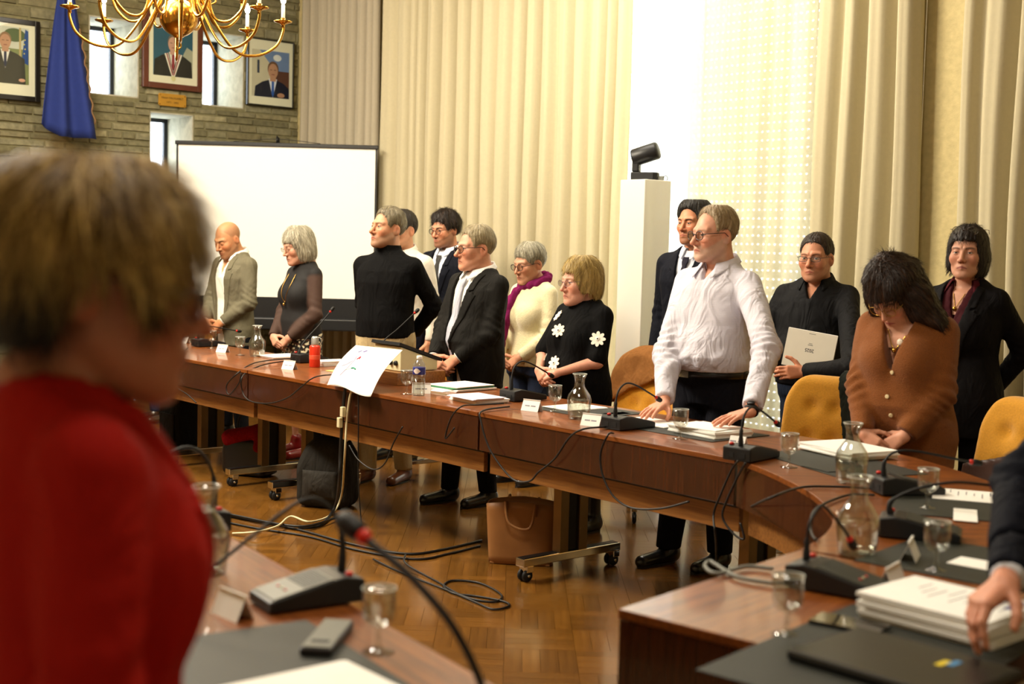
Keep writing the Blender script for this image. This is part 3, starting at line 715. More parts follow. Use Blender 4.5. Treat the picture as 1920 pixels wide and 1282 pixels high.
def hair_col(V, hs):
    b = np.array(srgb(hs['col'])); hi = np.array(srgb(hs.get('hi', hs['col']))); lo = np.array(srgb(hs['root'])) if 'root' in hs else b * 0.55
    phi = np.arctan2(V[:, 0], V[:, 1] - 0.02); z = V[:, 2]; sd = hs.get('seed', 1)
    n = 0.5 + 0.26 * strands(phi, z, V[:, 1], sd) + 0.16 * np.sin(phi * 90 + 4 * np.sin(z * 30))
    n = np.clip(n + hs.get('hib', 0.0), 0, 1)[:, None]; C = np.where(n > 0.5, b + (hi - b) * (n - 0.5) * 2, lo + (b - lo) * n * 2)
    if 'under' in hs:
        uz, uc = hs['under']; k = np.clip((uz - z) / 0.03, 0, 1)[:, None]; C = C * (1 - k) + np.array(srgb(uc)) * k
    return C
def hand_prims(w, F, side, curl=(25, 30, 20), spread=0.0, thumb=(0.62, 0.68, -0.35), s=1.0, tc=20):
    """round cones of a hand in the person's frame; side +1: thumb towards local +y"""
    out = []
    def T(p): return w + F @ (np.array([p[0], p[1] * side, p[2]]) * s)
    ys = (0.027, 0.009, -0.009, -0.026); xk = (0.090, 0.094, 0.089, 0.080); ln = ((0.043, 0.026, 0.021), (0.048, 0.030, 0.022), (0.044, 0.028, 0.022), (0.034, 0.021, 0.019))
    for i in range(4):
        out.append((T((0.006, ys[i] * 0.55, 0)), T((xk[i], ys[i], 0)), 0.0165 * s, 0.0118 * s, 0.014))
        p = np.array([xk[i], ys[i], 0.0]); a = 0.0; r = 0.0096 - 0.0009 * (i == 3)
        for j in range(3):
            a += math.radians(curl[j] * (1 + 0.08 * i)); dr = np.array([math.cos(a), spread * (1.5 - i) * 0.1, -math.sin(a)]); e = p + dr * ln[i][j]
            out.append((T(p), T(e), (r - 0.0008 * j) * s, (r - 0.0008 * (j + 1)) * s, 0.0035)); p = e
    p = np.array([0.022, 0.022, -0.006]); d = np.array(thumb, float); d /= np.linalg.norm(d)
    for j, (l, r0, r1) in enumerate(((0.040, 0.0165, 0.0125), (0.031, 0.0118, 0.0105), (0.026, 0.0102, 0.0085))):
        e = p + d * l; out.append((T(p), T(e), r0 * s, r1 * s, 0.008 if j == 0 else 0.004)); p = e
        ca, sa = math.cos(math.radians(tc)), math.sin(math.radians(tc)); d = np.array([d[0] * ca + d[1] * sa, -d[0] * sa + d[1] * ca, d[2] - 0.05]); d /= np.linalg.norm(d)
    return out
def prim_sdf(P, prims, d=None):
    for (a, b, ra, rb, k) in prims:
        e = rc(P, a, b, ra, rb); d = e if d is None else smin(d, e, k)
    return d
def bounds(prims, m=0.01):
    A = np.array([np.array(p[0]) - p[2] for p in prims] + [np.array(p[1]) - p[3] for p in prims]); B = np.array([np.array(p[0]) + p[2] for p in prims] + [np.array(p[1]) + p[3] for p in prims])
    return A.min(0) - m, B.max(0) + m
def ik(S, T, l1, l2, pole):
    S, T, pole = (np.array(x, float) for x in (S, T, pole)); v = T - S; L = np.linalg.norm(v)
    if L > (l1 + l2) * 0.985: k = L / ((l1 + l2) * 0.985); l1 *= k; l2 *= k
    n = v / L; a = (l1 * l1 - l2 * l2 + L * L) / (2 * L); h = math.sqrt(max(l1 * l1 - a * a, 0)); pl = pole - n * (pole @ n); pl /= np.linalg.norm(pl)
    return S + n * a + pl * h
MALE = np.array([[0.78, .88, .96, 1.04, 1.12, 1.20, 1.30, 1.38, 1.44, 1.49, 1.53],
                 [.160, .172, .168, .160, .158, .166, .182, .178, .140, .085, .062],
                 [.105, .115, .112, .108, .108, .114, .120, .110, .092, .072, .060],
                 [0, 0, 0, 0, 0, -.004, -.006, .002, .014, .024, .03]])
FEM = np.array([[0.78, .88, .96, 1.04, 1.12, 1.20, 1.30, 1.38, 1.44, 1.49, 1.53],
                [.168, .178, .168, .148, .138, .146, .160, .155, .122, .074, .052],
                [.112, .120, .114, .102, .096, .104, .110, .100, .082, .064, .052],
                [0, 0, 0, 0, 0, -.004, -.006, .002, .014, .024, .03]])
def skin_mat():
    m = mat('skin', (1, 1, 1), 0.48, attr=True, vary=0.06, scale=60, spec=0.4)
    b = m.node_tree.nodes['Principled BSDF']; b.inputs['Subsurface Weight'].default_value = 0.12; b.inputs['Subsurface Radius'].default_value = (0.012, 0.005, 0.003); b.inputs['Subsurface Scale'].default_value = 1.0
    return m
M['skin'] = skin_mat(); M['hair'] = mat('hair', (1, 1, 1), 0.5, attr=True, vary=0.18, scale=160, stretch=(1, 1, 0.15), spec=0.4)
_mc = {}
def wrinkle(m, st=0.35, sc=7.0):
    N = m.node_tree.nodes; L = m.node_tree.links; b = N['Principled BSDF']; old = b.inputs['Normal'].links[0].from_socket if b.inputs['Normal'].links else None
    tc = N.new('ShaderNodeTexCoord'); mp = N.new('ShaderNodeMapping'); mp.inputs['Scale'].default_value = (1.6, 1.6, 0.7); mp.inputs['Rotation'].default_value = (0.3, 0.5, 0.2); nz = N.new('ShaderNodeTexNoise'); nz.inputs['Scale'].default_value = sc; nz.inputs['Detail'].default_value = 2.5; nz.inputs['Distortion'].default_value = 1.2
    L.new(tc.outputs['Object'], mp.inputs[0]); L.new(mp.outputs[0], nz.inputs['Vector']); bp = N.new('ShaderNodeBump'); bp.inputs['Strength'].default_value = st; bp.inputs['Distance'].default_value = 0.06; L.new(nz.outputs['Fac'], bp.inputs['Height'])
    if old: L.new(old, bp.inputs['Normal'])
    L.new(bp.outputs[0], b.inputs['Normal']); return m
def fabric(col, rough=0.85, vary=0.08, scale=140, bump=0.06, sheen=0.0, spec=0.12):
    k = (col, rough, vary, scale, bump)
    if k not in _mc: _mc[k] = wrinkle(mat('fabric_' + col.strip('#'), col, rough, vary=vary, scale=scale, bump=bump, sheen=sheen, spec=spec))
    return _mc[k]
ARMS = {}
def person(label, pos, rot, height, head, top, arms, fem=False, w=1.0, belly=0.0, bust=0.0, lean=0.0, legs=None, hres=0.003, gres=0.009, group=None):
    s = height / 1.75; rz = math.radians(rot); pos = Vector((pos[0], pos[1], 0))
    root = empty('person', pos, rz, label, 'person', group)
    inv_ = Matrix.Rotation(-rz, 3, 'Z')
    def to_local(p): q = inv_ @ (Vector(p) - pos); return np.array(q)
    prof = (FEM if fem else MALE).copy(); ts = s * 0.970; prof[0] = np.where(prof[0] > 1.0, 1.0 + (prof[0] - 1.0) * 0.93, prof[0]) * s; prof[1] *= w * s; prof[2] *= w * s; prof[3] *= s
    bz = np.exp(-((prof[0] - 1.05 * s) / (0.13 * s)) ** 2); prof[2] += belly * bz; prof[3] -= belly * bz * 0.9; prof[1] += belly * 0.45 * bz
    shx = (0.158 if fem else 0.182) * s * (0.6 + 0.4 * w); shz = 1.378 * s; nb = np.array([0, 0.028, 1.452 * s])
    hs = head.get('scale', 1.06 if fem else 1.10); R = rotm(head.get('yaw', 0), head.get('pitch', 0), head.get('roll', 0)); pr_ = math.radians(head.get('pitch', 0))
    piv = np.array([0, 0.026, 1.475 * s]); Hc = piv + R @ np.array([0, -0.036, (height - 0.131 * hs - 1.475 * s)])
    hp = dict(head); hp['fem'] = fem
    def bend(V):
        if lean: V = V.copy(); V[:, 1] -= lean * np.clip(V[:, 2] - 0.85, 0, 2)
        return V
    def put(name, V, Q, m, col=None, parent=root):
        return link(name, np_mesh(name, bend(V), Q, col), m, parent)
    # ---------------- arms
    A = {}
    for sd, key in ((1, 'L'), (-1, 'R')):
        a = arms[key]; S = np.array([shx * sd, 0.012, shz]); T = np.array(a['w'], float) if 'w' in a else to_local(a['world'])
        if 'w' in a: T = T * np.array([1, 1, s])
        elif lean: T[1] += lean * max(T[2] - 0.85, 0)
        E_ = ik(S, T, 0.295 * s, 0.26 * s, a.get('pole', (sd * 1.0, 0.7, -0.2)))
        if 'elbow' in a:
            E_ = to_local(a['elbow']); E_[1] += lean * max(E_[2] - 0.85, 0)
        fd = np.array(a.get('f', (-sd * .75, -.3, -.55)), float); bk = np.array(a.get('b', (sd * .2, -.9, .3)), float)
        if a.get('wf'): fd = np.array(inv_ @ Vector(a['wf'])); bk = np.array(inv_ @ Vector(a['wb']))
        A[sd] = (S, E_, T, frame(fd, bk), a)
    ARMS[label] = A
    # ---------------- body mesh
    parts = []; nr = (0.050 if fem else 0.060) * hs * (1 + head.get('fat', 0) * 8); skin = np.array(srgb(head['skin']))
    lo = Hc - np.array([0.115, 0.15, 0.0]); hi = Hc + np.array([0.115, 0.135, 0.15]); lo[2] = nb[2] - 0.13; lo[0] = -0.13 + min(Hc[0], 0); hi[0] = 0.13 + max(Hc[0], 0); lo[1] = min(lo[1], -0.13); hi[1] = max(hi[1], 0.13)
    P = grid(lo, hi, hres); q = xf(P[:3], R, Hc, hs)
    d = head_sdf(q, hp)
    nk0 = Hc + R @ (np.array([0, 0.022, -0.045]) * hs)
    d = smin(d, rc(P, nk0, nb + np.array([0, 0.004, 0.0]), nr, nr * 1.06), 0.022)
    d = smin(d, rc([np.abs(P[0]), P[1], P[2]], (0.02, 0.045, 1.462 * s), (shx * 0.75, 0.02, 1.405 * s), 0.045, 0.04), 0.03)
    d = smin(d, loft(P, prof, -0.008, ztop=1.435 * s), 0.03)
    V, Q = surfnet(d, P[3], hres); qv = (V - Hc) @ R / hs; C = head_col(qv, hp)
    parts.append((V, Q, C)); parts.append(eyeball(hp, R, Hc, hs))
    for sd in (1, -1):
        S, E_, T, Fm, a = A[sd]
        if a.get('hide'): continue
        hsz = (0.92 if fem else 1.02) * s ** 0.5
        pr2 = hand_prims(T, Fm, -sd, a.get('curl', (25, 30, 20)), a.get('spread', 0.2), a.get('thumb', (0.62, 0.68, -0.35)), hsz, a.get('tc', 20))
        bare = a.get('bare', 0.10); e0 = T + (E_ - T) * bare
        pr2.append((e0, T + Fm[:, 0] * 0.01, (0.027 if not fem else 0.025) * s + 0.012 * min(bare, 1), 0.0235 * s, 0.012))
        if bare > 0.8: pr2.append((E_, E_ + (S - E_) * 0.5, 0.043 * s, 0.05 * s, 0.02))
        l_, h_ = bounds(pr2); P = grid(l_, h_, 0.0034); V, Q = surfnet(prim_sdf(P, pr2), P[3], 0.0034)
        hc = np.tile(skin * np.array([1.0, 0.93, 0.90]), (len(V), 1)); parts.append((V, Q, hc))
    # coarse trunk and limbs under the clothes
    lg = dict(stance=0.10, fl=(0.10, 0.0), fr=(-0.10, 0.0)); lg.update(legs or {})
    def leg_prims(g=0.0, lw=1.0):
        out = []
        for sd, key in ((1, 'fl'), (-1, 'fr')):
            fx, fy = lg[key]; hip = (0.088 * sd * s * w, 0.01, 0.90 * s); kn = ((0.092 * sd * s + fx) / 2, fy * 0.5 - 0.015, 0.48 * s); an = (fx, fy + 0.02, 0.085)
            out += [(hip, kn, (0.085 * lw + g) * s, (0.060 * lw + g) * s, 0.04), (kn, an, (0.060 * lw + g) * s, (0.045 * lw + g) * s, 0.03)]
        return out
    P = grid((-0.30 * w, -0.22 - belly, 0.05), (0.30 * w, 0.2, 1.46 * s), 0.02)
    d = loft(P, prof, -0.024, ztop=1.46 * s, zbot=0.80 * s)
    for sd in (1, -1):
        S, E_, T, Fm, a = A[sd]; d = smin(d, rc(P, S, E_, 0.04 * s, 0.032 * s), 0.03); d = smin(d, rc(P, E_, T, 0.032 * s, 0.02 * s), 0.02)
    d = prim_sdf(P, [(a_, b_, r1 - 0.022, r2 - 0.02, k) for a_, b_, r1, r2, k in leg_prims()], d)
    V, Q = surfnet(d, P[3], 0.02); parts.append((V, Q, np.tile(skin, (len(V), 1))))
    n = 0; VV, QQ, CC = [], [], []
    for V, Q, C in parts: VV.append(V); QQ.append(Q + n); CC.append(C); n += len(V)
    put('body', np.concatenate(VV), np.concatenate(QQ), M['skin'], np.concatenate(CC))
    # ---------------- hair
    if head.get('hair'):
        h_ = head['hair']; ext = h_.get('ext', (0.12, 0.14, 0.15, 0.16)); r = max(ext[0], 0.13)
        P = grid(Hc - np.array([r, 0.155, ext[3]]), Hc + np.array([r, 0.155 + max(0, ext[1] - .13), ext[2]]), h_.get('res', hres * 1.1))
        q = xf(P[:3], R, Hc, hs); d = hair_sdf(q, h_); V, Q = surfnet(d, P[3], h_.get('res', hres * 1.1))
        ho_ = put('hair', V, Q, M['hair'], hair_col((V - Hc) @ R / hs, h_))
        Vh = (V - Hc) @ R / hs; rs = np.random.RandomState(h_.get('seed', 1)); ns_ = h_.get('strands', 2600); L0 = h_.get('slen', 0.016 if h_['style'] == 'short' else 0.030)
        g_ = 0.002
        def fld(Z_): return hair_sdf([Z_[:, i].astype(F32) for i in range(3)], dict(h_, groove=0.0))
        pk = Vh[rs.randint(0, len(Vh), ns_)] + rs.normal(size=(ns_, 3)) * 0.0012
        N_ = np.stack([fld(pk + g_ * np.eye(3)[i]) - fld(pk - g_ * np.eye(3)[i]) for i in range(3)], 1); N_ /= np.linalg.norm(N_, axis=1)[:, None] + 1e-9
        fl_ = pk - np.array([0.012, 0.035, 0.135]); fl_ += rs.normal(size=fl_.shape) * 0.02; fl_ -= N_ * (fl_ * N_).sum(1)[:, None]; fl_ /= np.linalg.norm(fl_, axis=1)[:, None] + 1e-9
        ok_ = (N_[:, 2] > -0.55); pk, N_, fl_ = pk[ok_], N_[ok_], fl_[ok_]; L1 = (L0 * rs.uniform(0.6, 1.4, len(pk)))[:, None]; sd_ = np.cross(N_, fl_) * 0.0010; up_ = h_.get('lift_s', 0.20) * rs.uniform(0.2, 1.6, len(pk))[:, None]
        p0 = pk - N_ * 0.002; p1 = pk + fl_ * L1 * 0.5 + N_ * L1 * up_ * 0.6; p2 = pk + fl_ * L1 + N_ * L1 * up_ * 0.5
        SV = np.stack([p0 - sd_, p0 + sd_, p1 + sd_ * .8, p1 - sd_ * .8, p2 + sd_ * .15, p2 - sd_ * .15], 1).reshape(-1, 3); b6 = np.arange(len(pk))[:, None] * 6
        SQ = np.concatenate([b6 + np.array([0, 1, 2, 3]), b6 + np.array([3, 2, 4, 5])]); cl = np.repeat(hair_col(pk, h_) * rs.uniform(0.7, 1.35, (len(pk), 1)), 6, axis=0)
        st_ = put('hair_strands', (SV * hs) @ R.T + Hc, SQ, M['hair'], np.clip(cl, 0, 1), ho_); st_['kind'] = 'stuff'
    if head.get('glasses'): glasses(root, R, Hc, hs, head['glasses'], bend)
    # ---------------- clothes
    ty = top['type']; amp = top.get('fold', 0.0035); seed = top.get('seed', 1)
    def armset(P, d, r0, r1, r2, cut=0.0, upto=1.0, k=0.022, ease=0.0):
        for sd in (1, -1):
            S, E_, T, Fm, a = A[sd]; end = T + (E_ - T) * cut
            sl = rc(P, S, E_, r0 * s, r1 * s)
            if upto > 0.5: sl = smin(sl, rc(P, E_, end, r1 * s, r2 * s), 0.03)
            else:
                sl = rc(P, S, S + (E_ - S) * (upto * 2), r0 * s, r1 * s)
            if upto > 0.5:
                ax = (E_ - S) / np.linalg.norm(E_ - S); ax2 = (end - E_) / np.linalg.norm(end - E_)
                g = np.exp(-(((P[0] - F32(E_[0])) ** 2 + (P[1] - F32(E_[1])) ** 2 + (P[2] - F32(E_[2])) ** 2) / F32(0.012)))
                t = (P[0] - F32(E_[0])) * F32(ax2[0] + ax[0]) + (P[1] - F32(E_[1])) * F32(ax2[1] + ax[1]) + (P[2] - F32(E_[2])) * F32(ax2[2] + ax[2])
                sl = sl + g * np.sin(t * 75 + 2.2 * np.sin(P[0] * 31 + P[2] * 23)) * F32(amp * 1.5)
                dend = (P[0] - F32(end[0])) * F32(ax2[0]) + (P[1] - F32(end[1])) * F32(ax2[1]) + (P[2] - F32(end[2])) * F32(ax2[2])
                sl = smax(sl, dend - F32(0.006), 0.004)
            d = smin(d, sl, k)
        return d
    def trunk(P, grow, ztop=None, zbot=None, bustk=1.0):
        d = loft(P, prof, grow, ztop, zbot)
        if bust: d = smin(d, ell([np.abs(P[0]), P[1], P[2]], (0.072 * s, -0.075 * w, 1.225 * s), (0.068 + grow, 0.068 * bust + grow, 0.075 + grow)), 0.05)
        if zbot is not None: d = np.maximum(d, F32(zbot) - P[2])
        return d
    def yokes(P, d, grow): return smin(d, rc([np.abs(P[0]), P[1], P[2]], (0.055, 0.035, 1.438 * s), (shx * 0.98, 0.012, shz + 0.022), 0.032 + grow, 0.034 + grow), 0.045)
    ga = np.array([A[sd][i] for sd in (1, -1) for i in range(3)])
    def gbox(zb, zt, g=0.10): return (np.minimum(ga.min(0) - g, [-0.26 * w, -0.2 - belly, zb]) * [1, 1, 0] + [0, 0, min(zb, ga[:, 2].min() - 0.06)], np.maximum(ga.max(0) + g, [0.26 * w, 0.18, zt]) * [1, 1, 0] + [0, 0, zt])
    neck_ax = (nb - np.array([0, 0, 0.02]), Hc + R @ np.array([0, 0.03, -0.02]))
    hem = top.get('hem', 0.80) * s
    wtop = top.get('vw', 0.075) * s; zvt = 1.465 * s; zvb = top.get('vb', 1.08) * s; wlow = top.get('vlow', 0.006)
    def vw(z):
        return np.interp(z, [hem, zvb - 0.12 * s, zvb, zvt], [top.get('vhem', 0.03) + wlow, wlow + 0.003, wlow, wtop]).astype(F32)
    if ty == 'jacket':
        P = grid(*gbox(hem - 0.02, 1.495 * s), gres); X, Y, Z = P[:3]
        d = trunk(P, 0.026, 1.488 * s, hem); d = yokes(P, d, 0.014); d = armset(P, d, 0.066, 0.056, 0.043, top.get('cut', 0.06))
        d = d + F32(amp) * wav(P[:3], seed, 34, 6, (1, 1, .55)); d = np.maximum(d, F32(hem) - Z - 10 * (np.abs(X) > 0.24 * w))
        d = smax(d, -smax(np.abs(X) - vw(Z), Y + F32(0.01), 0.004), 0.004)
        d = smax(d, -rc(P, neck_ax[0], neck_ax[1], nr + 0.016, nr + 0.018), 0.006)
        V, Q = surfnet(d, P[3], gres); put('jacket', V, Q, fabric(top['col'], 0.8, 0.10, 220, 0.05))
        for sd in (1, -1):
            lb = (np.array([0.0 if sd > 0 else -0.17 * w, -0.2 - belly, zvb - 0.01]), np.array([0.17 * w if sd > 0 else 0.0, 0.03, 1.465 * s]))
            Pl = grid(*lb, 0.006); Xl = np.abs(Pl[0]); zl = Pl[2]; ww = vw(zl); lw = np.interp(zl, [zvb, 1.325 * s, 1.33 * s, 1.465 * s], [0.006, 0.068 * w, 0.05, 0.035]).astype(F32)
            dl = np.maximum(trunk(Pl, 0.034, 1.465 * s), -trunk(Pl, 0.018)); dl = np.maximum(np.maximum(dl, ww - Xl), Xl - ww - lw); dl = np.maximum(dl, F32(zvb) - zl)
            dl = np.maximum(dl, -(Pl[0] * sd) + F32(0.002)); dl = np.maximum(dl, -np.maximum(np.abs(zl - F32(1.337 * s) - 0.25 * (Xl - ww)) - F32(0.005), ww + F32(0.026) - Xl)); dl = np.maximum(dl, Pl[1] - F32(0.02))
            V, Q = surfnet(dl, Pl[3], 0.006)
            if len(Q): put('lapel', V, Q, fabric(top['col'], 0.8, 0.10, 220, 0.05))
        inner = top.get('shirt', '#eeeae2')
        P = grid((-0.17 * w, -0.2 - belly, hem + 0.03), (0.17 * w, 0.05, 1.475 * s), gres); d = trunk(P, 0.010, 1.472 * s); d = d + F32(0.002) * wav(P[:3], seed + 3, 45, 5, (1, 1, .5))
        if top.get('openv'): d = smax(d, -smax(np.abs(P[0]) - np.interp(P[2], [1.29 * s, 1.465 * s], [0.002, 0.05]).astype(F32), F32(1.29 * s) - P[2], 0.004), 0.004)
        d = smax(d, -rc(P, neck_ax[0], neck_ax[1], nr + 0.006, nr + 0.006), 0.005)
        V, Q = surfnet(d, P[3], gres); put('shirt', V, Q, fabric(inner, 0.8, 0.03, 200, 0.03))
        if top.get('collar', True): collar(root, nb, nr, s, fabric(top.get('collarc', inner), 0.8, 0.03, 200, 0.03), bend, gap=top.get('gap', 0.28))
        if top.get('tie'): tie(root, prof, s, top['tie'], bend, bust, zvb)
        if top.get('cuff', True):
            for sd in (1, -1):
                S, E_, T, Fm, a = A[sd]
                if a.get('hide'): continue
                ax2 = (T - E_) / np.linalg.norm(T - E_); c0 = T + (E_ - T) * top.get('cut', 0.06); mbc = MB(); c1 = c0 + ax2 * 0.012
                cc = bend(np.array([c0 - ax2 * 0.03, c1, c1])); rr = 0.036 * s
                mbc.tube([cc[0], cc[1]], [rr, rr], 16, caps=True); mbc.build('shirt_cuff', fabric(inner, 0.8, 0.03, 200, 0.03), root)
    else:
        P = grid(*gbox(hem - 0.02, 1.495 * s), gres); X, Y, Z = P[:3]; g = top.get('ease', 0.016)
        d = trunk(P, g, 1.482 * s, hem); d = yokes(P, d, g * 0.7)
        d = armset(P, d, top.get('r0', 0.060), top.get('r1', 0.050), top.get('r2', 0.038), top.get('cut', 0.05), top.get('upto', 1.0))
        d = d + F32(amp) * wav(P[:3], seed, top.get('ff', 36), 6, (1, 1, .5))
        if top.get('blouson'):   # fabric gathered over the belt
            d = d - F32(top['blouson']) * np.exp(-((Z - F32(hem + 0.05)) / 0.05) ** 2) * (np.abs(X) < 0.24 * w) + F32(0.004) * np.sin(X * 85 + 2 * np.sin(Z * 20)) * np.exp(-((Z - F32(hem + 0.03)) / 0.10) ** 2)
        d = np.maximum(d, np.where((np.abs(X) < 0.22 * w + 0 * Y) & (Y > -0.21 - belly), F32(hem) - Z, F32(-1)))
        if top.get('v'):
            zb = (top['v'] - 0.035) * s; d = smax(d, -smax(np.abs(X) - np.interp(Z, [zb, 1.465 * s], [0.003, top.get('vtop', 0.07)]).astype(F32), smax(F32(zb) - Z, Y - F32(0.01), 0.004), 0.004), 0.006)
        d = smax(d, -rc(P, neck_ax[0], neck_ax[1], nr + top.get('nk', 0.008), nr + top.get('nk', 0.008)), 0.006)
        if ty == 'turtleneck': d = smin(d, smax(rc(P, nb - np.array([0, 0, .03]), nb + (nk0 - nb) * 0.9, nr + 0.017, nr + 0.012), -rc(P, nb, nk0 + R @ np.array([0, 0, .1]), nr + 0.002, nr + 0.002), 0.004) + F32(0.0015) * np.sin(Z * 150), 0.012)
        V, Q = surfnet(d, P[3], gres); cf = top.get('colfn')
        m_ = top['mat'] if 'mat' in top else fabric(top['col'], top.get('rough', 0.85), top.get('vary', 0.06), top.get('scale', 160), top.get('bump', 0.06), top.get('sheen', 0.0))
        if cf: m_ = top['mat']
        go = put(top.get('name', 'shirt'), V, Q, m_, cf(V, s, A) if cf else None)
        if top.get('collar'): collar(root, nb, nr, s, m_ if not top.get('collarm') else top['collarm'], bend, gap=top.get('gap', 0.5), big=top.get('cbig', 1.0))
        root['_top'] = go.name
    # ---------------- lower body
    lo_ = lg.get('type', 'trousers'); lc = lg.get('col', '#16171c'); zt = lg.get('top', 0.98) * s
    if lo_ == 'trousers':
        pr3 = leg_prims(0.012, lg.get('lw', 1.0)); l_, h_ = bounds(pr3, 0.02); P = grid((min(l_[0], -0.24 * w), min(l_[1], -0.2 - belly), 0.07), (max(h_[0], 0.24 * w), max(h_[1], 0.17), zt), 0.013)
        d = prim_sdf(P, pr3); d = smin(d, loft(P, prof, 0.007, zt, 0.80 * s), 0.05) + F32(0.003) * wav(P[:3], seed + 9, 30, 5, (1, 1, .5)) ; d = np.maximum(d, P[2] - F32(zt))
        d = np.maximum(d, F32(0.075) - P[2]); V, Q = surfnet(d, P[3], 0.013); put('trousers', V, Q, fabric(lc, 0.85, 0.08, 150, 0.05))
    else:
        zb = lg.get('hem', 0.5) * s; P = grid((-0.32 * w, -0.28, zb), (0.32 * w, 0.26, zt), 0.012)
        fl = lg.get('flare', 0.04); zs = [zb, 0.80 * s, zt]; pf_ = np.array([zs, [np.interp(0.8 * s, prof[0], prof[1]) + fl] + [np.interp(z, prof[0], prof[1]) for z in zs[1:]], [np.interp(0.8 * s, prof[0], prof[2]) + fl] + [np.interp(z, prof[0], prof[2]) for z in zs[1:]], [0, 0, 0]])
        d = loft(P, pf_, 0.012, zt, zb) + F32(0.004) * np.sin(np.arctan2(P[0], P[1]) * 14) * (P[2] < 0.8 * s); V, Q = surfnet(d, P[3], 0.012)
        put('skirt', V, Q, lg['mat'] if 'mat' in lg else fabric(lc, 0.9, 0.06, 150, 0.05))
    if lg.get('belt'):
        zb = hem - 0.012; a_, b_, c_ = [np.interp(zb, prof[0], prof[i]) for i in (1, 2, 3)]; mbb = MB()
        def bf(u, v):
            t = 2 * PI * u; cx, sx = math.cos(t), math.sin(t); k = (abs(cx) ** 2.3 + abs(sx) ** 2.3) ** (-1 / 2.3)
            return (k * cx * (a_ + 0.017), c_ + k * sx * (b_ + 0.017), zb - 0.019 + 0.038 * v)
        bo = mbb.sheet(bf, 48, 2, thick=0.006).build('belt', mat('black_leather', '#101010', 0.35, vary=0.05), root)
        yb = c_ - b_ - 0.026; MB().box(-0.030, 0.030, yb - 0.004, yb + 0.004, zb - 0.020, zb + 0.020).build('buckle', mat('steel_buckle', '#9a9484', 0.25, 0.9), bo)
    for sd, key in ((1, 'fl'), (-1, 'fr')):
        fx, fy = lg[key]; st = lg.get('shoe', 'shoe'); P = grid((fx - 0.06, fy - 0.24, 0.0), (fx + 0.06, fy + 0.10, 0.16 if st == 'shoe' else 0.30), 0.008)
        d = rc(P, (fx, fy + 0.045, 0.042), (fx + 0.012 * sd, fy - 0.165, 0.026), 0.042, 0.036); d = smin(d, rc(P, (fx, fy + 0.03, 0.06), (fx, fy + 0.025, 0.11 if st == 'shoe' else 0.27), 0.042, 0.044), 0.04); d = np.maximum(d, F32(0.006) - P[2])
        V, Q = surfnet(d, P[3], 0.008); so = link('shoe', np_mesh('shoe', V, Q), mat('leather', lg.get('shoec', '#121212'), 0.3, vary=0.08, coat=0.3), root)
        MB().prism([(fx + 0.012 * sd * t_ + math.cos(a_) * 0.041 * (1 if t_ < 0.5 else 0.95), fy - 0.062 + 0.142 * math.sin(a_)) for a_ in [2 * PI * k / 20 for k in range(20)] for t_ in [0.5]], 0.0, 0.012).build('sole', M['rubber'], so)
    return root
def glasses(root, R, Hc, hs, g, bend):
    def T(p): return bend(np.array([Hc + R @ (np.array(p, float) * hs)]))[0]
    y0 = -0.1065; z0 = 0.006 + g.get('dz', 0.0); w_, h_ = g.get('size', (0.0235, 0.0185)); n = g.get('n', 2.6); r = g.get('r', 0.0018); mb = MB(); lz = []
    up = g.get('up')   # pushed up on the hair
    off = np.array(g.get('off', (0, 0, 0)), float)
    for sd in (-1, 1):
        pts = []
        for k in range(22):
            a = 2 * PI * k / 22; c, s_ = math.cos(a), math.sin(a); kk = (abs(c) ** n + abs(s_) ** n) ** (-1 / n)
            pts.append(T(np.array([0.034 * sd + kk * c * w_, y0 + 0.14 * abs(0.034 + kk * c * w_ * sd - 0.02), z0 + kk * s_ * h_]) + off))
        mb.tube(pts, r, 6, closed=True); MB().add(pts, [tuple(range(22))]); lz.append(pts)
        hx = 0.034 + w_; mb.tube([T(np.array([hx * sd, y0 + 0.006, z0 + 0.006]) + off), T(np.array([0.074 * sd, y0 + 0.03, z0 + 0.008]) + off), T(np.array([0.083 * sd, 0.0, z0 + 0.010]) + off), T(np.array([0.082 * sd, 0.022, z0 - 0.008]) + off)], r * 0.9, 6)
    gi = 0.034 - w_; mb.tube([T(np.array([-gi, y0 + 0.001, z0 + 0.004]) + off), T(np.array([0, y0 - 0.003, z0 + 0.007]) + off), T(np.array([gi, y0 + 0.001, z0 + 0.004]) + off)], r, 6)
    o = mb.build('glasses', mat('spectacle_frame', g.get('col', '#1a1512'), 0.3, g.get('metal', 0.0), vary=0.03), root)
    for p_ in lz: MB().add(p_, [tuple(range(22))]).build('lens', M['glass'], o)
def collar(root, nb, nr, s, m, bend, gap=0.3, big=1.0):
    def fn(a, b):
        t = gap + (2 * PI - 2 * gap) * a; fx, fy = math.sin(t), -math.cos(t); fr = math.cos(t)
        base = nb[2] + 0.022 * s - 0.026 * s * fr; pt = max(0, 1 - min(a, 1 - a) / 0.16)
        if b < 0.35: k = b / 0.35; r_ = nr + 0.007 + 0.004 * k; z = base + 0.034 * s * k; yo = 0
        else: k = (b - 0.35) / 0.65; r_ = nr + 0.011 + (0.020 + 0.010 * pt) * k * big; z = base + 0.034 * s - (0.036 + 0.034 * pt * big) * s * k; yo = -0.030 * pt * k * big
        return bend(np.array([[fx * r_ * (1 + 0.15 * pt * (b > 0.35)), 0.026 + fy * r_ + yo, z]]))[0]
    MB().sheet(fn, 40, 7, thick=0.003).build('collar', m, root)
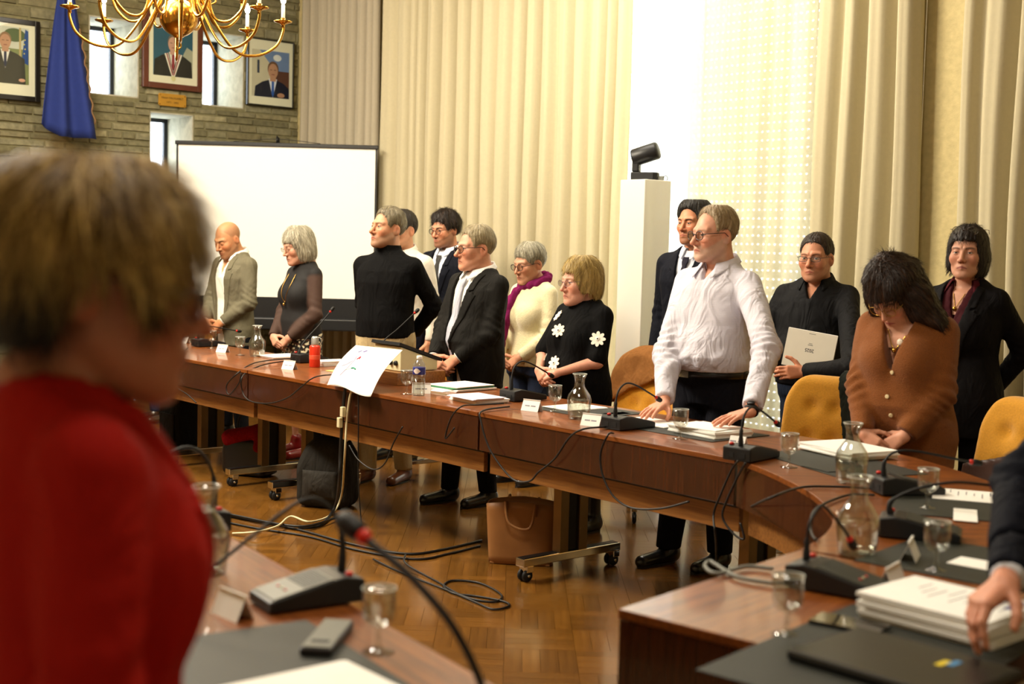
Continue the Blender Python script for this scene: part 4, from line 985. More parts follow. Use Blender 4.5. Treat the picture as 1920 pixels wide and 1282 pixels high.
def tie(root, prof, s, col, bend, bust, zb):
    m = fabric(col, 0.55, 0.10, 260, 0.05); z1 = 1.425 * s; z0 = zb - 0.05
    def yf(z): return np.interp(z, prof[0], prof[3]) - np.interp(z, prof[0], prof[2]) - 0.016
    def fn(a, b):
        z = z1 + (z0 - z1) * b; k = (z1 - z) / s
        hw = np.interp(k, [0, 0.03, 0.05, 0.06, 0.4], [0.020, 0.022, 0.014, 0.017, 0.040]); y = yf(z) - np.interp(k, [0, 0.045, 0.055], [0.012, 0.012, 0.004]) - 0.004 * math.cos((a - 0.5) * PI)
        return bend(np.array([[(a - 0.5) * 2 * hw, y, z]]))[0]
    MB().sheet(fn, 6, 30, thick=-0.006).build('tie', m, root)
CLASP = lambda z=0.92, y=-0.19, dx=0.0: dict(L=dict(w=(0.085 + dx, y + 0.015, z + 0.035), f=(-.74, -.28, -.58), b=(.15, -.88, .35), curl=(22, 28, 18)), R=dict(w=(-0.085 + dx, y - 0.022, z + 0.03), f=(.80, -.18, -.5), b=(-.25, -.85, .35), curl=(38, 36, 22)))
BEHIND = dict(L=dict(w=(0.10, 0.17, 0.93), f=(-.8, .1, -.5), b=(0, 1, .2), pole=(1, .5, 0), hide=True), R=dict(w=(-0.10, 0.17, 0.93), f=(.8, .1, -.5), b=(0, 1, .2), pole=(-1, .5, 0), hide=True))
SIDES = dict(L=dict(w=(0.25, -0.03, 0.84), f=(0, -.1, -1), b=(1, -.1, 0), pole=(.3, 1, 0)), R=dict(w=(-0.25, -0.03, 0.84), f=(0, -.1, -1), b=(-1, -.1, 0), pole=(-.3, 1, 0)))
# hairlines as (y, lowest z) from forehead to nape, in head coordinates
E_SHORT = [(-0.12, 0.108), (-0.080, 0.100), (-0.062, 0.088), (-0.050, 0.060), (-0.044, 0.012), (-0.036, -0.012), (-0.024, 0.004), (-0.012, 0.028), (0.02, 0.034), (0.036, 0.0), (0.06, -0.045), (0.12, -0.06)]
E_RECEDE = [(-0.12, 0.128), (-0.07, 0.122), (-0.05, 0.112), (-0.040, 0.085), (-0.034, 0.045), (-0.036, 0.0), (-0.024, 0.004), (-0.012, 0.028), (0.02, 0.034), (0.036, 0.0), (0.06, -0.045), (0.12, -0.06)]
E_BOB = [(-0.13, 0.050), (-0.085, 0.046), (-0.066, 0.030), (-0.055, -0.02), (-0.04, -0.085), (0.0, -0.105), (0.13, -0.11)]
def stand(px, py, N):
    return on_v(px, py, N)
def checks(V, s, A):
    z = V[:, 2]; b = np.array(srgb('#e4e2ec')); st = (np.sin(z * 2 * PI / 0.016) > 0.3)[:, None]
    return np.where(st, b * np.array([.86, .87, .94]), b)
M['knit'] = mat('fuzzy_knit', '#7d4614', 0.95, vary=0.22, scale=260, bump=0.5, sheen=0.12)
M['tweed'] = None
def tweed():
    m = bpy.data.materials.new('checked_tweed'); m.use_nodes = True; N = m.node_tree.nodes; L = m.node_tree.links; b = N['Principled BSDF']
    tc = N.new('ShaderNodeTexCoord'); vo = N.new('ShaderNodeTexVoronoi'); vo.inputs['Scale'].default_value = 65; L.new(tc.outputs['Object'], vo.inputs['Vector'])
    cr = N.new('ShaderNodeValToRGB'); cr.color_ramp.interpolation = 'CONSTANT'; e = cr.color_ramp.elements
    e[0].color = (*srgb('#17130f'), 1); e[1].position = 0.52; e[1].color = (*srgb('#d9cfae'), 1); x = e.new(0.78); x.color = (*srgb('#4a2a18'), 1)
    sx = N.new('ShaderNodeSeparateColor'); L.new(vo.outputs['Color'], sx.inputs[0]); L.new(sx.outputs[0], cr.inputs[0]); L.new(cr.outputs[0], b.inputs['Base Color']); b.inputs['Roughness'].default_value = 0.9
    return m
M['tweed'] = tweed()
def sheer_sleeves(V, s, A):
    arm = np.zeros(len(V))
    for sd in (1, -1):
        S, E_, T, F_, a = A[sd]
        for p, q in ((S + (E_ - S) * 0.12, E_), (E_, T)):
            d = q - p; t = np.clip(((V - p) @ d) / (d @ d), 0, 1); r = np.linalg.norm(V - p - t[:, None] * d, axis=1); arm = np.maximum(arm, np.clip((0.068 - r) / 0.012, 0, 1))
    k = (0.75 * arm)[:, None]
    return np.array(srgb('#100e0e')) * (1 - k) + np.array(srgb('#4a3226')) * k
M['black_sheer'] = mat('black_jersey', (1, 1, 1), 0.8, attr=True, vary=0.05, scale=150, bump=0.04)
def stripes():
    m = mat('striped_cotton', '#d3d0dc', .8, vary=.02, scale=150, bump=.03); N = m.node_tree.nodes; L = m.node_tree.links; b = N['Principled BSDF']; src = b.inputs['Base Color'].links[0].from_socket
    tc = N.new('ShaderNodeTexCoord'); wv = N.new('ShaderNodeTexWave'); wv.bands_direction = 'Z'; wv.inputs['Scale'].default_value = 60; wv.inputs['Distortion'].default_value = .4; L.new(tc.outputs['Object'], wv.inputs['Vector'])
    mr = N.new('ShaderNodeMapRange'); mr.inputs['To Min'].default_value = .80; mr.inputs['To Max'].default_value = 1.03; L.new(wv.outputs['Fac'], mr.inputs['Value']); vm = N.new('ShaderNodeVectorMath'); vm.operation = 'SCALE'; L.new(src, vm.inputs[0]); L.new(mr.outputs[0], vm.inputs['Scale']); L.new(vm.outputs[0], b.inputs['Base Color'])
    return wrinkle(m, .5, 6)
M['stripes'] = stripes()
p_white = stand(1340, 600, 1.08)
hands_w = dict(R=dict(world=onz(1246, 757, TZ + 0.076), wf=(-.55, -.75, -.13), wb=(-.1, -.12, 1), curl=(6, 8, 6), spread=1.0, bare=.12, pole=(-1, .6, 0)),
               L=dict(world=onz(1408, 772, TZ + 0.100), wf=(-.75, -.45, -.14), wb=(-.1, -.12, 1), curl=(6, 8, 6), spread=0.8, bare=.12, pole=(1, .6, 0)))
PEOPLE = {}
def P_(key, *a, **k): PEOPLE[key] = person(*a, **k); return PEOPLE[key]
P_('white', 'person in white striped shirt and dark belt, both hands resting on the table', p_white, -47, 1.80,
   dict(skin='#d39a80', yaw=-16, pitch=3, jaw=1.06, fat=.004, nose=1.15, lips=.8, beard=('#bfae9e', .45), brow='#a08a70', browk=.5, eye='#5b6670', frown=1.2,
        glasses=dict(col='#2a1d18', size=(.024, .019), r=.0021), hair=dict(style='short', t=.011, col='#8f7a5a', hi='#b3a184', edge=E_RECEDE, seed=3, lump=.002, top=1.6)),
   dict(type='shirt', mat=M['stripes'], col='#e6e3ee', ease=.016, r0=.066, r1=.060, r2=.045, fold=.0055, ff=30, hem=.965, blouson=.012, collar=True, collarm=fabric('#d6d3df', .8, .03, 200, .03), gap=.42, cbig=1.25, v=1.43, vtop=.04, seed=4, cut=.1, name='shirt'),
   hands_w, w=1.06, belly=.07, legs=dict(col='#15161d', belt=True, top=.955, fl=(.10, -.04), fr=(-.13, -.16), lw=1.1), hres=.0026, gres=.008)
P_('suit', 'person in charcoal suit with pale silver tie and tortoiseshell glasses, hands clasped', stand(893, 600, 1.05), -47, 1.695,
   dict(skin='#d59c80', yaw=-15, pitch=2, fat=.005, nose=1.15, lips=.85, brow='#8d8068', browk=.5, eye='#4b4a44', frown=1.3, glasses=dict(col='#3a241a', size=(.022, .019), r=.0022),
        hair=dict(style='short', t=.014, col='#8d8062', hi='#bdb192', edge=E_SHORT, seed=5, lump=.0015)),
   dict(type='jacket', col='#1d1c1a', shirt='#efeeea', tie='#b9bcca', vb=.98, vw=.085, fold=.0045, seed=2, hem=.74),
   CLASP(.90, -.235), w=1.08, belly=.05, legs=dict(col='#131316', fl=(.10, .02), fr=(-.12, -.10)), hres=.0027)
P_('blonde', 'person in black dress with white flower appliques and thin glasses', stand(1092, 600, 1.08), -48, 1.525,
   dict(skin='#d8a088', yaw=-12, pitch=4, fat=.004, nose=1.0, lips=.75, brow='#9c835a', browk=.4, eye='#5a6066', frown=1.6, lipc='#a35c50', glasses=dict(col='#7d6a7a', size=(.021, .015), r=.0011, metal=.6),
        hair=dict(style='bobshort', t=.022, len=.10, col='#9c8245', hi='#cbb375', root='#5d4a24', edge=[(-.13, .064), (-.085, .058), (-.07, .046), (-.055, .005), (-.035, -.02), (-.01, -.012), (.02, -.02), (.05, -.08), (.13, -.09)], fw=.05, fy=.045, fz=.06, seed=6, part=-.45, lump=.002)),
   dict(type='dress', col='#0b0b0c', ease=.018, r0=.066, r1=.066, upto=.45, fold=.003, hem=.55, nk=.012, seed=7, name='dress'),
   dict(L=dict(w=(.05, -.235, 1.03), f=(-.8, -.35, -.30), b=(.1, -.75, .6), curl=(30, 30, 20), bare=1.0), R=dict(w=(-.085, -.245, 1.04), f=(.65, -.3, -.45), b=(-.3, -.8, .35), curl=(28, 30, 20), bare=1.0)),
   fem=True, w=1.16, bust=1.1, belly=.045, legs=dict(type='skirt', col='#0a0a0b', hem=.40, top=.9, flare=.05, shoe='boot'), hres=.0027)
P_('bald', 'person in open grey suit jacket and white shirt without tie, hands clasped', stand(437, 600, 1.1), -40, 1.735,
   dict(skin='#c98f66', yaw=2, pitch=24, nose=1.1, brow='#241a14', browk=.85, eye='#2a1c14', lid=-.004, beard=('#5a4434', .38), scalp=('#5a4a38', .4)),
   dict(type='jacket', col='#6b6653', shirt='#f1eee4', vb=.86, vw=.075, vlow=.045, openv=True, gap=.5, fold=.0045, seed=12, hem=.74, vhem=.05),
   CLASP(.90, -.19), w=.98, legs=dict(col='#15171d'), hres=.0034, gres=.010)
P_('greyw', 'person in black top with sheer sleeves, long chain and checked skirt', stand(567, 600, 1.08), -50, 1.685,
   dict(skin='#cf9c82', yaw=-4, pitch=16, nose=.95, lips=.8, brow='#8c8270', browk=.4, lid=-.003, glasses=dict(col='#8a7a64', size=(.022, .015), r=.0011, metal=.7),
        hair=dict(style='bob', t=.020, len=.12, col='#96907c', hi='#cbc6b2', root='#5c5646', edge=E_BOB, fw=.052, fy=.04, fz=.045, seed=9, lump=.0018)),
   dict(type='top', colfn=sheer_sleeves, mat=M['black_sheer'], ease=.010, r0=.054, r1=.048, r2=.040, fold=.0025, hem=.90, seed=14, nk=.003, name='top'),
   CLASP(.88, -.17), fem=True, w=1.0, bust=1.1, belly=.02, legs=dict(type='skirt', mat=M['tweed'], hem=.52, top=.95, flare=.02, shoec='#7a1414'), hres=.0034, gres=.010)
P_('turtle', 'person in black turtleneck and beige trousers, hands behind the back', stand(724, 600, 1.0), -24, 1.805,
   dict(skin='#cf9878', yaw=-24, pitch=-6, nose=1.1, lips=.8, brow='#6d5c48', browk=.6, eye='#3a342c', lid=.002, beard=('#8a7866', .5), frown=1.0,
        hair=dict(style='short', t=.014, col='#6f6650', hi='#9a9078', edge=E_SHORT, seed=15, lump=.0015, lift=.004)),
   dict(type='turtleneck', col='#0b0b0c', ease=.012, r0=.062, r1=.054, r2=.042, fold=.0025, hem=.93, seed=16, name='turtleneck_sweater'),
   BEHIND, w=1.06, belly=.02, legs=dict(col='#b7a57e', top=.98, fl=(.11, .06), fr=(-.10, -.06), shoec='#5a2e14'), hres=.0033, gres=.010)
P_('behind', 'person in pale shirt almost hidden behind the black turtleneck', stand(752, 600, 1.62), -26, 1.81,
   dict(skin='#c99474', yaw=-10, pitch=0, brow='#221a14', hair=dict(style='short', t=.016, col='#221c18', hi='#3a322a', edge=E_SHORT, seed=18)),
   dict(type='shirt', col='#d8d2c6', ease=.016, fold=.004, hem=.93, seed=19, collar=True), SIDES, w=1.06, legs=dict(col='#1b2030'), hres=.0042, gres=.012)
P_('curly', 'person in navy suit, grey tie and round glasses behind the charcoal suit', stand(836, 600, 2.3), -33, 1.835,
   dict(skin='#c88c6c', yaw=-8, pitch=8, nose=1.05, brow='#1c1410', browk=.9, eye='#1e1610', lid=.001, beard=('#33241c', .5), glasses=dict(col='#141012', size=(.021, .019), r=.0022, n=2.1),
        hair=dict(style='short', t=.026, side=.9, col='#1b120d', hi='#3d2c1e', edge=[(-.13, .082), (-.085, .074), (-.058, .055), (-.045, .005), (-.03, -.01), (-.012, .02), (.02, .0), (.04, -.04), (.07, -.075), (.14, -.085)], seed=20, lump=.010, lfreq=60, groove=.003, lift_s=.5, slen=.03, ext=(.14, .16, .17, .16))),
   dict(type='jacket', col='#14161f', shirt='#dfe3ee', tie='#3c3a38', vb=1.06, vw=.075, fold=.004, seed=21, hem=.74),
   CLASP(.92, -.19), w=1.04, legs=dict(col='#11131a'), hres=.0033, gres=.010)
M['cream_knit'] = mat('cream_knit', '#e6dcb4', .95, vary=.08, scale=120, bump=.35, sheen=.4)
P_('cream', 'person in cream knit cardigan and magenta scarf with dark glasses', stand(997, 600, 1.8), -48, 1.605,
   dict(skin='#cf987a', yaw=-3, pitch=12, nose=.95, lips=.8, brow='#7a6a58', browk=.5, lid=-.001, glasses=dict(col='#2a1c20', size=(.023, .018), r=.0019),
        hair=dict(style='short', t=.017, top=1.3, col='#8f8a76', hi='#d2cdb8', root='#4c4638', edge=[(-.13, .072), (-.085, .066), (-.06, .05), (-.05, .02), (-.036, -.005), (-.024, .004), (-.012, .03), (.02, .034), (.036, .0), (.06, -.05), (.12, -.065)], seed=22, lump=.003)),
   dict(type='cardigan', mat=M['cream_knit'], col='#e6dcb4', ease=.018, r0=.062, r1=.054, r2=.044, fold=.004, hem=.86, seed=23, nk=.012, name='cardigan'),
   CLASP(.90, -.19), fem=True, w=1.08, bust=1.0, legs=dict(col='#2b3348', top=.92), hres=.0033, gres=.010)
P_('navy', 'person in navy suit and dark tie behind the white striped shirt', stand(1297, 600, 2.34), -36, 1.89,
   dict(skin='#c98a68', yaw=-8, pitch=2, nose=1.05, brow='#16100c', browk=.95, eye='#1c130d', beard=('#3b2a20', .4), hair=dict(style='short', t=.022, top=1.5, col='#15120f', hi='#2f2a22', edge=E_SHORT, seed=24, lump=.0025)),
   dict(type='jacket', col='#12141d', shirt='#d5dae8', tie='#191726', vb=1.06, vw=.07, fold=.003, seed=25, hem=.76),
   SIDES, w=1.0, legs=dict(col='#10121a'), hres=.0033, gres=.011)
p_bs = stand(1527, 600, 2.22)
P_('blackshirt', 'person in black shirt with narrow glasses holding a pale booklet', p_bs, -30, 1.695,
   dict(skin='#c58a6c', yaw=-2, pitch=3, fat=.005, nose=1.1, lips=.8, brow='#3a2a1e', browk=.6, eye='#38424a', lid=.003, beard=('#6a5040', .22), frown=1.1, glasses=dict(col='#15161c', size=(.024, .013), r=.0015, n=3.2),
        hair=dict(style='short', t=.010, col='#2c2018', hi='#463526', edge=E_SHORT, temple=(.045, .010), seed=26)),
   dict(type='shirt', col='#121214', ease=.020, r0=.066, r1=.058, r2=.046, fold=.005, hem=.86, seed=27, collar=True, gap=.55, v=1.40, vtop=.045, rough=.7),
   dict(R=dict(w=(-.16, -.20, .98), f=(.55, -.55, .25), b=(-.6, -.75, -.1), curl=(35, 30, 20), hide=True), L=dict(world=on_v(1508, 697, 1.82), wf=(-.96, -.12, -.04), wb=(-.12, -.95, .2), curl=(20, 34, 20), thumb=(.45, .85, -.1), elbow=on_v(1598, 690, 1.84))),
   w=1.10, belly=.05, legs=dict(col='#1c2434', top=.9), hres=.0031, gres=.010)
P_('brown', 'person in fuzzy brown cardigan and gold glasses looking down, hands folded', stand(1705, 650, 1.03), -38, 1.60,
   dict(skin='#cf9a80', yaw=-12, pitch=40, nose=.95, lips=1.0, brow='#22160f', lid=-.005, lipc='#a3474a', glasses=dict(col='#b08a3c', size=(.024, .020), r=.0015, metal=.8),
        hair=dict(style='long', t=.040, len=.20, col='#22150f', hi='#4d3220', edge=[(-.14, .052), (-.085, .05), (-.07, .04), (-.055, -.04), (-.04, -.2), (.14, -.3)], fw=.056, fy=.03, fz=.055, seed=28, lump=.012, lfreq=42, res=.0045, groove=.005, lift_s=.07,
                  locks=[((.085, .02, 0), (.115, -.01, -.15), .055, .07), ((-.08, .02, 0), (-.10, -.02, -.14), .050, .055), ((0, .07, .0), (0, .075, -.20), .09, .09), ((.115, -.01, -.13), (.115, -.05, -.25), .07, .05), ((-.10, -.02, -.13), (-.105, -.05, -.22), .055, .035)], ext=(.24, .26, .18, .36), strands=5000, slen=.045)),
   dict(type='cardigan', mat=M['knit'], col='#7d4614', ease=.026, r0=.076, r1=.068, r2=.052, fold=.005, hem=.74, seed=29, v=1.24, vtop=.075, nk=.01, name='cardigan'),
   CLASP(.88, -.23), fem=True, w=1.20, bust=1.1, belly=.04, lean=.12, legs=dict(col='#17161a', top=.9), hres=.0029, gres=.009)
P_('burg', 'person in black jacket over maroon shirt, glasses pushed up on the head', stand(1806, 600, 2.0), -42, 1.73,
   dict(skin='#bd8a72', yaw=10, pitch=-2, nose=1.0, lips=1.0, brow='#2c1e18', browk=.7, eye='#2d2620', lid=.001, lipc='#8c4442', frown=1.2, fat=.002, glasses=dict(col='#3a2c24', size=(.024, .018), r=.0016, off=(0, .035, .105)),
        hair=dict(style='bob', t=.018, len=.11, col='#1c1412', hi='#352823', edge=[(-.13, .066), (-.085, .062), (-.066, .045), (-.055, -.01), (-.045, -.065), (0, -.085), (.13, -.09)], fw=.054, fy=.04, fz=.062, seed=31, jag=.008, part=-.25, lift_s=.3, lump=.002)),
   dict(type='jacket', col='#0e0c0e', shirt='#3a1218', collarc='#4a161e', vb=1.0, vw=.085, gap=.75, openv=True, fold=.003, seed=32, hem=.70, cuff=False),
   BEHIND, fem=True, w=1.10, bust=1.0, legs=dict(col='#0d0c0e'), hres=.0031, gres=.010)
# foreground person in red, seen from behind the shoulder
p_red = aty(143, 600, 1.56)
P_('red', 'person in red jacket and glasses standing at the foreground table', p_red, 120, 1.668,
   dict(skin='#b9785c', scale=1.12, yaw=-13, pitch=8, nose=1.0, lips=1.0, brow='#4a3626', eye='#33281e', lid=.001, glasses=dict(col='#3a3f55', size=(.024, .018), r=.0016, metal=.3),
        hair=dict(style='fg', t=.024, top=1.15, side=.8, len=.05, col='#7d5f2c', hi='#e6c478', root='#3a2812', under=(.030, '#1a120c'), edge=[(-.15, .040), (-.095, .030), (-.075, .010), (-.052, -.012), (-.035, .0), (-.018, .022), (.004, .026), (.022, .005), (.04, -.05), (.07, -.075), (.14, -.08)], fw=.056, fy=.05, fz=.05, seed=33, hib=.08, lump=.003, res=.0036, taper=0, strands=6000, slen=.05)),  # blond streaks, paled further to stand in for light on the crown
   dict(type='jacket', col='#a81a12', shirt='#7a120e', vb=1.06, vw=.07, fold=.006, seed=34, hem=.74, cuff=False, collar=False),
   SIDES, fem=True, w=.98, bust=.5, legs=dict(col='#15141a'), hres=.0031, gres=.010)
# person at the right arm of the table, mostly outside the picture: dark sleeve and hand on the papers
P_('right', 'person in dark navy jacket reaching over the thick paper stack on the right table arm', (1.62, 2.86), -75, 1.74,
   dict(skin='#c98f74', pitch=20, brow='#2a1c14', hair=dict(style='short', t=.014, col='#2a211a', hi='#463a2e', edge=E_SHORT, seed=36)),
   dict(type='jacket', col='#0d0f18', shirt='#d8dae2', vb=1.06, fold=.004, seed=37, hem=.74),
   dict(R=dict(world=onz(1890, 1092, .935), wf=(-.80, -.40, -.36), wb=(-.2, .1, .95), curl=(25, 30, 20), elbow=Vector((1.19, 3.02, 1.05))), L=dict(w=(.25, -.03, .84), f=(0, -.1, -1), b=(1, -.1, 0), pole=(.3, 1, 0))),
   w=1.05, lean=.25, legs=dict(col='#10121a'), hres=.0042, gres=.011)
# two people at the far end, of whom little more than the legs shows
P_('jeans', 'person in blue jeans and brown boots at the far end of the long table', stand(303, 600, 1.0), -44, 1.68,
   dict(skin='#c99476', pitch=10, brow='#3a2a1e', hair=dict(style='bob', t=.018, len=.1, col='#3a2a1c', hi='#5a4630', edge=E_BOB, seed=38)),
   dict(type='sweater', col='#2c2f38', ease=.016, hem=.90, seed=39, name='sweater'), CLASP(.90, -.18), fem=True, w=1.0, legs=dict(col='#222c42', shoe='boot', shoec='#3a2416', fl=(.09, .0), fr=(-.09, -.02), lw=.85), hres=.0045, gres=.013)
P_('fardark', 'person in black trousers beyond the blue jeans at the stone wall end', stand(196, 600, .5), -40, 1.70,
   dict(skin='#c99476', pitch=10, brow='#2a1c14', hair=dict(style='short', t=.014, col='#2a211a', hi='#463a2e', edge=E_SHORT, seed=40)),
   dict(type='sweater', col='#17181c', ease=.016, hem=.90, seed=41, name='sweater'), CLASP(.90, -.18), w=1.0, legs=dict(col='#0e0f13'), hres=.0045, gres=.013)
# ---------------- details laid onto the clothes
def surf(o, x, z, front=True):
    """point and normal of a garment's front at local (x, z)"""
    me = o.data; n = len(me.vertices); co = np.empty(n * 3); me.vertices.foreach_get('co', co); co = co.reshape(-1, 3); nr = np.empty(n * 3); me.vertices.foreach_get('normal', nr); nr = nr.reshape(-1, 3)
    m = (np.abs(co[:, 0] - x) < 0.012) & (np.abs(co[:, 2] - z) < 0.012)
    c = co[m]; k = np.argmin(c[:, 1]); return c[k], nr[m][k]
def child(root, nm): return [c for c in root.children if c.name.split('.')[0] == nm][0]
def flower(root, garment, x, z, r, pt=None):
    p, nrm = pt if pt is not None else surf(garment, x, z); R_ = Vector(nrm).to_track_quat('Z', 'Y').to_matrix().to_4x4(); Mx = Matrix.Translation(Vector(p) + Vector(nrm) * 0.003) @ R_
    f = MB()
    for k in range(8):
        a = 2 * PI * k / 8; c, s_ = math.cos(a), math.sin(a); pts = []
        for j in range(14):
            b = 2 * PI * j / 14; px, py = 0.62 * r + 0.40 * r * math.cos(b), 0.24 * r * math.sin(b); pts.append((px * c - py * s_, px * s_ + py * c))
        f.prism(pts, 0, 0.004, Mx)
    f.lathe([(r * 0.28, 0), (r * 0.28, 0.006), (r * 0.12, 0.006), (0, 0.003)], 12, Mx)
    o = f.build('flower_applique', M['applique'], root); MB().lathe([(0, 0.007), (r * .1, 0.007), (r * .1, 0.0065), (0, 0.0065)], 8, Mx).build('flower_eye', fabric('#0b0b0c', .85), o)
M['applique'] = mat('white_applique', '#efeadc', 0.8, vary=0.03)
bl = PEOPLE['blonde']; dr = child(bl, 'dress')
for (x, z, r) in ((-.105, 1.205, .036), (-.015, 1.13, .040), (-.02, .955, .042), (-.15, .96, .036)):
    flower(bl, dr, x, z, r)
me = dr.data; n_ = len(me.vertices); co_ = np.empty(n_ * 3); me.vertices.foreach_get('co', co_); co_ = co_.reshape(-1, 3); nr_ = np.empty(n_ * 3); me.vertices.foreach_get('normal', nr_); nr_ = nr_.reshape(-1, 3)
k_ = np.argmin(np.linalg.norm(co_ - np.array([.215, -.10, 1.10]), axis=1)); flower(bl, dr, 0, 0, .044, (co_[k_], nr_[k_]))
# buttons and necklace of the brown cardigan, necklaces, scarf
br = PEOPLE['brown']; cg = child(br, 'cardigan'); M['pearl'] = mat('pearl_button', '#d9c79c', 0.3, vary=0.04)
for z in (1.09, 1.00, .91):
    p, nm = surf(cg, .005, z); MB().lathe([(0, 0), (.009, 0), (.009, .004), (.006, .005), (0, .004)], 12, Matrix.Translation(p) @ Vector(nm).to_track_quat('Z', 'Y').to_matrix().to_4x4()).build('button', M['pearl'], br)
def necklace(root, pts, r, m, pend=None):
    o = MB().tube(spline(pts, 6), r, 6).build('necklace', m, root)
    if pend is not None: MB().lathe([(0, -.012), (.008, -.008), (.011, 0), (.008, .008), (0, .012)], 10, Matrix.Translation(pend)).build('pendant', m, o)
bb = child(br, 'body')
pz = [surf(bb, x, z)[0] + np.array([0, -.004, 0]) for x, z in ((-.05, 1.26), (-.03, 1.22), (0, 1.195), (.03, 1.22), (.05, 1.26))]
necklace(br, pz, .0022, mat('gold_chain', '#c9a24a', 0.25, 1.0), pz[2] + np.array([0, -.008, -.008]))
MB().lathe([(0, 0), (.016, .002), (.012, .008), (0, .006)], 7, Matrix.Translation(pz[3] + np.array([.005, -.008, .01])) @ Matrix.Rotation(PI / 2, 4, 'X')).build('brooch', mat('shell', '#f0e4d0', 0.3), br)
gw = PEOPLE['greyw']; gt = child(gw, 'top')
pz = [surf(gt, x, z)[0] + np.array([0, -.006, 0]) for x, z in ((-.055, 1.345), (-.045, 1.26), (-.025, 1.18), (0, 1.12), (.025, 1.18), (.045, 1.26), (.055, 1.345))]
necklace(gw, pz, .0025, mat('brass_chain', '#b08a4a', 0.3, 1.0), pz[3] + np.array([0, -.01, -.015]))
bu = PEOPLE['burg']; bs = child(bu, 'body')
pz = [surf(bs, x, z)[0] + np.array([0, -.004, 0]) for x, z in ((-.04, 1.415), (-.02, 1.37), (0, 1.345), (.02, 1.37), (.04, 1.415))]
necklace(bu, pz, .0016, mat('gold_chain_b', '#c9a24a', 0.25, 1.0), pz[2] + np.array([0, -.005, -.006]))
# magenta scarf: a loop round the neck and two hanging ends
cr = PEOPLE['cream']; cd = child(cr, 'cardigan'); M['scarf'] = fabric('#7c1f56', 0.9, 0.14, 60, 0.35)
s_ = 1.605 / 1.75; P = grid((-.17, -.24, .80), (.17, .16, 1.50), 0.008)
d = None
ring = [(0.078 * math.sin(t), 0.02 - 0.088 * math.cos(t), 1.352 - 0.035 * math.cos(t)) for t in [2 * PI * k / 12 for k in range(13)]]
for a, b in zip(ring[:-1], ring[1:]):
    e = rc(P, a, b, .030, .030); d = e if d is None else smin(d, e, .012)
fx = [(-.055, 1.29), (-.075, 1.2), (-.085, 1.08), (-.085, .94), (-.08, .86)]
pp = [surf(cd, x, z)[0] + np.array([0, -.004, 0]) for x, z in fx]
for a, b in zip(pp[:-1], pp[1:]): d = smin(d, rc(P, a, b, .030, .034), .015)
d = d + F32(.004) * np.sin(P[0] * 160 + 3 * np.sin(P[2] * 20)) ; V, Q = surfnet(d, P[3], .008); link('scarf', np_mesh('scarf', V, Q), M['scarf'], cr)
# wristwatch of the striped shirt, booklet in the black-shirted person's hand
wp = PEOPLE['white']; S_, E_, T_, F_, a_ = ARMS[wp['label']][1]; ax_ = Vector(E_ - T_).normalized(); Mw = Matrix.Translation(Vector(T_) + ax_ * .008) @ ax_.to_track_quat('Z', 'Y').to_matrix().to_4x4()
wt = MB().lathe([(.031, -.009), (.034, -.009), (.034, .009), (.031, .009), (.031, -.009)], 24, Mw).build('wristwatch', M['rubber'], wp)
bk_ = Vector(F_[:, 2]); MB().lathe([(0, 0), (.018, 0), (.018, .007), (.015, .009), (0, .009)], 18, Matrix.Translation(Vector(T_) + ax_ * .008 + bk_ * .031) @ bk_.to_track_quat('Z', 'Y').to_matrix().to_4x4()).build('watch_face', M['black'], wt)
bsx = PEOPLE['blackshirt']
def text_mesh(body, size, m, parent, Mx, name='lettering', align='CENTER'):
    cu = bpy.data.curves.new('txt', 'FONT'); cu.body = body; cu.size = size; cu.align_x = align; cu.align_y = 'CENTER'; cu.extrude = 0.0004; cu.resolution_u = 2
    ob = bpy.data.objects.new('txt', cu); COL.objects.link(ob); dg = bpy.context.evaluated_depsgraph_get(); dg.update()
    me = bpy.data.meshes.new_from_object(ob.evaluated_get(dg)); bpy.data.objects.remove(ob); me.transform(Mx); me.materials.clear()
    return link(name, me, m, parent)
wb = Matrix.Translation(on_v(1518, 657, 1.95)) @ Matrix.Rotation(math.radians(-40), 4, 'Z') @ Matrix.Rotation(math.radians(6), 4, 'Y') @ Matrix.Rotation(math.radians(-8), 4, 'X')
book = empty('booklet', (0, 0, 0), 0, 'pale booklet with upside down year printed, held against the black shirt', 'booklet'); book.location = wb.to_translation(); book.rotation_euler = wb.to_euler()
bevel(MB().box(-.150, .150, -.004, .004, -.105, .105).build('cover', mat('grey_card', '#b9b2a2', 0.5, vary=0.02), book), .001)
MB().box(-.147, .147, -.003, .003, .105, .107).build('page_edge', M['paper'], book)
tx = Matrix.Rotation(PI / 2, 4, 'X') @ Matrix.Rotation(PI, 4, 'Z')
text_mesh('2025', .028, M['ink'], book, Matrix.Translation((.0, -.0045, .0)) @ tx)
for k, (z, w_) in enumerate(((.028, .03), (.036, .022), (.09, .04))): MB().box(.0 - w_ / 2, .0 + w_ / 2, -.0046, -.0042, z, z + .0025).build('print_line', M['ink'], book)
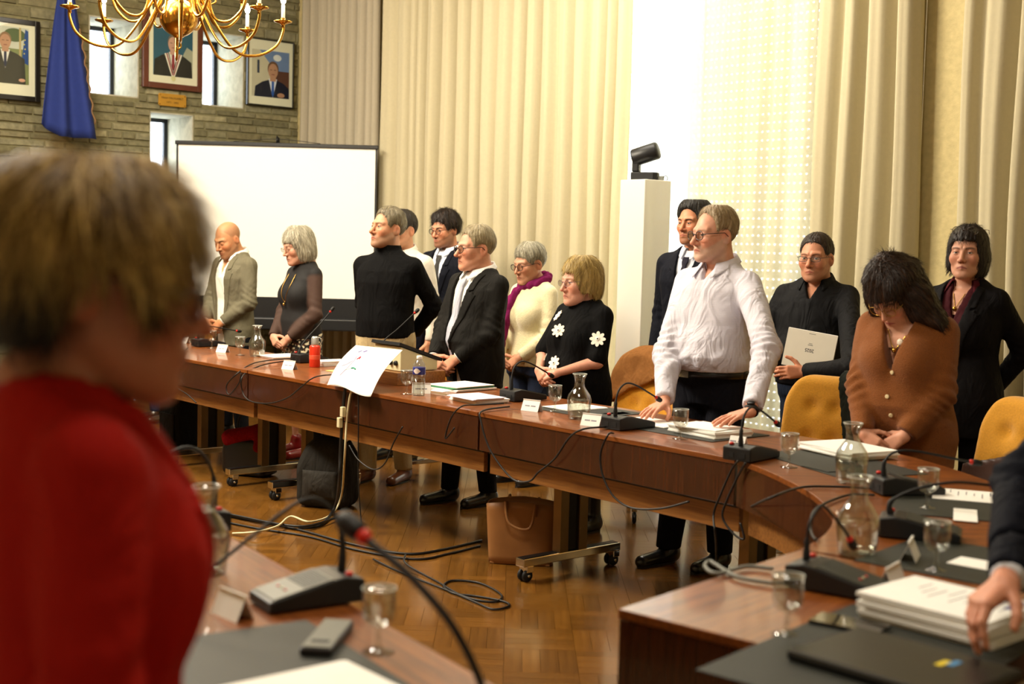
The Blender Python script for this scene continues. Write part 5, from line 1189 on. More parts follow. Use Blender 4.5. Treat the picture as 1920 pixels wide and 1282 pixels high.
# ================================================================ fixtures on and by the walls
RW = RA + PI / 2     # frame of the stone wall: x along it to the right, -y out into the room
def on_stone(px, py, off=0.0):
    p = on_u(px, py, U_STONE + off); return p
def poly_print(parent, shapes, name='print'):
    """flat print: (material, polygon in x,z) painted one over the other"""
    mb = MB(); mats = []; mi = []; y = 0
    for m, pts in shapes:
        if m not in mats: mats.append(m)
        n = len(pts); mb.add([(p[0], y, p[1]) for p in pts], [tuple(range(n))]); mi.append(mats.index(m)); y -= 0.0004
    me = mb.mesh(name)
    for m in mats: me.materials.append(m)
    me.polygons.foreach_set('material_index', mi); return link(name, me, None, parent)
def ellp(cx, cz, rx, rz, n=20, a0=0, a1=2 * PI): return [(cx + rx * math.cos(a0 + (a1 - a0) * k / n), cz + rz * math.sin(a0 + (a1 - a0) * k / n)) for k in range(n + (0 if a1 - a0 > 6 else 1))]
_pm = {}
def ink(c):
    if c not in _pm: _pm[c] = mat('print_' + c.strip('#'), c, 0.45, vary=0.06, scale=12)
    return _pm[c]
def portrait(label, xl, xr, yt, yb, xm, fcol, fw, matw, shapes_fn):
    a = on_stone(xl, (yt + yb) / 2, .05); b = on_stone(xr, (yt + yb) / 2, .05); w_ = (b - a).length; zt = on_stone(xm, yt, .05).z; zb = on_stone(xm, yb, .05).z; h_ = zt - zb
    c = (a + b) / 2; r = empty('framed_portrait', (c.x, c.y, zb), RW, label, 'portrait'); hw = w_ / 2
    fm = mat('frame_' + fcol.strip('#'), fcol, 0.35, vary=0.1, coat=0.2)
    for x0, x1, z0, z1 in ((-hw, -hw + fw, 0, h_), (hw - fw, hw, 0, h_), (-hw + fw, hw - fw, 0, fw), (-hw + fw, hw - fw, h_ - fw, h_)): bevel(MB().box(x0, x1, -.018, .03, z0, z1).build('frame_rail', fm, r), .004)
    MB().box(-hw + fw, hw - fw, -.004, .02, fw, h_ - fw).build('mount', mat('mount_card', '#e9e2c4', 0.8, vary=0.02), r)
    iw = hw - fw - matw[0]; z0 = fw + matw[1]; z1 = h_ - fw - matw[2]
    pr = poly_print(r, shapes_fn(iw, z0, z1)); pr.location = (0, -.0045, 0)
    MB().box(-hw + fw, hw - fw, -.0125, -.0115, fw, h_ - fw).build('glazing', M['pane'], r)
    return r
def bust(iw, z0, z1, cx, hr, suit, skin, hair, shirt, tie, hz):
    H = z1 - z0; hx = cx * iw; hy = z0 + hz * H; r = hr * iw; sw = 2.6 * r; b = z0
    cl = lambda x: max(-iw, min(iw, x))
    return [(ink(suit), [(cl(hx - sw * 1.05), b), (cl(hx + sw * 1.05), b), (cl(hx + sw), hy - 2.2 * r), (cl(hx + sw * .6), hy - 1.55 * r), (cl(hx + r * .5), hy - 1.2 * r), (cl(hx - r * .5), hy - 1.2 * r), (cl(hx - sw * .6), hy - 1.55 * r), (cl(hx - sw), hy - 2.2 * r)]),
            (ink(shirt), [(hx - r * .62, hy - 1.1 * r), (hx, hy - 3.6 * r), (hx + r * .62, hy - 1.1 * r)]), (ink(tie), [(hx - r * .17, hy - 1.3 * r), (hx - r * .2, hy - 3.0 * r), (hx, hy - 3.5 * r), (hx + r * .2, hy - 3.0 * r), (hx + r * .17, hy - 1.3 * r)]),
            (ink(skin), [(hx - r * .42, hy - .6 * r), (hx - r * .45, hy - 1.4 * r), (hx + r * .45, hy - 1.4 * r), (hx + r * .42, hy - .6 * r)]), (ink(hair), ellp(hx, hy + .22 * r, .82 * r, .98 * r)), (ink(skin), ellp(hx, hy - .08 * r, .72 * r, .98 * r)),
            (ink('#5a3a2a'), [(hx - .45 * r, hy + .12 * r), (hx - .12 * r, hy + .12 * r), (hx - .12 * r, hy + .04 * r), (hx - .45 * r, hy + .04 * r)]), (ink('#5a3a2a'), [(hx + .45 * r, hy + .12 * r), (hx + .12 * r, hy + .12 * r), (hx + .12 * r, hy + .04 * r), (hx + .45 * r, hy + .04 * r)]), (ink('#8a4a40'), ellp(hx, hy - .52 * r, .26 * r, .06 * r))]
def sh1(iw, z0, z1):
    H = z1 - z0; R_ = lambda a, b, c, d: [(a * iw, z0 + c * H), (b * iw, z0 + c * H), (b * iw, z0 + d * H), (a * iw, z0 + d * H)]
    s = [(ink('#c9c9b4'), R_(-1, 1, 0, 1)), (ink('#55633a'), ellp(.45 * iw, z0 + .86 * H, .42 * iw, .12 * H)), (ink('#7d8450'), R_(-1, 1, .0, .62)), (ink('#b9a36a'), R_(.62, .70, .3, 1)), (ink('#274a86'), [(.72 * iw, z0 + .4 * H), (.98 * iw, z0 + .35 * H), (.98 * iw, z0 + .95 * H), (.86 * iw, z0 + .98 * H)])]
    for k in range(4): s.append((ink('#d8c94a'), ellp((.82 + .03 * (k % 2)) * iw, z0 + (.55 + .08 * k) * H, .025 * iw, .014 * H, 8)))
    return s + bust(iw, z0, z1, .08, .29, '#3a3626', '#b98a68', '#8a6a48', '#e4e0d2', '#2a2c40', .74) + [(ink('#c99a7c'), ellp(.72 * iw, z0 + .07 * H, .13 * iw, .03 * H))]
def sh2(iw, z0, z1):
    H = z1 - z0; s = [(ink('#1f5468'), [(-iw, z0), (iw, z0), (iw, z1), (-iw, z1)]), (ink('#a8a890'), [(.45 * iw, z0), (iw, z0), (iw, z0 + .55 * H), (.7 * iw, z0 + .62 * H), (.5 * iw, z0 + .45 * H)])]
    s += bust(iw, z0, z1, .0, .36, '#15130f', '#c99a82', '#6a6258', '#e4dccb', '#8a2430', .66)
    r = .36 * iw; hy = z0 + .66 * H
    for sg in (-1, 1): s += [(ink('#e6dfc9'), [(sg * .75 * r, hy - 1.25 * r), (sg * 1.25 * r, hy - 1.35 * r), (sg * .2 * r, hy - 4.3 * r), (sg * -.05 * r, hy - 4.1 * r)]), (ink('#8e2230'), [(sg * .85 * r, hy - 1.27 * r), (sg * 1.02 * r, hy - 1.3 * r), (sg * .12 * r, hy - 4.15 * r), (0, hy - 4.0 * r)])]
    return s + [(ink('#d8cf96'), ellp(.02 * r, hy - 4.5 * r, .32 * r, .32 * r))]
def sh3(iw, z0, z1):
    H = z1 - z0; s = [(ink('#6f86ad'), [(-iw, z0), (iw, z0), (iw, z1), (-iw, z1)]), (ink('#c9c0a2'), [(-iw, z0), (.05 * iw, z0), (.2 * iw, z0 + .6 * H), (-.6 * iw, z1), (-iw, z1)]), (ink('#5c3a2c'), [(.15 * iw, z0), (iw, z0), (iw, z0 + .58 * H), (.2 * iw, z0 + .58 * H)]), (ink('#dfe0dc'), ellp(.35 * iw, z0 + .86 * H, .22 * iw, .07 * H)), (ink('#39404f'), [(-.72 * iw, z0 + .5 * H), (-.6 * iw, z0 + .5 * H), (-.6 * iw, z0 + .78 * H), (-.72 * iw, z0 + .78 * H)])]
    return s + bust(iw, z0, z1, .12, .36, '#161a2c', '#b98a6a', '#6a4a30', '#dfe2ea', '#2c5aa8', .58) + [(ink('#b98a6a'), ellp(.55 * iw, z0 + .06 * H, .2 * iw, .05 * H))]
portrait('black framed portrait of a suited figure beside a blue starred flag', -66, 74, 34, 187, 20, '#17130f', .045, (.055, .10, .03), sh1)
portrait('brown wooden framed portrait of a figure wearing a ribbon and medal', 268, 379, 26, 168, 323, '#5a2a1a', .055, (.05, .07, .07), sh2)
portrait('thin black framed portrait of a figure in navy suit and blue tie', 463, 550, 74, 200, 506, '#1a1712', .014, (.04, .08, .10), sh3)
# brass plaque
c = on_stone(323, 188, .04); pl = empty('plaque', (c.x, c.y, c.z - .06), RW, 'small brass plaque with two engraved lines below the wooden framed portrait', 'plaque')
bevel(MB().prism([(-.145, 0.012), (-.133, 0), (.133, 0), (.145, .012), (.145, .108), (.133, .12), (-.133, .12), (-.145, .108)], -.004, .006, Matrix.Rotation(PI / 2, 4, 'X')).build('plate', mat('satin_brass', '#b98a2e', 0.45, 0.3), pl), .002)
tx = Matrix.Rotation(PI / 2, 4, 'X')
text_mesh('Henri FAUGARET', .030, mat('engraving', '#4a3510', 0.7), pl, Matrix.Translation((0, -.0075, .078)) @ tx); text_mesh('1971 - 2002', .026, mat('engraving_b', '#4a3510', 0.7), pl, Matrix.Translation((0, -.0075, .036)) @ tx)
for x in (-.13, .13):
    for z in (.016, .104): MB().lathe([(0, 0), (.006, 0), (.004, .003), (0, .004)], 8, Matrix.Translation((x, -.006, z)) @ Matrix.Rotation(PI / 2, 4, 'X')).build('screw', M['brass'], pl)
# blue flag hanging from a slanted pole
a = on_stone(128, -30, .35); fl = empty('flag', (a.x, a.y, on_stone(128, 258, .3).z), RW, 'deep blue flag hanging limp on the stone wall between portrait and slit window', 'flag')
FH = a.z - fl.location.z
def ff(u, v):
    wd = .055 + .20 * (1 - v) ** .9 * 1.0; x = (u - .5) * 2 * wd + .03 * (1 - v) ; return (x - .02, .05 * math.sin(u * 13 + 1.2 * v) * (.35 + .65 * (1 - v)) - .02, FH * v + (1 - v) * .10 * max(0, .3 - u) / .3)
flo = MB().sheet(ff, 44, 16, thick=.003).build('cloth', mat('blue_flag', '#1d2f74', 0.85, vary=.06, scale=30), fl)
def fe(u, v): p = ff(.985 + .015 * u, v * .62 + .1); return (p[0] + .012 * math.sin(v * 37) + .01 * u, p[1] - .012, p[2])
MB().sheet(fe, 2, 24, thick=.004).build('fringe', mat('flag_edge', '#8a6a4a', .8), flo)
MB().tube([(.0, .30, FH - .28), (.0, -.06, FH + .12)], .014, 10).build('pole', wood('flagpole', '#5a3a1c', '#7a5430'), fl)
# projection screen on its stand
SY = 12.15; tl = aty(331, 264, SY); tr = aty(708, 272, SY); bl_ = aty(334, 600, SY); w_ = (tr - tl).length
ps = empty('projection_screen', ((tl.x + tr.x) / 2, SY, 0), math.atan2(0.0, 1) + 0.0, 'white projection screen with black borders on a stand', 'screen'); zt = (tl.z + tr.z) / 2; hw = w_ / 2
zw0 = aty(520, 557, SY).z; zw1 = zt - .035
MB().box(-hw + .018, hw - .018, -.002, .002, zw0, zw1).build('screen_fabric', mat('screen_white', '#fbfaf2', 0.9, vary=0.0), ps)
sb = M['black']
bevel(MB().box(-hw - .01, hw + .01, -.022, .022, zt - .035, zt).build('top_bar', sb, ps), .006)
MB().box(-hw, -hw + .018, -.003, .003, zw0, zw1).build('side_border', sb, ps); MB().box(hw - .018, hw, -.003, .003, zw0, zw1).build('side_border', sb, ps)
MB().box(-hw, hw, -.003, .003, zw0 - .19, zw0).build('lower_border', sb, ps)
bevel(MB().box(-hw - .03, hw + .03, -.05, .05, zw0 - .30, zw0 - .19).build('roller_case', sb, ps), .012)
MB().tube([(0, .06, .12), (0, .06, zt + .05)], .014, 10).build('post', M['blackmetal'], ps); MB().tube([(0, .06, zt + .05), (0, 0, zt + .06), (0, -.01, zt)], .008, 8).build('hook', M['blackmetal'], ps)
MB().tube(spline([(-.4, 0, zt + .003), (0, .0, zt + .035), (.4, 0, zt + .003)], 6), .003, 6).build('hanging_wire', M['blackmetal'], ps)
for k in range(3):
    a = 2 * PI * k / 3 + .5; MB().tube([(0, .06, .45), (.34 * math.cos(a), .06 + .34 * math.sin(a), .015)], .011, 8).build('leg', M['blackmetal'], ps)
# white column with the pan-tilt camera
CY = 9.15; c = aty(1211, 338, CY); co = empty('column', (c.x, c.y, 0), math.radians(38), 'glossy white square column carrying the camera in front of the curtains', 'column'); ch = c.z - .0
bevel(MB().box(-.125, .125, -.125, .125, 0, ch).build('shaft', mat('gloss_white', '#e2e0d8', 0.06, vary=0.0, coat=1.0, spec=1.0), co), .006)
pc = empty('ptz_camera', (c.x, c.y, ch), math.radians(-20), 'black pan tilt conference camera on top of the white column', 'camera')
bevel(MB().prism([(-.10, -.05), (.06, -.05), (.09, -.03), (.09, .03), (.06, .05), (-.10, .05)], .0, .055).build('base', M['black'], pc), .008)
bevel(MB().box(-.095, -.045, -.04, .04, .055, .19).build('yoke', M['black'], pc), .01)
hd = Matrix.Translation((-.025, 0, .175)) @ Matrix.Rotation(math.radians(72), 4, 'Y')
ho = MB().lathe([(0, -.075), (.056, -.075), (.062, -.065), (.062, .10), (.054, .112), (0, .112)], 24, hd).build('camera_head', M['black'], pc)
MB().lathe([(.042, -.079), (.042, -.074), (.02, -.076), (0, -.076)], 20, hd).build('lens', mat('lens_glass', '#050508', .05, coat=1), ho)
MB().box(.075, .125, -.016, .016, .0, .03).build('plug', M['grille'], pc)
MB().tube(spline([(.12, .01, .015), (.135, .01, .035), (.15, .02, .02), (.14, .04, .004)], 6), .003, 6).build('cable', M['rubber'], pc)
# chandelier
CHY = 7.7; c = aty(335, 33, CHY); cz = c.z
chd = empty('chandelier', (c.x, c.y, cz), 0.2, 'brass chandelier with large ball and curved candle arms', 'chandelier')
M['flame'] = mat('lamp_bulb', '#fff2cc', .3, emit=((1.0, .86, .58), 30.0)); M['candle'] = mat('candle_sleeve', '#f0e6c0', .5, emit=((1.0, .85, .55), .6))
prof_ = [(0, -.135), (.008, -.132), (.010, -.126), (.008, -.120), (.02, -.116), (.03, -.111)] + [(.11 * math.cos(t), .11 * math.sin(t)) for t in [-1.25 + 2.5 * k / 22 for k in range(23)]] + [(.03, .113), (.022, .13), (.035, .16), (.05, .19), (.03, .24), (.022, .3), (.03, .36), (.05, .42), (.02, .5), (.012, .6)]
MB().lathe(prof_, 40).build('ball_stem', M['brass'], chd)
MB().tube(spline([(0, 0, -.13), (.012, 0, -.15), (.012, 0, -.17), (-.004, 0, -.18), (-.012, 0, -.165)], 5), .005, 8).build('pull_hook', M['brass'], chd)
MB().tube([(0, 0, .58), (0, 0, Z_CEIL - cz)], .009, 8).build('rod', M['brass'], chd)
def arm(k, n, rad, z0, zlow, zend, off):
    a = 2 * PI * (k + off) / n; ca, sa = math.cos(a), math.sin(a); q = lambda r, z: (r * ca, r * sa, z)
    ar = MB().tube(spline([q(.03, z0), q(.07, z0 + .04), q(.11, z0 - .02), q(.16, z0 - .14), q(rad * .52, zlow + .03), q(rad * .74, zlow), q(rad * .93, zlow + .06), q(rad * 1.0, zend - .05), q(rad, zend)], 7), .0085, 8).build('arm', M['brass'], chd)
    T_ = Matrix.Translation(q(rad, zend))
    MB().lathe([(0, -.03), (.012, -.025), (.008, -.012), (.02, -.004), (.052, .006), (.055, .012), (.02, .006), (.014, .012), (.016, .03), (0, .03)], 20, T_).build('drip_pan', M['brass'], ar)
    MB().lathe([(.011, .03), (.011, .105), (0, .107)], 12, T_).build('candle', M['candle'], ar)
    MB().lathe([(.004, .107), (.014, .122), (.016, .135), (.010, .155), (.003, .172), (0, .175)], 12, T_).build('bulb', M['flame'], ar)
    sc_ = MB().tube(spline([q(.15, z0 - .10), q(.19, z0 - .05), q(.21, z0 - .09), q(.185, z0 - .11)], 6), .005, 6).build('scroll', M['brass'], ar)
for k in range(8): arm(k, 8, .60, .20, -.19, .01, .1)
for k in range(8): arm(k, 8, .40, .34, -.02, .16, .6)
pl_ = bpy.data.lights.new('chandelier_light', 'POINT'); pl_.energy = 110; pl_.color = (1, .80, .52); pl_.shadow_soft_size = .35; plo = bpy.data.objects.new('chandelier_light', pl_); COL.objects.link(plo); plo.location = (c.x, c.y, cz + .36)
# ================================================================ things on the tables
def rr_box(mb, x0, x1, y0, y1, z0, z1): return mb.box(x0, x1, y0, y1, z0, z1)
GOOSE = {'arch': [(0, .03, .05), (0, .03, .11), (0, .045, .165), (0, .09, .195), (0, .15, .185), (0, .24, .145), (0, .29, .12)],
         'up': [(0, .03, .05), (0, .04, .09), (.01, .08, .15), (.02, .17, .24), (.03, .25, .33)],
         'low': [(0, .03, .05), (0, .03, .10), (.01, .06, .135), (.02, .13, .14), (.03, .27, .115), (.03, .33, .105)],
         'long': [(0, .03, .05), (0, .03, .13), (.0, .06, .20), (0, .12, .225), (0, .22, .17), (0, .38, .06)]}
def mic_unit(px, py, rz, goose, label, top='black', gs=1.0, group=None, at=None, bend_=None):
    p = at if at is not None else onz(px, py, TZ)
    r = empty('microphone_unit', (p.x, p.y, TZ + .0036), rz, label, 'microphone', group)
    w_ = .062
    b = MB().prism([(0, 0), (.0, .052), (.045, .060), (.075, .056), (.225, .024), (.225, .0)], -w_, w_, Matrix(((0, 0, 1, 0), (1, 0, 0, 0), (0, 1, 0, 0), (0, 0, 0, 1))))
    bevel(b.build('body', M['black'], r), .005)
    sl = Matrix.Translation((0, .075, .0566)) @ Matrix.Rotation(math.atan2(-.032, .15), 4, 'X')
    tp = MB().box(-w_ + .006, w_ - .006, 0, .142, 0, .0016, sl).build('top_plate', M['grille'] if top == 'grey' else M['pad'], r)
    if top == 'grey':
        for k in range(11): MB().box(-w_ + .012, w_ - .012, .004 + k * .006, .0065 + k * .006, .0016, .0026, sl).build('grille_rib', M['pad'], tp)
    for k in range(3): MB().lathe([(0, .0016), (.004, .0016), (.004, .003), (0, .0032)], 8, sl @ Matrix.Translation((-.02 + .02 * k, .10, 0))).build('key', [M['red'], M['cream'], M['red']][k], tp)
    MB().lathe([(0, 0), (.009, 0), (.009, .006), (.006, .009), (0, .009)], 14, Matrix.Translation((-.04, .03, .0575))).build('talk_button', M['red'], r)
    for k in (-1, 1): MB().box(.025 * k - .013, .025 * k + .013, -.0015, .003, .012, .032).build('socket', M['rubber'], r)
    g = GOOSE[goose] if bend_ is None else bend_; pts = spline([(x, y, z_ + .004) for x, y, z_ in g], 6)
    n = len(pts); gn = MB().tube(pts, [.0095 if i < 4 else (.0075 if i < 7 else .0042 * gs) for i in range(n)], 8).build('gooseneck', M['rubber'], r)
    d = (pts[-1] - pts[-2]).normalized(); R_ = Matrix.Translation(pts[-1]) @ d.to_track_quat('Z', 'Y').to_matrix().to_4x4() @ Matrix.Scale(gs, 4)
    MB().lathe([(.0048, -.012), (.0085, -.006), (.0085, 0)], 12, R_).build('light_ring', M['red'], gn)
    MB().lathe([(.008, 0), (.011, .006), (.012, .02), (.010, .032), (.004, .037), (0, .038)], 14, R_).build('microphone_head', M['rubber'], gn)
    return r
_b = onz(930, 1440, TZ); _iv = Matrix.Rotation(-ang2, 3, 'Z')
fg_bend = [(0, .03, .05), (0, .035, .09)] + [tuple(_iv @ (aty(x, y, d_) - Vector((_b.x, _b.y, TZ)))) for x, y, d_ in ((905, 1300, 1.99), (850, 1185, 2.0), (770, 1090, 2.03), (705, 1035, 2.06), (678, 1012, 2.08))]
mic_unit(365, 650, RA, 'low', 'black microphone unit in front of the person in the grey suit jacket')
mic_unit(553, 680, RA, 'up', 'black microphone unit left of the red flask with its stalk angled upward')
mic_unit(0, 0, RA, 'up', 'black microphone unit behind the hanging white drawing', at=on_v(693, 655, .47), bend_=[(0, .03, .05), (0, .04, .10), (.0, .10, .20), (.0, .2, .27), (.0, .33, .37)])
mic_unit(950, 752, RA, 'arch', 'black microphone unit beside the open white booklet')
mic_unit(1144, 806, RA, 'arch', 'black microphone unit between the carafe and the thin goblet of the striped shirt')
mic_unit(1380, 866, RA + .15, 'arch', 'black microphone unit at the joint to the curved corner table')
mic_unit(1640, 925, RA - .55, 'low', 'black microphone unit on the curved corner before the brown cardigan')
mic_unit(1648, 1000, ang + .35, 'low', 'black microphone unit behind the water carafe on the curved corner', bend_=[(0, .03, .05), (0, .03, .09), (-.02, .10, .13), (-.06, .2, .15), (-.12, .30, .14)])
mic_unit(1488, 1092, ang + .1, 'arch', 'black microphone unit near the end of the right table arm', bend_=[(0, .03, .05), (0, .03, .10), (.0, .035, .145), (-.03, .045, .18), (-.07, .05, .17), (-.14, .07, .11), (-.17, .075, .08)])
mic_unit(662, 1118, ang2, 'long', 'grey topped microphone unit in the middle of the foreground table', top='grey')
mic_unit(420, 990, ang2, 'long', 'grey topped microphone unit beside the foreground carafe', top='grey')
mic_unit(0, 0, ang2, 'up', 'microphone unit at the near end of the foreground table with a long leaning stalk', top='grey', at=onz(930, 1440, TZ), bend_=fg_bend, gs=1.6)
def name_card(px, py, rz, label, w_=.10, h_=.055):
    p = onz(px, py, TZ); r = empty('name_card', (p.x, p.y, TZ), rz, label, 'card')
    for s in (-1, 1):
        a = math.radians(24) * s; MB().box(-w_ / 2, w_ / 2, -.0006, .0006, 0, h_ / math.cos(a), Matrix.Translation((0, .022 * s, 0)) @ Matrix.Rotation(a, 4, 'X')).build('card_face', M['paper'], r)
    for k, (a, b) in enumerate(((-.032, -.004), (.002, .03))): MB().box(a, b, -.0012, -.0006, .024, .030, Matrix.Translation((0, -.022, 0)) @ Matrix.Rotation(math.radians(-24), 4, 'X')).build('print_line', mat('card_ink', '#8a8a96', .8), r)
    return r
FX = RA + .25
name_card(345, 643, FX, 'white name card before the person in the grey suit jacket')
name_card(418, 660, FX, 'white name card left of the far carafe')
name_card(543, 692, FX, 'white name card in front of the unit beside the red flask')
name_card(790, 737, RA + .9, 'white name card half hidden behind the plastic water bottle')
name_card(997, 770, FX, 'white name card left of the central carafe')
name_card(1110, 798, FX, 'white name card right of the central carafe')
name_card(1384, 838, FX, 'white name card behind the unit at the curved joint', .07, .045)
name_card(1706, 1048, ang + .3, 'white name card seen from behind on the curved corner')
name_card(1672, 1100, ang + .1, 'white name card seen from behind near the right arm unit')
name_card(436, 1155, ang2 + .2, 'white name card seen from behind on the foreground table')
def goblet(px, py, label, s=1.0):
    p = onz(px, py, TZ); r = empty('goblet', (p.x, p.y, TZ), 0, label, 'glass'); S = Matrix.Scale(s, 4)
    MB().lathe([(0, 0), (.032, 0), (.033, .002), (.012, .006), (.006, .012), (.0048, .030), (.0052, .044), (.010, .050)], 28, S).build('foot', M['glass'], r)
    n = 12; b = MB(); prof = [(.008, .049), (.022, .056), (.030, .066), (.033, .082), (.0335, .105), (.0345, .128)]; vs = []; seg = 48
    for j, (rad, z) in enumerate(prof):
        for k in range(seg):
            a = 2 * PI * k / seg; cut = .0022 * abs(math.sin(a * n / 2)) * (1 if 1 <= j <= 4 else 0); vs.append(((rad - .002 + cut) * math.cos(a) * s, (rad - .002 + cut) * math.sin(a) * s, z * s))
    b.add(vs, [(i * seg + k, i * seg + (k + 1) % seg, (i + 1) * seg + (k + 1) % seg, (i + 1) * seg + k) for i in range(len(prof) - 1) for k in range(seg)], True)
    b.lathe([(.0325, .128), (.031, .105), (.030, .082), (.026, .067), (.012, .058), (0, .056)], 32, S); b.build('bowl', M['glass'], r)
    MB().tube([(.0335 * s * math.cos(2 * PI * k / 32), .0335 * s * math.sin(2 * PI * k / 32), .128 * s) for k in range(32)], .0011, 6, closed=True).build('rim', mat('rim_glint', '#e8eee6', .08, vary=0, alpha=.55), r)  # pale ring standing in for the bright glint along the rim
    return r
for (x, y, l) in ((397, 653, 'cut goblet beside the far microphone unit'), (450, 666, 'cut goblet left of the far carafe'), (762, 739, 'cut goblet left of the plastic water bottle'), (1040, 771, 'cut goblet left of the central carafe'), (1275, 823, 'cut goblet in front of the striped shirt papers'),
                  (1479, 876, 'cut goblet right of the unit at the curved joint'), (1738, 953, 'cut goblet beside the unit before the brown cardigan'), (1754, 1070, 'cut goblet on the dark pad beside the turned name card'), (1474, 1190, 'cut goblet on the corner of the near dark desk pad'), (709, 1222, 'cut goblet beside the foreground microphone unit')):
    goblet(x, y, l)
def carafe(px, py, label, fill=.45):
    p = onz(px, py, TZ); r = empty('carafe', (p.x, p.y, TZ), 0, label, 'carafe')
    out = [(0, .004), (.046, 0), (.050, .004), (.054, .040), (.0575, .090), (.052, .112), (.036, .135), (.025, .152), (.0225, .170), (.024, .190), (.034, .212)]
    inn = [(.0325, .212), (.0225, .190), (.021, .170), (.0235, .152), (.0345, .135), (.050, .112), (.0555, .090), (.052, .040), (.047, .008), (0, .008)]
    MB().lathe(out + inn, 36).build('glass_body', M['glass'], r)
    h = .008 + fill * .19; ws = [(0, .0085), (.046, .0085), (.0515, .040), (min(.055, .052 + .03 * (h - .04)), h), (0, h)]
    MB().lathe(ws, 32).build('water', M['water'], r)
    MB().tube([(.0335 * math.cos(2 * PI * k / 32), .0335 * math.sin(2 * PI * k / 32), .212) for k in range(32)], .0016, 6, closed=True).build('rim', mat('carafe_rim_glint', '#e8eee6', .08, vary=0, alpha=.6), r)  # glint of the lip, put in as a pale ring
    return r
for (x, y, l) in ((482, 668, 'water carafe on the far table section'), (1085, 785, 'water carafe in front of the black flower dress'), (1595, 905, 'water carafe before the brown cardigan'), (1606, 1040, 'water carafe on the inner edge of the curved corner'), (385, 1075, 'water carafe on the foreground table beside the red jacket')): carafe(x, y, l)
def sheaf(px, py, rz, w_, d_, h_, label, n=1, cat='papers', col='#f2f0ea', name='paper_stack', z=TZ, fan=.03):
    p = onz(px, py, z); r = empty(name, (p.x, p.y, z + .0006), rz, label, cat); q = random.Random(int(px * 7 + py)); m = M['paper'] if col == '#f2f0ea' else mat('cover_' + col.strip('#'), col, .6, vary=.03)
    for k in range(n):
        z0 = h_ * k / n; Mx = Matrix.Translation((q.uniform(-.006, .006), q.uniform(-.006, .006), z0)) @ Matrix.Rotation(q.uniform(-fan, fan), 4, 'Z')
        mm = MB()
        def fn(a, b): return Mx @ Vector(((a - .5) * w_, (b - .5) * d_, h_ / n * .92 + (.004 if k == n - 1 else 0) * (a ** 4)))
        o = mm.box(-w_ / 2, w_ / 2, -d_ / 2, d_ / 2, 0, h_ / n * .94, Mx).build('sheaf' if h_ / n > .002 else 'sheet', m, r)
    return r
def textlines(r, w_, d_, z, rows, seed=1):
    q = random.Random(seed); m = mat('print_ink', '#5a5a66', .8)
    for k in range(rows):
        y = d_ * (.38 - .76 * k / rows); x0_ = q.uniform(-.38, -.15) * w_; x1 = x0_ + q.uniform(.2, .5) * w_; MB().box(x0_, x1, y - .0012, y + .0012, z, z + .0004).build('print_line', m, r)
VR = RA
sheaf(527, 669, VR, .22, .26, .012, 'thin pile of papers behind the far carafe', 3)
sheaf(622, 684, VR, .14, .22, .03, 'pile of papers behind the red flask', 4)
o = sheaf(642, 697, VR + .1, .20, .10, .003, 'yellow edged sheet right of the red flask', 1, col='#d9cf7a')
s1 = sheaf(862, 729, VR + .1, .26, .30, .012, 'stack of white folders topped by a green one before the charcoal suit', 3); 
sheaf(860, 724, VR + .05, .25, .30, .007, 'green folder lying on the white folders', 2, 'folder', '#3f8a5a', 'folder', TZ + .013)
sheaf(863, 722, VR + .1, .24, .28, .006, 'white papers on top of the green folder', 2, z=TZ + .021)
sheaf(822, 733, VR + .2, .11, .05, .002, 'small white slip right of the water bottle')
sheaf(898, 752, VR - .1, .25, .20, .022, 'white closed booklet pile left of the microphone unit', 3)
sheaf(893, 745, VR - .05, .24, .19, .008, 'open white booklet with blue inner page', 2, 'booklet', '#dcdcec', 'booklet', TZ + .023)
def pad(px, py, rz, w_, d_, label):
    p = onz(px, py, TZ); o = bevel(MB().box(-w_ / 2, w_ / 2, -d_ / 2, d_ / 2, 0, .0028).build('desk_pad', M['pad'], None, (p.x, p.y, TZ + .0004), rz), .001); return tag(o, label, 'desk pad')
pad(1098, 770, RA, .46, .36, 'dark desk pad under the papers before the black flower dress'); sheaf(1078, 764, VR, .20, .26, .004, 'loose white papers under the folded hands of the flower dress', 2, z=TZ + .0036)
pad(1300, 808, RA, .55, .38, 'dark desk pad under the papers of the striped shirt'); sheaf(1222, 792, VR + .1, .30, .21, .003, 'flat white sheets before the striped shirt', 2, z=TZ + .0036)
sheaf(1330, 812, VR - .1, .30, .22, .028, 'thick stack of papers beside the goblet of the striped shirt', 5, z=TZ + .0036); sheaf(1326, 800, VR + .12, .24, .2, .004, 'loose sheet on the thick papers of the striped shirt', 1, z=TZ + .033)
ph = pad(1156, 776, RA - .1, .07, .14, 'dark phone lying right of the central carafe'); ph.name = 'phone'; ph['category'] = 'phone'
pad(1570, 868, RA - .35, .60, .38, 'dark desk pad under the papers before the brown cardigan'); sheaf(1588, 850, RA - .25, .32, .24, .03, 'thick stack of papers under the hands of the brown cardigan', 5, z=TZ + .0036)
ph = pad(1545, 880, RA - .2, .15, .09, 'black phone case lying before the brown cardigan papers'); ph.name = 'phone'; ph['category'] = 'phone'; ph.location.z = TZ + .0036
pad(1790, 945, RA - 1.05, .50, .40, 'dark desk pad under a printed sheet right of the corner goblet'); q_ = sheaf(1834, 931, RA - 1.05, .21, .30, .002, 'printed sheet on the dark pad at the corner', 1, z=TZ + .0036); textlines(q_, .21, .30, .0026, 9, 5)
sheaf(1812, 966, RA - 1.05, .20, .07, .002, 'narrow white slip below the printed sheet', 1, z=TZ + .0036)
pad(1800, 1052, ang, .42, .40, 'dark desk pad under the goblet beside the turned name card'); sheaf(1838, 1060, ang, .10, .14, .002, 'small white note on the pad beside the navy sleeve', 1, z=TZ + .0036)
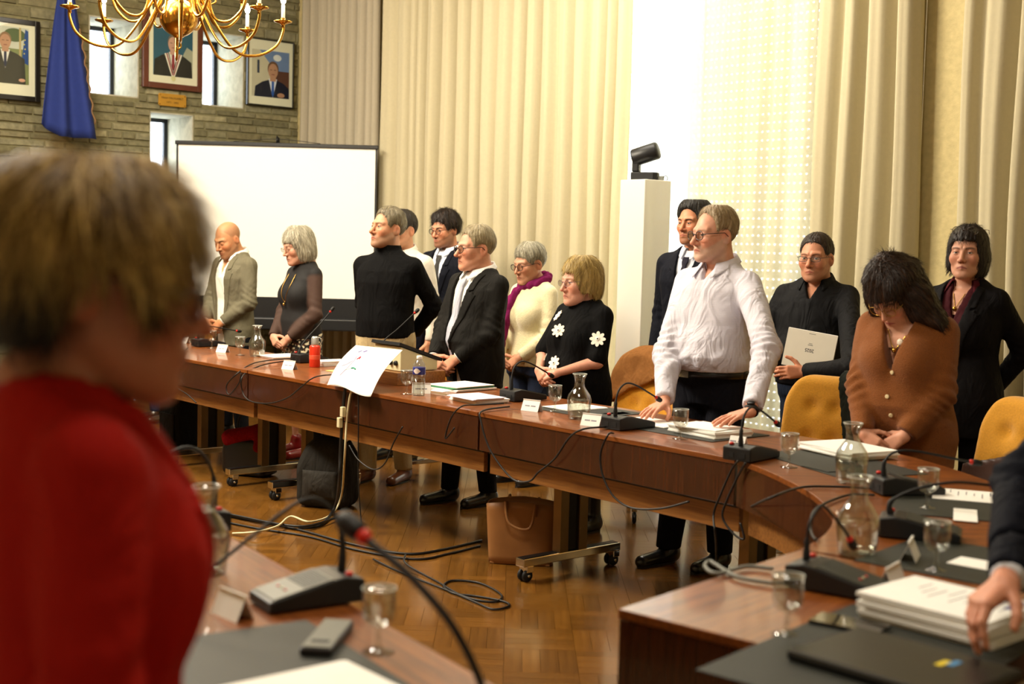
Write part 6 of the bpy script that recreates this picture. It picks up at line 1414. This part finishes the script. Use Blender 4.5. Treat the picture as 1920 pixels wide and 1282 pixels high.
pad(1640, 1232, ang, .66, .42, 'large dark desk pad near the end of the right table arm')
tk = sheaf(1780, 1168, ang - .15, .24, .31, .055, 'thick printed paper stack under the hand of the navy jacket', 6, z=TZ + .0036); textlines(tk, .24, .31, .0546, 9, 9)
MB().box(-.10, -.02, .11, .125, .0546, .0552).build('heading', mat('heading_ink', '#6a6aa0', .8), tk)
p = onz(1700, 1262, TZ); lp = empty('document_case', (p.x, p.y, TZ + .0036), ang - .12, 'black document case with a blue and yellow badge on the right table arm', 'case')
bevel(MB().box(-.13, .13, -.19, .17, 0, .022).build('shell', mat('black_case', '#131311', .35, vary=.05), lp), .008)
MB().box(-.075, -.035, .06, .075, .022, .0226).build('badge_blue', mat('badge_blue', '#3f7fb0', .5), lp); MB().box(-.06, -.018, .045, .06, .022, .0226).build('badge_yellow', mat('badge_yellow', '#d8c02c', .5), lp)
ph = pad(1592, 1176, ang + .1, .08, .155, 'glossy dark phone beside the black document case'); ph.name = 'phone'; ph['category'] = 'phone'; ph.location.z = TZ + .0036; ph.data.materials.clear(); ph.data.materials.append(mat('phone_glass', '#1a1a18', .06, coat=1)); ph.scale.z = 3
pad(500, 1262, ang2, .55, .40, 'dark desk pad on the foreground table'); sheaf(575, 1300, ang2 + .1, .22, .3, .004, 'white papers on the foreground desk pad', 2, z=TZ + .0036)
p = onz(614, 1205, TZ); rc_ = empty('remote_control', (p.x, p.y, TZ), ang2 + .9, 'flat black and grey conference remote beside the foreground unit', 'remote')
bevel(MB().box(-.032, .032, -.10, .10, 0, .020).build('case', M['black'], rc_), .006); MB().box(-.028, .028, -.094, .094, .0201, .0215).build('face', M['grille'], rc_); MB().box(-.018, .018, .05, .066, .0216, .0226).build('display', M['rubber'], rc_)
M['steel'] = mat('brushed_steel', '#b9b9b4', .35, .7, vary=.03)
# red flask and water bottle
p = onz(590, 688, TZ); fk = empty('flask', (p.x, p.y, TZ), 0, 'red drinking flask with steel cap and loop', 'bottle')
fb = MB().lathe([(0, 0), (.033, 0), (.035, .004), (.035, .128), (.033, .134), (.026, .140)], 28).build('flask_body', mat('red_enamel', '#d0321a', .3, coat=.3), fk); MB().lathe([(.026, .139), (.024, .150), (.024, .185), (.018, .195), (0, .197)], 24).build('cap', M['steel'], fk)
MB().tube([(.024 + .017 * math.cos(t), 0, .165 + .024 * math.sin(t)) for t in [2 * PI * k / 20 for k in range(20)]], .003, 8, closed=True).build('loop', M['steel'], fk)
MB().lathe([(.0352, .05), (.0354, .052), (.0354, .075), (.0352, .077)], 28, Matrix.Scale(1, 4)).build('logo_band', mat('flask_mark', '#d6563a', .4), fb)
p = onz(785, 741, TZ); wb = empty('water_bottle', (p.x, p.y, TZ), 0, 'small plastic water bottle with blue label', 'bottle')
rb_ = [(0, 0), (.030, 0), (.033, .005)]
for k in range(7): rb_ += [(.0335, .012 + k * .013), (.0315, .018 + k * .013)]
MB().lathe(rb_ + [(.0335, .108), (.0335, .152), (.030, .168), (.018, .185), (.013, .192), (.013, .198), (0, .198)], 28).build('bottle_body', clear('pet_plastic', (.94, .96, .95), .5), wb)
MB().lathe([(0, .003), (.0305, .003), (.0312, .09), (0, .09)], 24).build('water', M['water'], wb)
lb = MB().lathe([(.0338, .112), (.0342, .113), (.0342, .149), (.0338, .150)], 28).build('label', mat('blue_label', '#232a7a', .4), wb)
MB().sheet(lambda a, b: ((.0346) * math.sin((a - .5) * 1.3 * (1 - abs(2 * b - 1) * .75) - .35), -(.0346) * math.cos((a - .5) * 1.3 * (1 - abs(2 * b - 1) * .75) - .35), .117 + .028 * b), 10, 6).build('label_diamond', mat('label_white', '#e8dcd2', .5), lb)
MB().lathe([(.0145, .193), (.015, .194), (.015, .208), (.013, .210), (0, .210)], 20).build('cap', M['paper'], wb)
# drawing draped over the table edge, desk box on a wooden stand
c00 = on_v(613, 724, -.055); c10 = on_v(695, 739, -.055); c01 = on_v(667, 647, .23); c11 = on_v(755, 656, .23); o0 = (c00 + c10 + c01 + c11) / 4
def drape(u, v):
    a = c00.lerp(c10, u); b = c01.lerp(c11, u); p = a.lerp(b, v); p = p + Vector((-E2[0], -E2[1], 0)) * .02 * math.sin(PI * v) + Vector((0, 0, 1)) * (.016 * math.sin(u * 5.0 + .4) * (1 - v) + .012 * math.sin(PI * v))
    return p - o0
dw = empty('drawing_sheet', o0, 0, 'white sheet with a coloured flower drawing draped over the table edge', 'drawing')
ds = MB().sheet(drape, 16, 16, thick=.001).build('sheet', M['paper'], dw)
nrm_ = ((c10 - c00).cross(c01 - c00)).normalized()
if nrm_.dot(Vector((0, -1, .3))) < 0: nrm_ = -nrm_
def stroke(pts, wdt, col, name):
    q = spline([drape(u, v) + nrm_ * .0022 for u, v in pts], 5); o = MB().tube(q, wdt, 5).build(name, mat('crayon_' + col.strip('#'), col, .7), dw)
stroke([(.20, .20), (.27, .38), (.30, .58), (.27, .70)], .0016, '#a58fb4', 'stem_stroke'); stroke([(.33, .62), (.36, .70), (.37, .64)], .003, '#c8304a', 'petal_stroke'); stroke([(.22, .80), (.26, .86)], .0025, '#6a6aa8', 'petal_stroke'); stroke([(.32, .82), (.36, .88)], .0035, '#7a6ab0', 'petal_stroke'); stroke([(.13, .42), (.22, .48), (.28, .58)], .0016, '#9a8fae', 'stem_stroke')
stroke([(.36, .40), (.40, .42), (.45, .40)], .005, '#2f8a72', 'leaf_stroke'); stroke([(.24, .33), (.36, .40)], .0013, '#8fb4a4', 'stem_stroke')
for k in range(5): stroke([(.45 + .09 * k, .70 - .012 * k), (.50 + .09 * k, .71 - .012 * k)], .0009, '#c9c6d4', 'writing_stroke')
bx = empty('desk_box', W(uv_of(on_v(742, 700, .42))[0], .36, TZ), RA, 'grey control box with slanted black lid and knobs behind the drawing', 'equipment')
bevel(MB().prism([(0, .075), (.26, .075), (.26, .13), (.0, .215)], -.13, .13, Matrix(((0, 0, 1, 0), (1, 0, 0, 0), (0, 1, 0, 0), (0, 0, 0, 1)))).build('housing', M['cream'], bx), .004)
MB().box(-.14, .14, -.02, .30, 0, .018, Matrix.Translation((0, 0, .218)) @ Matrix.Rotation(-math.atan2(.085, .26), 4, 'X')).build('lid', M['black'], bx)
for x in (.04, .09): MB().lathe([(.014, 0), (.014, .012), (.010, .016), (0, .016)], 14, Matrix.Translation((x, 0, .12)) @ Matrix.Rotation(PI / 2, 4, 'X')).build('knob', M['black'], bx)
bevel(MB().box(-.16, .17, -.05, .29, 0, .073).build('stand', M['rail'], bx), .003)
# ================================================================ chairs, bags, cables
def chair_back(P, g=0.0):
    X, Y, Z = P[:3]; bend_ = Y - F32(.55) * X ** 2 * -1.0 * F32(.9); yb = bend_ - F32(.22) - F32(.18) * (Z - F32(.7))
    hw = .30 - .10 * np.clip((Z - .78) / .2, 0, 1) ** 2
    qx = np.abs(X) - (hw - F32(.05)); qz = np.abs(Z - F32(.72)) - F32(.19); qy = np.abs(yb) - F32(.012)
    o = np.sqrt(np.maximum(qx, 0) ** 2 + np.maximum(qz, 0) ** 2 + np.maximum(qy, 0) ** 2) + np.minimum(np.maximum(np.maximum(qx, qz), qy), 0) - F32(.045 + g)
    return o
TUFT = [(-.13, .80), (.0, .80), (.13, .80), (-.13, .64), (.0, .64), (.13, .64)]
def make_chair():
    r = empty('swivel_chair', (0, 0, 0), 0)
    P = grid((-.36, .0, .44), (.36, .42, 1.0), .011); d = chair_back(P)
    for x, z in TUFT: d = smax(d, -(ell(P, (x, .145 + .18 * (z - .7) - .5 * x * x, z), (.03, .035, .03))), .045)
    V, Q = surfnet(d, P[3], .011); link('backrest', np_mesh('backrest', V, Q), M['mustard'], r)
    for x, z in TUFT: MB().lathe([(0, 0), (.010, .001), (.011, .005), (.006, .009), (0, .010)], 10, Matrix.Translation((x, .192 + .18 * (z - .7) - .5 * x * x, z)) @ Matrix.Rotation(PI / 2, 4, 'X')).build('button', M['mustard'], r)
    P = grid((-.30, -.30, .36), (.30, .24, .52), .012); qx = np.abs(P[0]) - F32(.21); qy = np.abs(P[1] + F32(.03)) - F32(.20); qz = np.abs(P[2] - F32(.44)) - F32(.02)
    d = np.sqrt(np.maximum(qx, 0) ** 2 + np.maximum(qy, 0) ** 2 + np.maximum(qz, 0) ** 2) - F32(.045); V, Q = surfnet(d, P[3], .012); link('seat', np_mesh('seat', V, Q), M['mustard'], r)
    MB().lathe([(.03, .08), (.03, .20), (.022, .21), (.022, .38)], 16).build('column', M['blackmetal'], r)
    for k in range(4):
        a = PI / 4 + PI / 2 * k; Mx = Matrix.Rotation(a, 4, 'Z'); b = MB(); b.add([Mx @ Vector(p) for p in [(.02, -.022, .10), (.30, -.016, .065), (.30, .016, .065), (.02, .022, .10), (.02, -.022, .135), (.30, -.016, .088), (.30, .016, .088), (.02, .022, .135)]], [(0, 3, 2, 1), (4, 5, 6, 7), (0, 1, 5, 4), (1, 2, 6, 5), (2, 3, 7, 6), (3, 0, 4, 7)])
        br_ = bevel(b.build('base_arm', M['chrome'], r), .005); cm = MB(); cm.lathe([(0, -.012), (.028, -.012), (.032, -.006), (.032, .006), (.028, .012), (0, .012)], 14, Mx @ Matrix.Translation((.29, 0, .032)) @ Matrix.Rotation(PI / 2, 4, 'X')); cm.build('caster', M['blackmetal'], br_)
    return r
ch0 = make_chair(); chn = 0
def place_chair(px, N, rz, label, u=None):
    global chn
    p = on_v(px, 700, N) if u is None else W(u, N); o = ch0 if chn == 0 else copy_tree(ch0); chn += 1
    o.location = (p.x, p.y, 0); o.rotation_euler = (0, 0, rz); tag(o, label, 'chair', 'mustard swivel chairs'); return o
chA = place_chair(1192, 1.66, RA + .05, 'mustard tufted swivel chair with a tan jacket over its back')
place_chair(842, 1.48, RA + .1, 'mustard swivel chair between black turtleneck and charcoal suit')
chB = place_chair(1534, 1.42, RA + .1, 'mustard swivel chair with a dark coat hanging over one side')
chC = place_chair(1872, 1.40, RA - .35, 'mustard tufted swivel chair beside the brown cardigan')
place_chair(388, 1.48, RA + .05, 'mustard swivel chair behind the person in the grey suit jacket')
def drape_on(ch, label, name, col, region, g=.022, low=.45, seed=3, m=None):
    P = grid((-.42, -.02, low), (.42, .46, 1.06), .011); d = chair_back(P, g) + F32(.006) * wav(P[:3], seed, 45, 5, (1, 1, .4)); d = np.maximum(d, -chair_back(P, .012)); d = np.maximum(d, region(P)); V, Q = surfnet(d, P[3], .011)
    r = link(name, np_mesh(name, V, Q), m or fabric(col, .85, .1, 60, .15), None, ch.location, ch.rotation_euler.z); return tag(r, label, 'jacket')
drape_on(chA, 'tan suede jacket draped over the chair behind the flower dress', 'draped_jacket', '#86592f', lambda P: np.maximum(F32(.79) - P[2] + F32(.9) * (np.abs(P[0]) - F32(.16)) * -1.0 * (np.abs(P[0]) > .16) + F32(.06) * np.sin(P[0] * 9), P[2] - 2), .036, .55, 3)
drape_on(chB, 'dark green coat hanging over the chair beside the brown cardigan', 'draped_coat', '#20241f', lambda P: -(P[0] - F32(.02) + F32(.25) * (P[2] - F32(.9))), .036, .55, 6)
drape_on(chC, 'brown leather jacket lying over the front of the mustard chair', 'leather_jacket', '#3a1f12', lambda P: P[2] - F32(.72) - F32(.3) * P[0], .04, .56, 8, mat('brown_leather', '#3a1f12', .4, vary=.15, scale=18, bump=.2))
# bags
def soft(name, label, cat, loc, rz, size, col, seed, m=None, top=1.0, res=.012, extra=None):
    a, b, c = size; P = grid((-a - .05, -b - .05, 0), (a + .05, b + .05, c + .06), res); tz = 1 - top * .45 * np.clip((P[2] - c * .45) / (c * .55), 0, 1) ** 2
    r0 = min(a, b) * .55; qx = np.abs(P[0]) - (a * tz - r0); qy = np.abs(P[1]) - (b * tz - r0); qz = np.abs(P[2] - c / 2) - (c / 2 - r0); d = np.sqrt(np.maximum(qx, 0) ** 2 + np.maximum(qy, 0) ** 2 + np.maximum(qz, 0) ** 2) + np.minimum(np.maximum(np.maximum(qx, qy), qz), 0) - F32(r0)
    d = d + F32(.008) * wav(P[:3], seed, 24, 6); d = np.maximum(d, F32(.002) - P[2]); V, Q = surfnet(d, P[3], res)
    r = empty(name, (loc[0], loc[1], 0), rz, label, cat); link('body', np_mesh('body', V, Q), m or fabric(col, .8, .12, 60, .15), r); return r
p = W(-3.34, .26); bp_ = soft('backpack', 'dark grey backpack leaning against the table leg', 'bag', (p.x, p.y), RA + .6, (.17, .12, .42), '#2b2925', 3)
MB().sheet(lambda a, b: ((a - .5) * .22, -.125 - .03 * math.sin(PI * a) * math.sin(PI * b), .06 + .17 * b), 10, 8, thick=.02).build('front_pocket', fabric('#35322d', .8, .12, 60, .15), bp_); MB().tube(spline([(-.04, .0, .41), (-.03, 0, .46), (.03, 0, .46), (.04, 0, .41)], 5), .010, 8).build('handle', M['rubber'], bp_)
for x in (-.09, .09): MB().tube(spline([(x, .10, .38), (x * 1.3, .17, .25), (x, .12, .06)], 6), .014, 8).build('strap', M['rubber'], bp_)
p = onz(352, 838); b2 = soft('backpack', 'black backpack behind the far twin column table leg', 'bag', (p.x - .05, p.y + .12), RA, (.21, .14, .50), '#121110', 5)
MB().tube(spline([(-.04, .0, .49), (-.03, 0, .54), (.03, 0, .54), (.04, 0, .49)], 5), .010, 8).build('handle', M['rubber'], b2); MB().box(-.12, .12, -.155, -.12, .05, .25).build('front_pocket', fabric('#1a1817', .8, .12, 60, .15), b2)
p = W(-4.5, .38); b3 = soft('handbag', 'black handbag with a red woollen scarf stuffed in it', 'bag', (p.x, p.y), RA + .5, (.18, .11, .27), '#0f0f10', 7, top=.4, m=mat('black_leather_b', '#0f0f10', .35, vary=.1))
MB().tube(spline([(-.10, 0, .25), (-.09, 0, .38), (0, 0, .43), (.09, 0, .38), (.10, 0, .25)], 6), .008, 8).build('handle', M['rubber'], b3)
P = grid((-.2, -.17, .12), (.2, .15, .42), .011); d = smin(rc(P, (-.12, -.06, .25), (.10, -.05, .30), .06, .05), rc(P, (.10, -.05, .30), (.13, -.10, .2), .05, .035), .03) + F32(.010) * wav(P[:3], 4, 60, 6); V, Q = surfnet(d, P[3], .011); link('wool_scarf', np_mesh('wool_scarf', V, Q), fabric('#7a1016', .95, .2, 90, .4), b3)
# tan tote
p = onz(958, 1062); tt = empty('tote_bag', (p.x + .05, p.y + .10, 0), RA + .75, 'tan leather tote bag standing open beside the table leg', 'bag'); M['tan'] = mat('tan_leather', '#9a6a3c', .5, vary=.08, scale=14, bump=.05)
def tote(u, v):
    t = 2 * PI * u; c, s__ = math.cos(t), math.sin(t); k = (abs(c) ** 5 + abs(s__) ** 5) ** (-1 / 5); f = 1 + .12 * v; return (k * c * .16 * f, k * s__ * .075 * f * (1 - .25 * v * abs(c)), .004 + .30 * v - .015 * v * math.cos(2 * t))
MB().sheet(tote, 48, 8, thick=.006).build('shell', M['tan'], tt); MB().box(-.15, .15, -.068, .068, .002, .01).build('base', M['tan'], tt)
for y in (-.078, .078): MB().tube(spline([(-.075, y, .25), (-.075, y * 1.2, .32), (-.05, y * 1.6, .22), (.05, y * 1.7, .20), (.075, y * 1.2, .31), (.075, y, .25)], 6), .007, 8).build('handle', M['tan'], tt)
# cables
M['cord'] = mat('black_cord', '#141312', .5, vary=.03)
def cable(label, pts, r=.0045, m=None, name='cable', n=7):
    q = spline(pts, n); o0_ = q[-1].copy(); o = MB().tube([a - o0_ for a in q], r, 7).build(name, m or M['cord'], None, o0_); return tag(o, label, 'cable')
fz = lambda x, y, z=.006: onz(x, y, z); tz_ = lambda x, y: onz(x, y, TZ + .009); fv = lambda x, y, v=-.03: on_v(x, y, v)
cable('black cable bundle strand running across the parquet to the tan tote', [fz(400, 962), fz(470, 975), fz(560, 993), fz(660, 1020), fz(760, 1038), fz(830, 1030), fz(903, 1013)], .007)
cable('second black floor cable alongside the bundle', [fz(402, 974), fz(480, 990), fz(580, 1006), fz(665, 1030), fz(775, 1048), fz(840, 1038), fz(900, 1023)], .006)
cable('thick black floor cable behind the foreground table', [fz(400, 958, .02), fz(450, 968, .02), fz(520, 982, .022), fz(575, 986, .024), fz(625, 972, .02), fz(648, 966), fz(656, 962)], .007)
cable('black cable looped in rings on the parquet', [fz(700, 1048, .012), fz(750, 1072), fz(840, 1107), fz(890, 1128), fz(925, 1142), fz(955, 1135), fz(940, 1126), fz(890, 1117), fz(850, 1112), fz(832, 1098), fz(850, 1088), fz(900, 1093), fz(940, 1115), fz(925, 1128), fz(870, 1118), fz(820, 1090), fz(775, 1066, .012), fz(758, 1052, .024), fz(760, 1040, .024)], .005)
cable('cream cable hanging from the table and lying over the floor cables', [fv(660, 728), fv(655, 750), fv(650, 790), fv(646, 860), fz(640, 930, .1), fz(620, 965), fz(580, 978, .04), fz(545, 968, .04), fz(520, 986, .036), fz(480, 997, .03), fz(436, 1000, .008)], .006, M['cream'])
cable('black cable hanging straight down beside the cream one', [fv(672, 732), fv(672, 800), fv(672, 900, -.02), fz(678, 985, .05), fz(682, 1010)], .0035)
cable('black cable bundle hanging down the table front to the floor', [fv(648, 722), fv(643, 770), fv(638, 850), fv(636, 900), fz(628, 950, .05), fz(600, 985), fz(560, 990)], .009)
for (x, y) in ((643, 772), (637, 792)):
    p = fv(x, y, -.045); o = bevel(MB().box(-.014, .014, -.012, .012, -.028, .028).build('cable_connector', M['cream'], None, p, RA), .004); tag(o, 'upper cream plastic connector on the hanging cables' if y < 780 else 'lower cream plastic connector on the hanging cables', 'connector', 'connectors on the hanging cables')
cable('black cable from the far unit drooping over the table front', [tz_(352, 652), fv(335, 668), fv(318, 690), fv(325, 720), fv(352, 740), fv(368, 755)], .004)
cable('black cable from the flask unit curling over the table edge', [tz_(546, 672), tz_(500, 676), tz_(470, 683), fv(445, 700), fv(425, 722), fv(430, 740), fv(448, 718), fv(452, 700)], .004)
cable('black cable drooping from the flask unit to the under rail', [tz_(546, 675), tz_(490, 685), fv(455, 705), fv(455, 735), fv(470, 752), fv(505, 756), fv(540, 745), fv(565, 725), fv(590, 707), tz_(625, 702)], .004)
cable('black cable hanging from the drawing towards the floor behind the table', [fv(755, 800), fv(738, 830), fv(722, 868, -.05), fv(700, 880, -.05), fv(672, 862, -.05), fv(655, 835, -.05)], .004)
cable('black cable from the booklet unit dipping under the table front', [tz_(944, 756), tz_(895, 759), fv(865, 762), fv(845, 785), fv(835, 822), fv(852, 802)], .004)
cable('black cable from the booklet unit looping low before the table', [tz_(955, 762), tz_(905, 770), fv(902, 790), fv(920, 845), fv(960, 897), fv(992, 902), fv(1010, 885), fv(1040, 860), fv(1068, 820), fv(1095, 804), tz_(1140, 800)], .0045)
cable('black cable from the middle unit hanging in a deep loop', [tz_(1150, 812), fv(1140, 815), fv(1126, 850), fv(1130, 890), fv(1150, 930), fv(1185, 952), fv(1240, 953), fv(1292, 940)], .0045)
cable('black cable from the joint unit falling to the floor', [tz_(1384, 864), fv(1372, 880), fv(1350, 930), fv(1338, 965), fv(1342, 1010), fz(1346, 1085, .06), fz(1372, 1128, .008), fz(1440, 1140, .006)], .0045)
cable('second black cable from the joint unit falling beside the first', [tz_(1398, 868), fv(1385, 890), fv(1362, 940), fv(1355, 970), fv(1375, 1000), fv(1395, 1010), fv(1388, 980)], .0045)
cable('black cable crossing the curved corner towards the carafe', [fv(1408, 950, -.02), tz_(1440, 935), tz_(1500, 914), tz_(1560, 912), tz_(1630, 915)], .0045)
cable('black cable bending over the inner edge of the curved corner', [tz_(1640, 928), tz_(1590, 928), tz_(1535, 950), tz_(1520, 975), tz_(1522, 1000), tz_(1530, 1012)], .0045)
cable('grey cable curling off the end of the right table arm', [tz_(1484, 1092), tz_(1440, 1092), tz_(1380, 1080), tz_(1345, 1060), tz_(1330, 1052), tz_(1322, 1062), tz_(1345, 1075), tz_(1400, 1062), tz_(1450, 1066)], .005, M['grille'])
# casings added above the unseen ceiling lights
for (p, w_, d_, lab) in ((W(-4.0, -2.0), 2.4, 1.2, 'long white casing added over the unseen ceiling light above the horseshoe'), (W(-6.2, -0.6), 1.6, 1.0, 'white casing added over the unseen ceiling light near the stone wall'), (Vector((-0.1, 2.5, 0)), 1.2, 0.8, 'small white casing added over the fill light above the foreground tables'), (W(-3.0, 1.9), 2.4, 0.8, 'white casing added over the fill light in front of the curtains')):
    r = empty('added_light_casing', (p.x, p.y, 4.52), RA, lab, 'added light casing'); bevel(MB().box(-w_ / 2, w_ / 2, -d_ / 2, d_ / 2, 0.02, 0.079).build('casing', M['plaster'], r), .01)
    MB().box(-w_ / 2 + .04, w_ / 2 - .04, -d_ / 2 + .04, d_ / 2 - .04, 0.0, 0.019).build('diffuser', M['paper'], r)
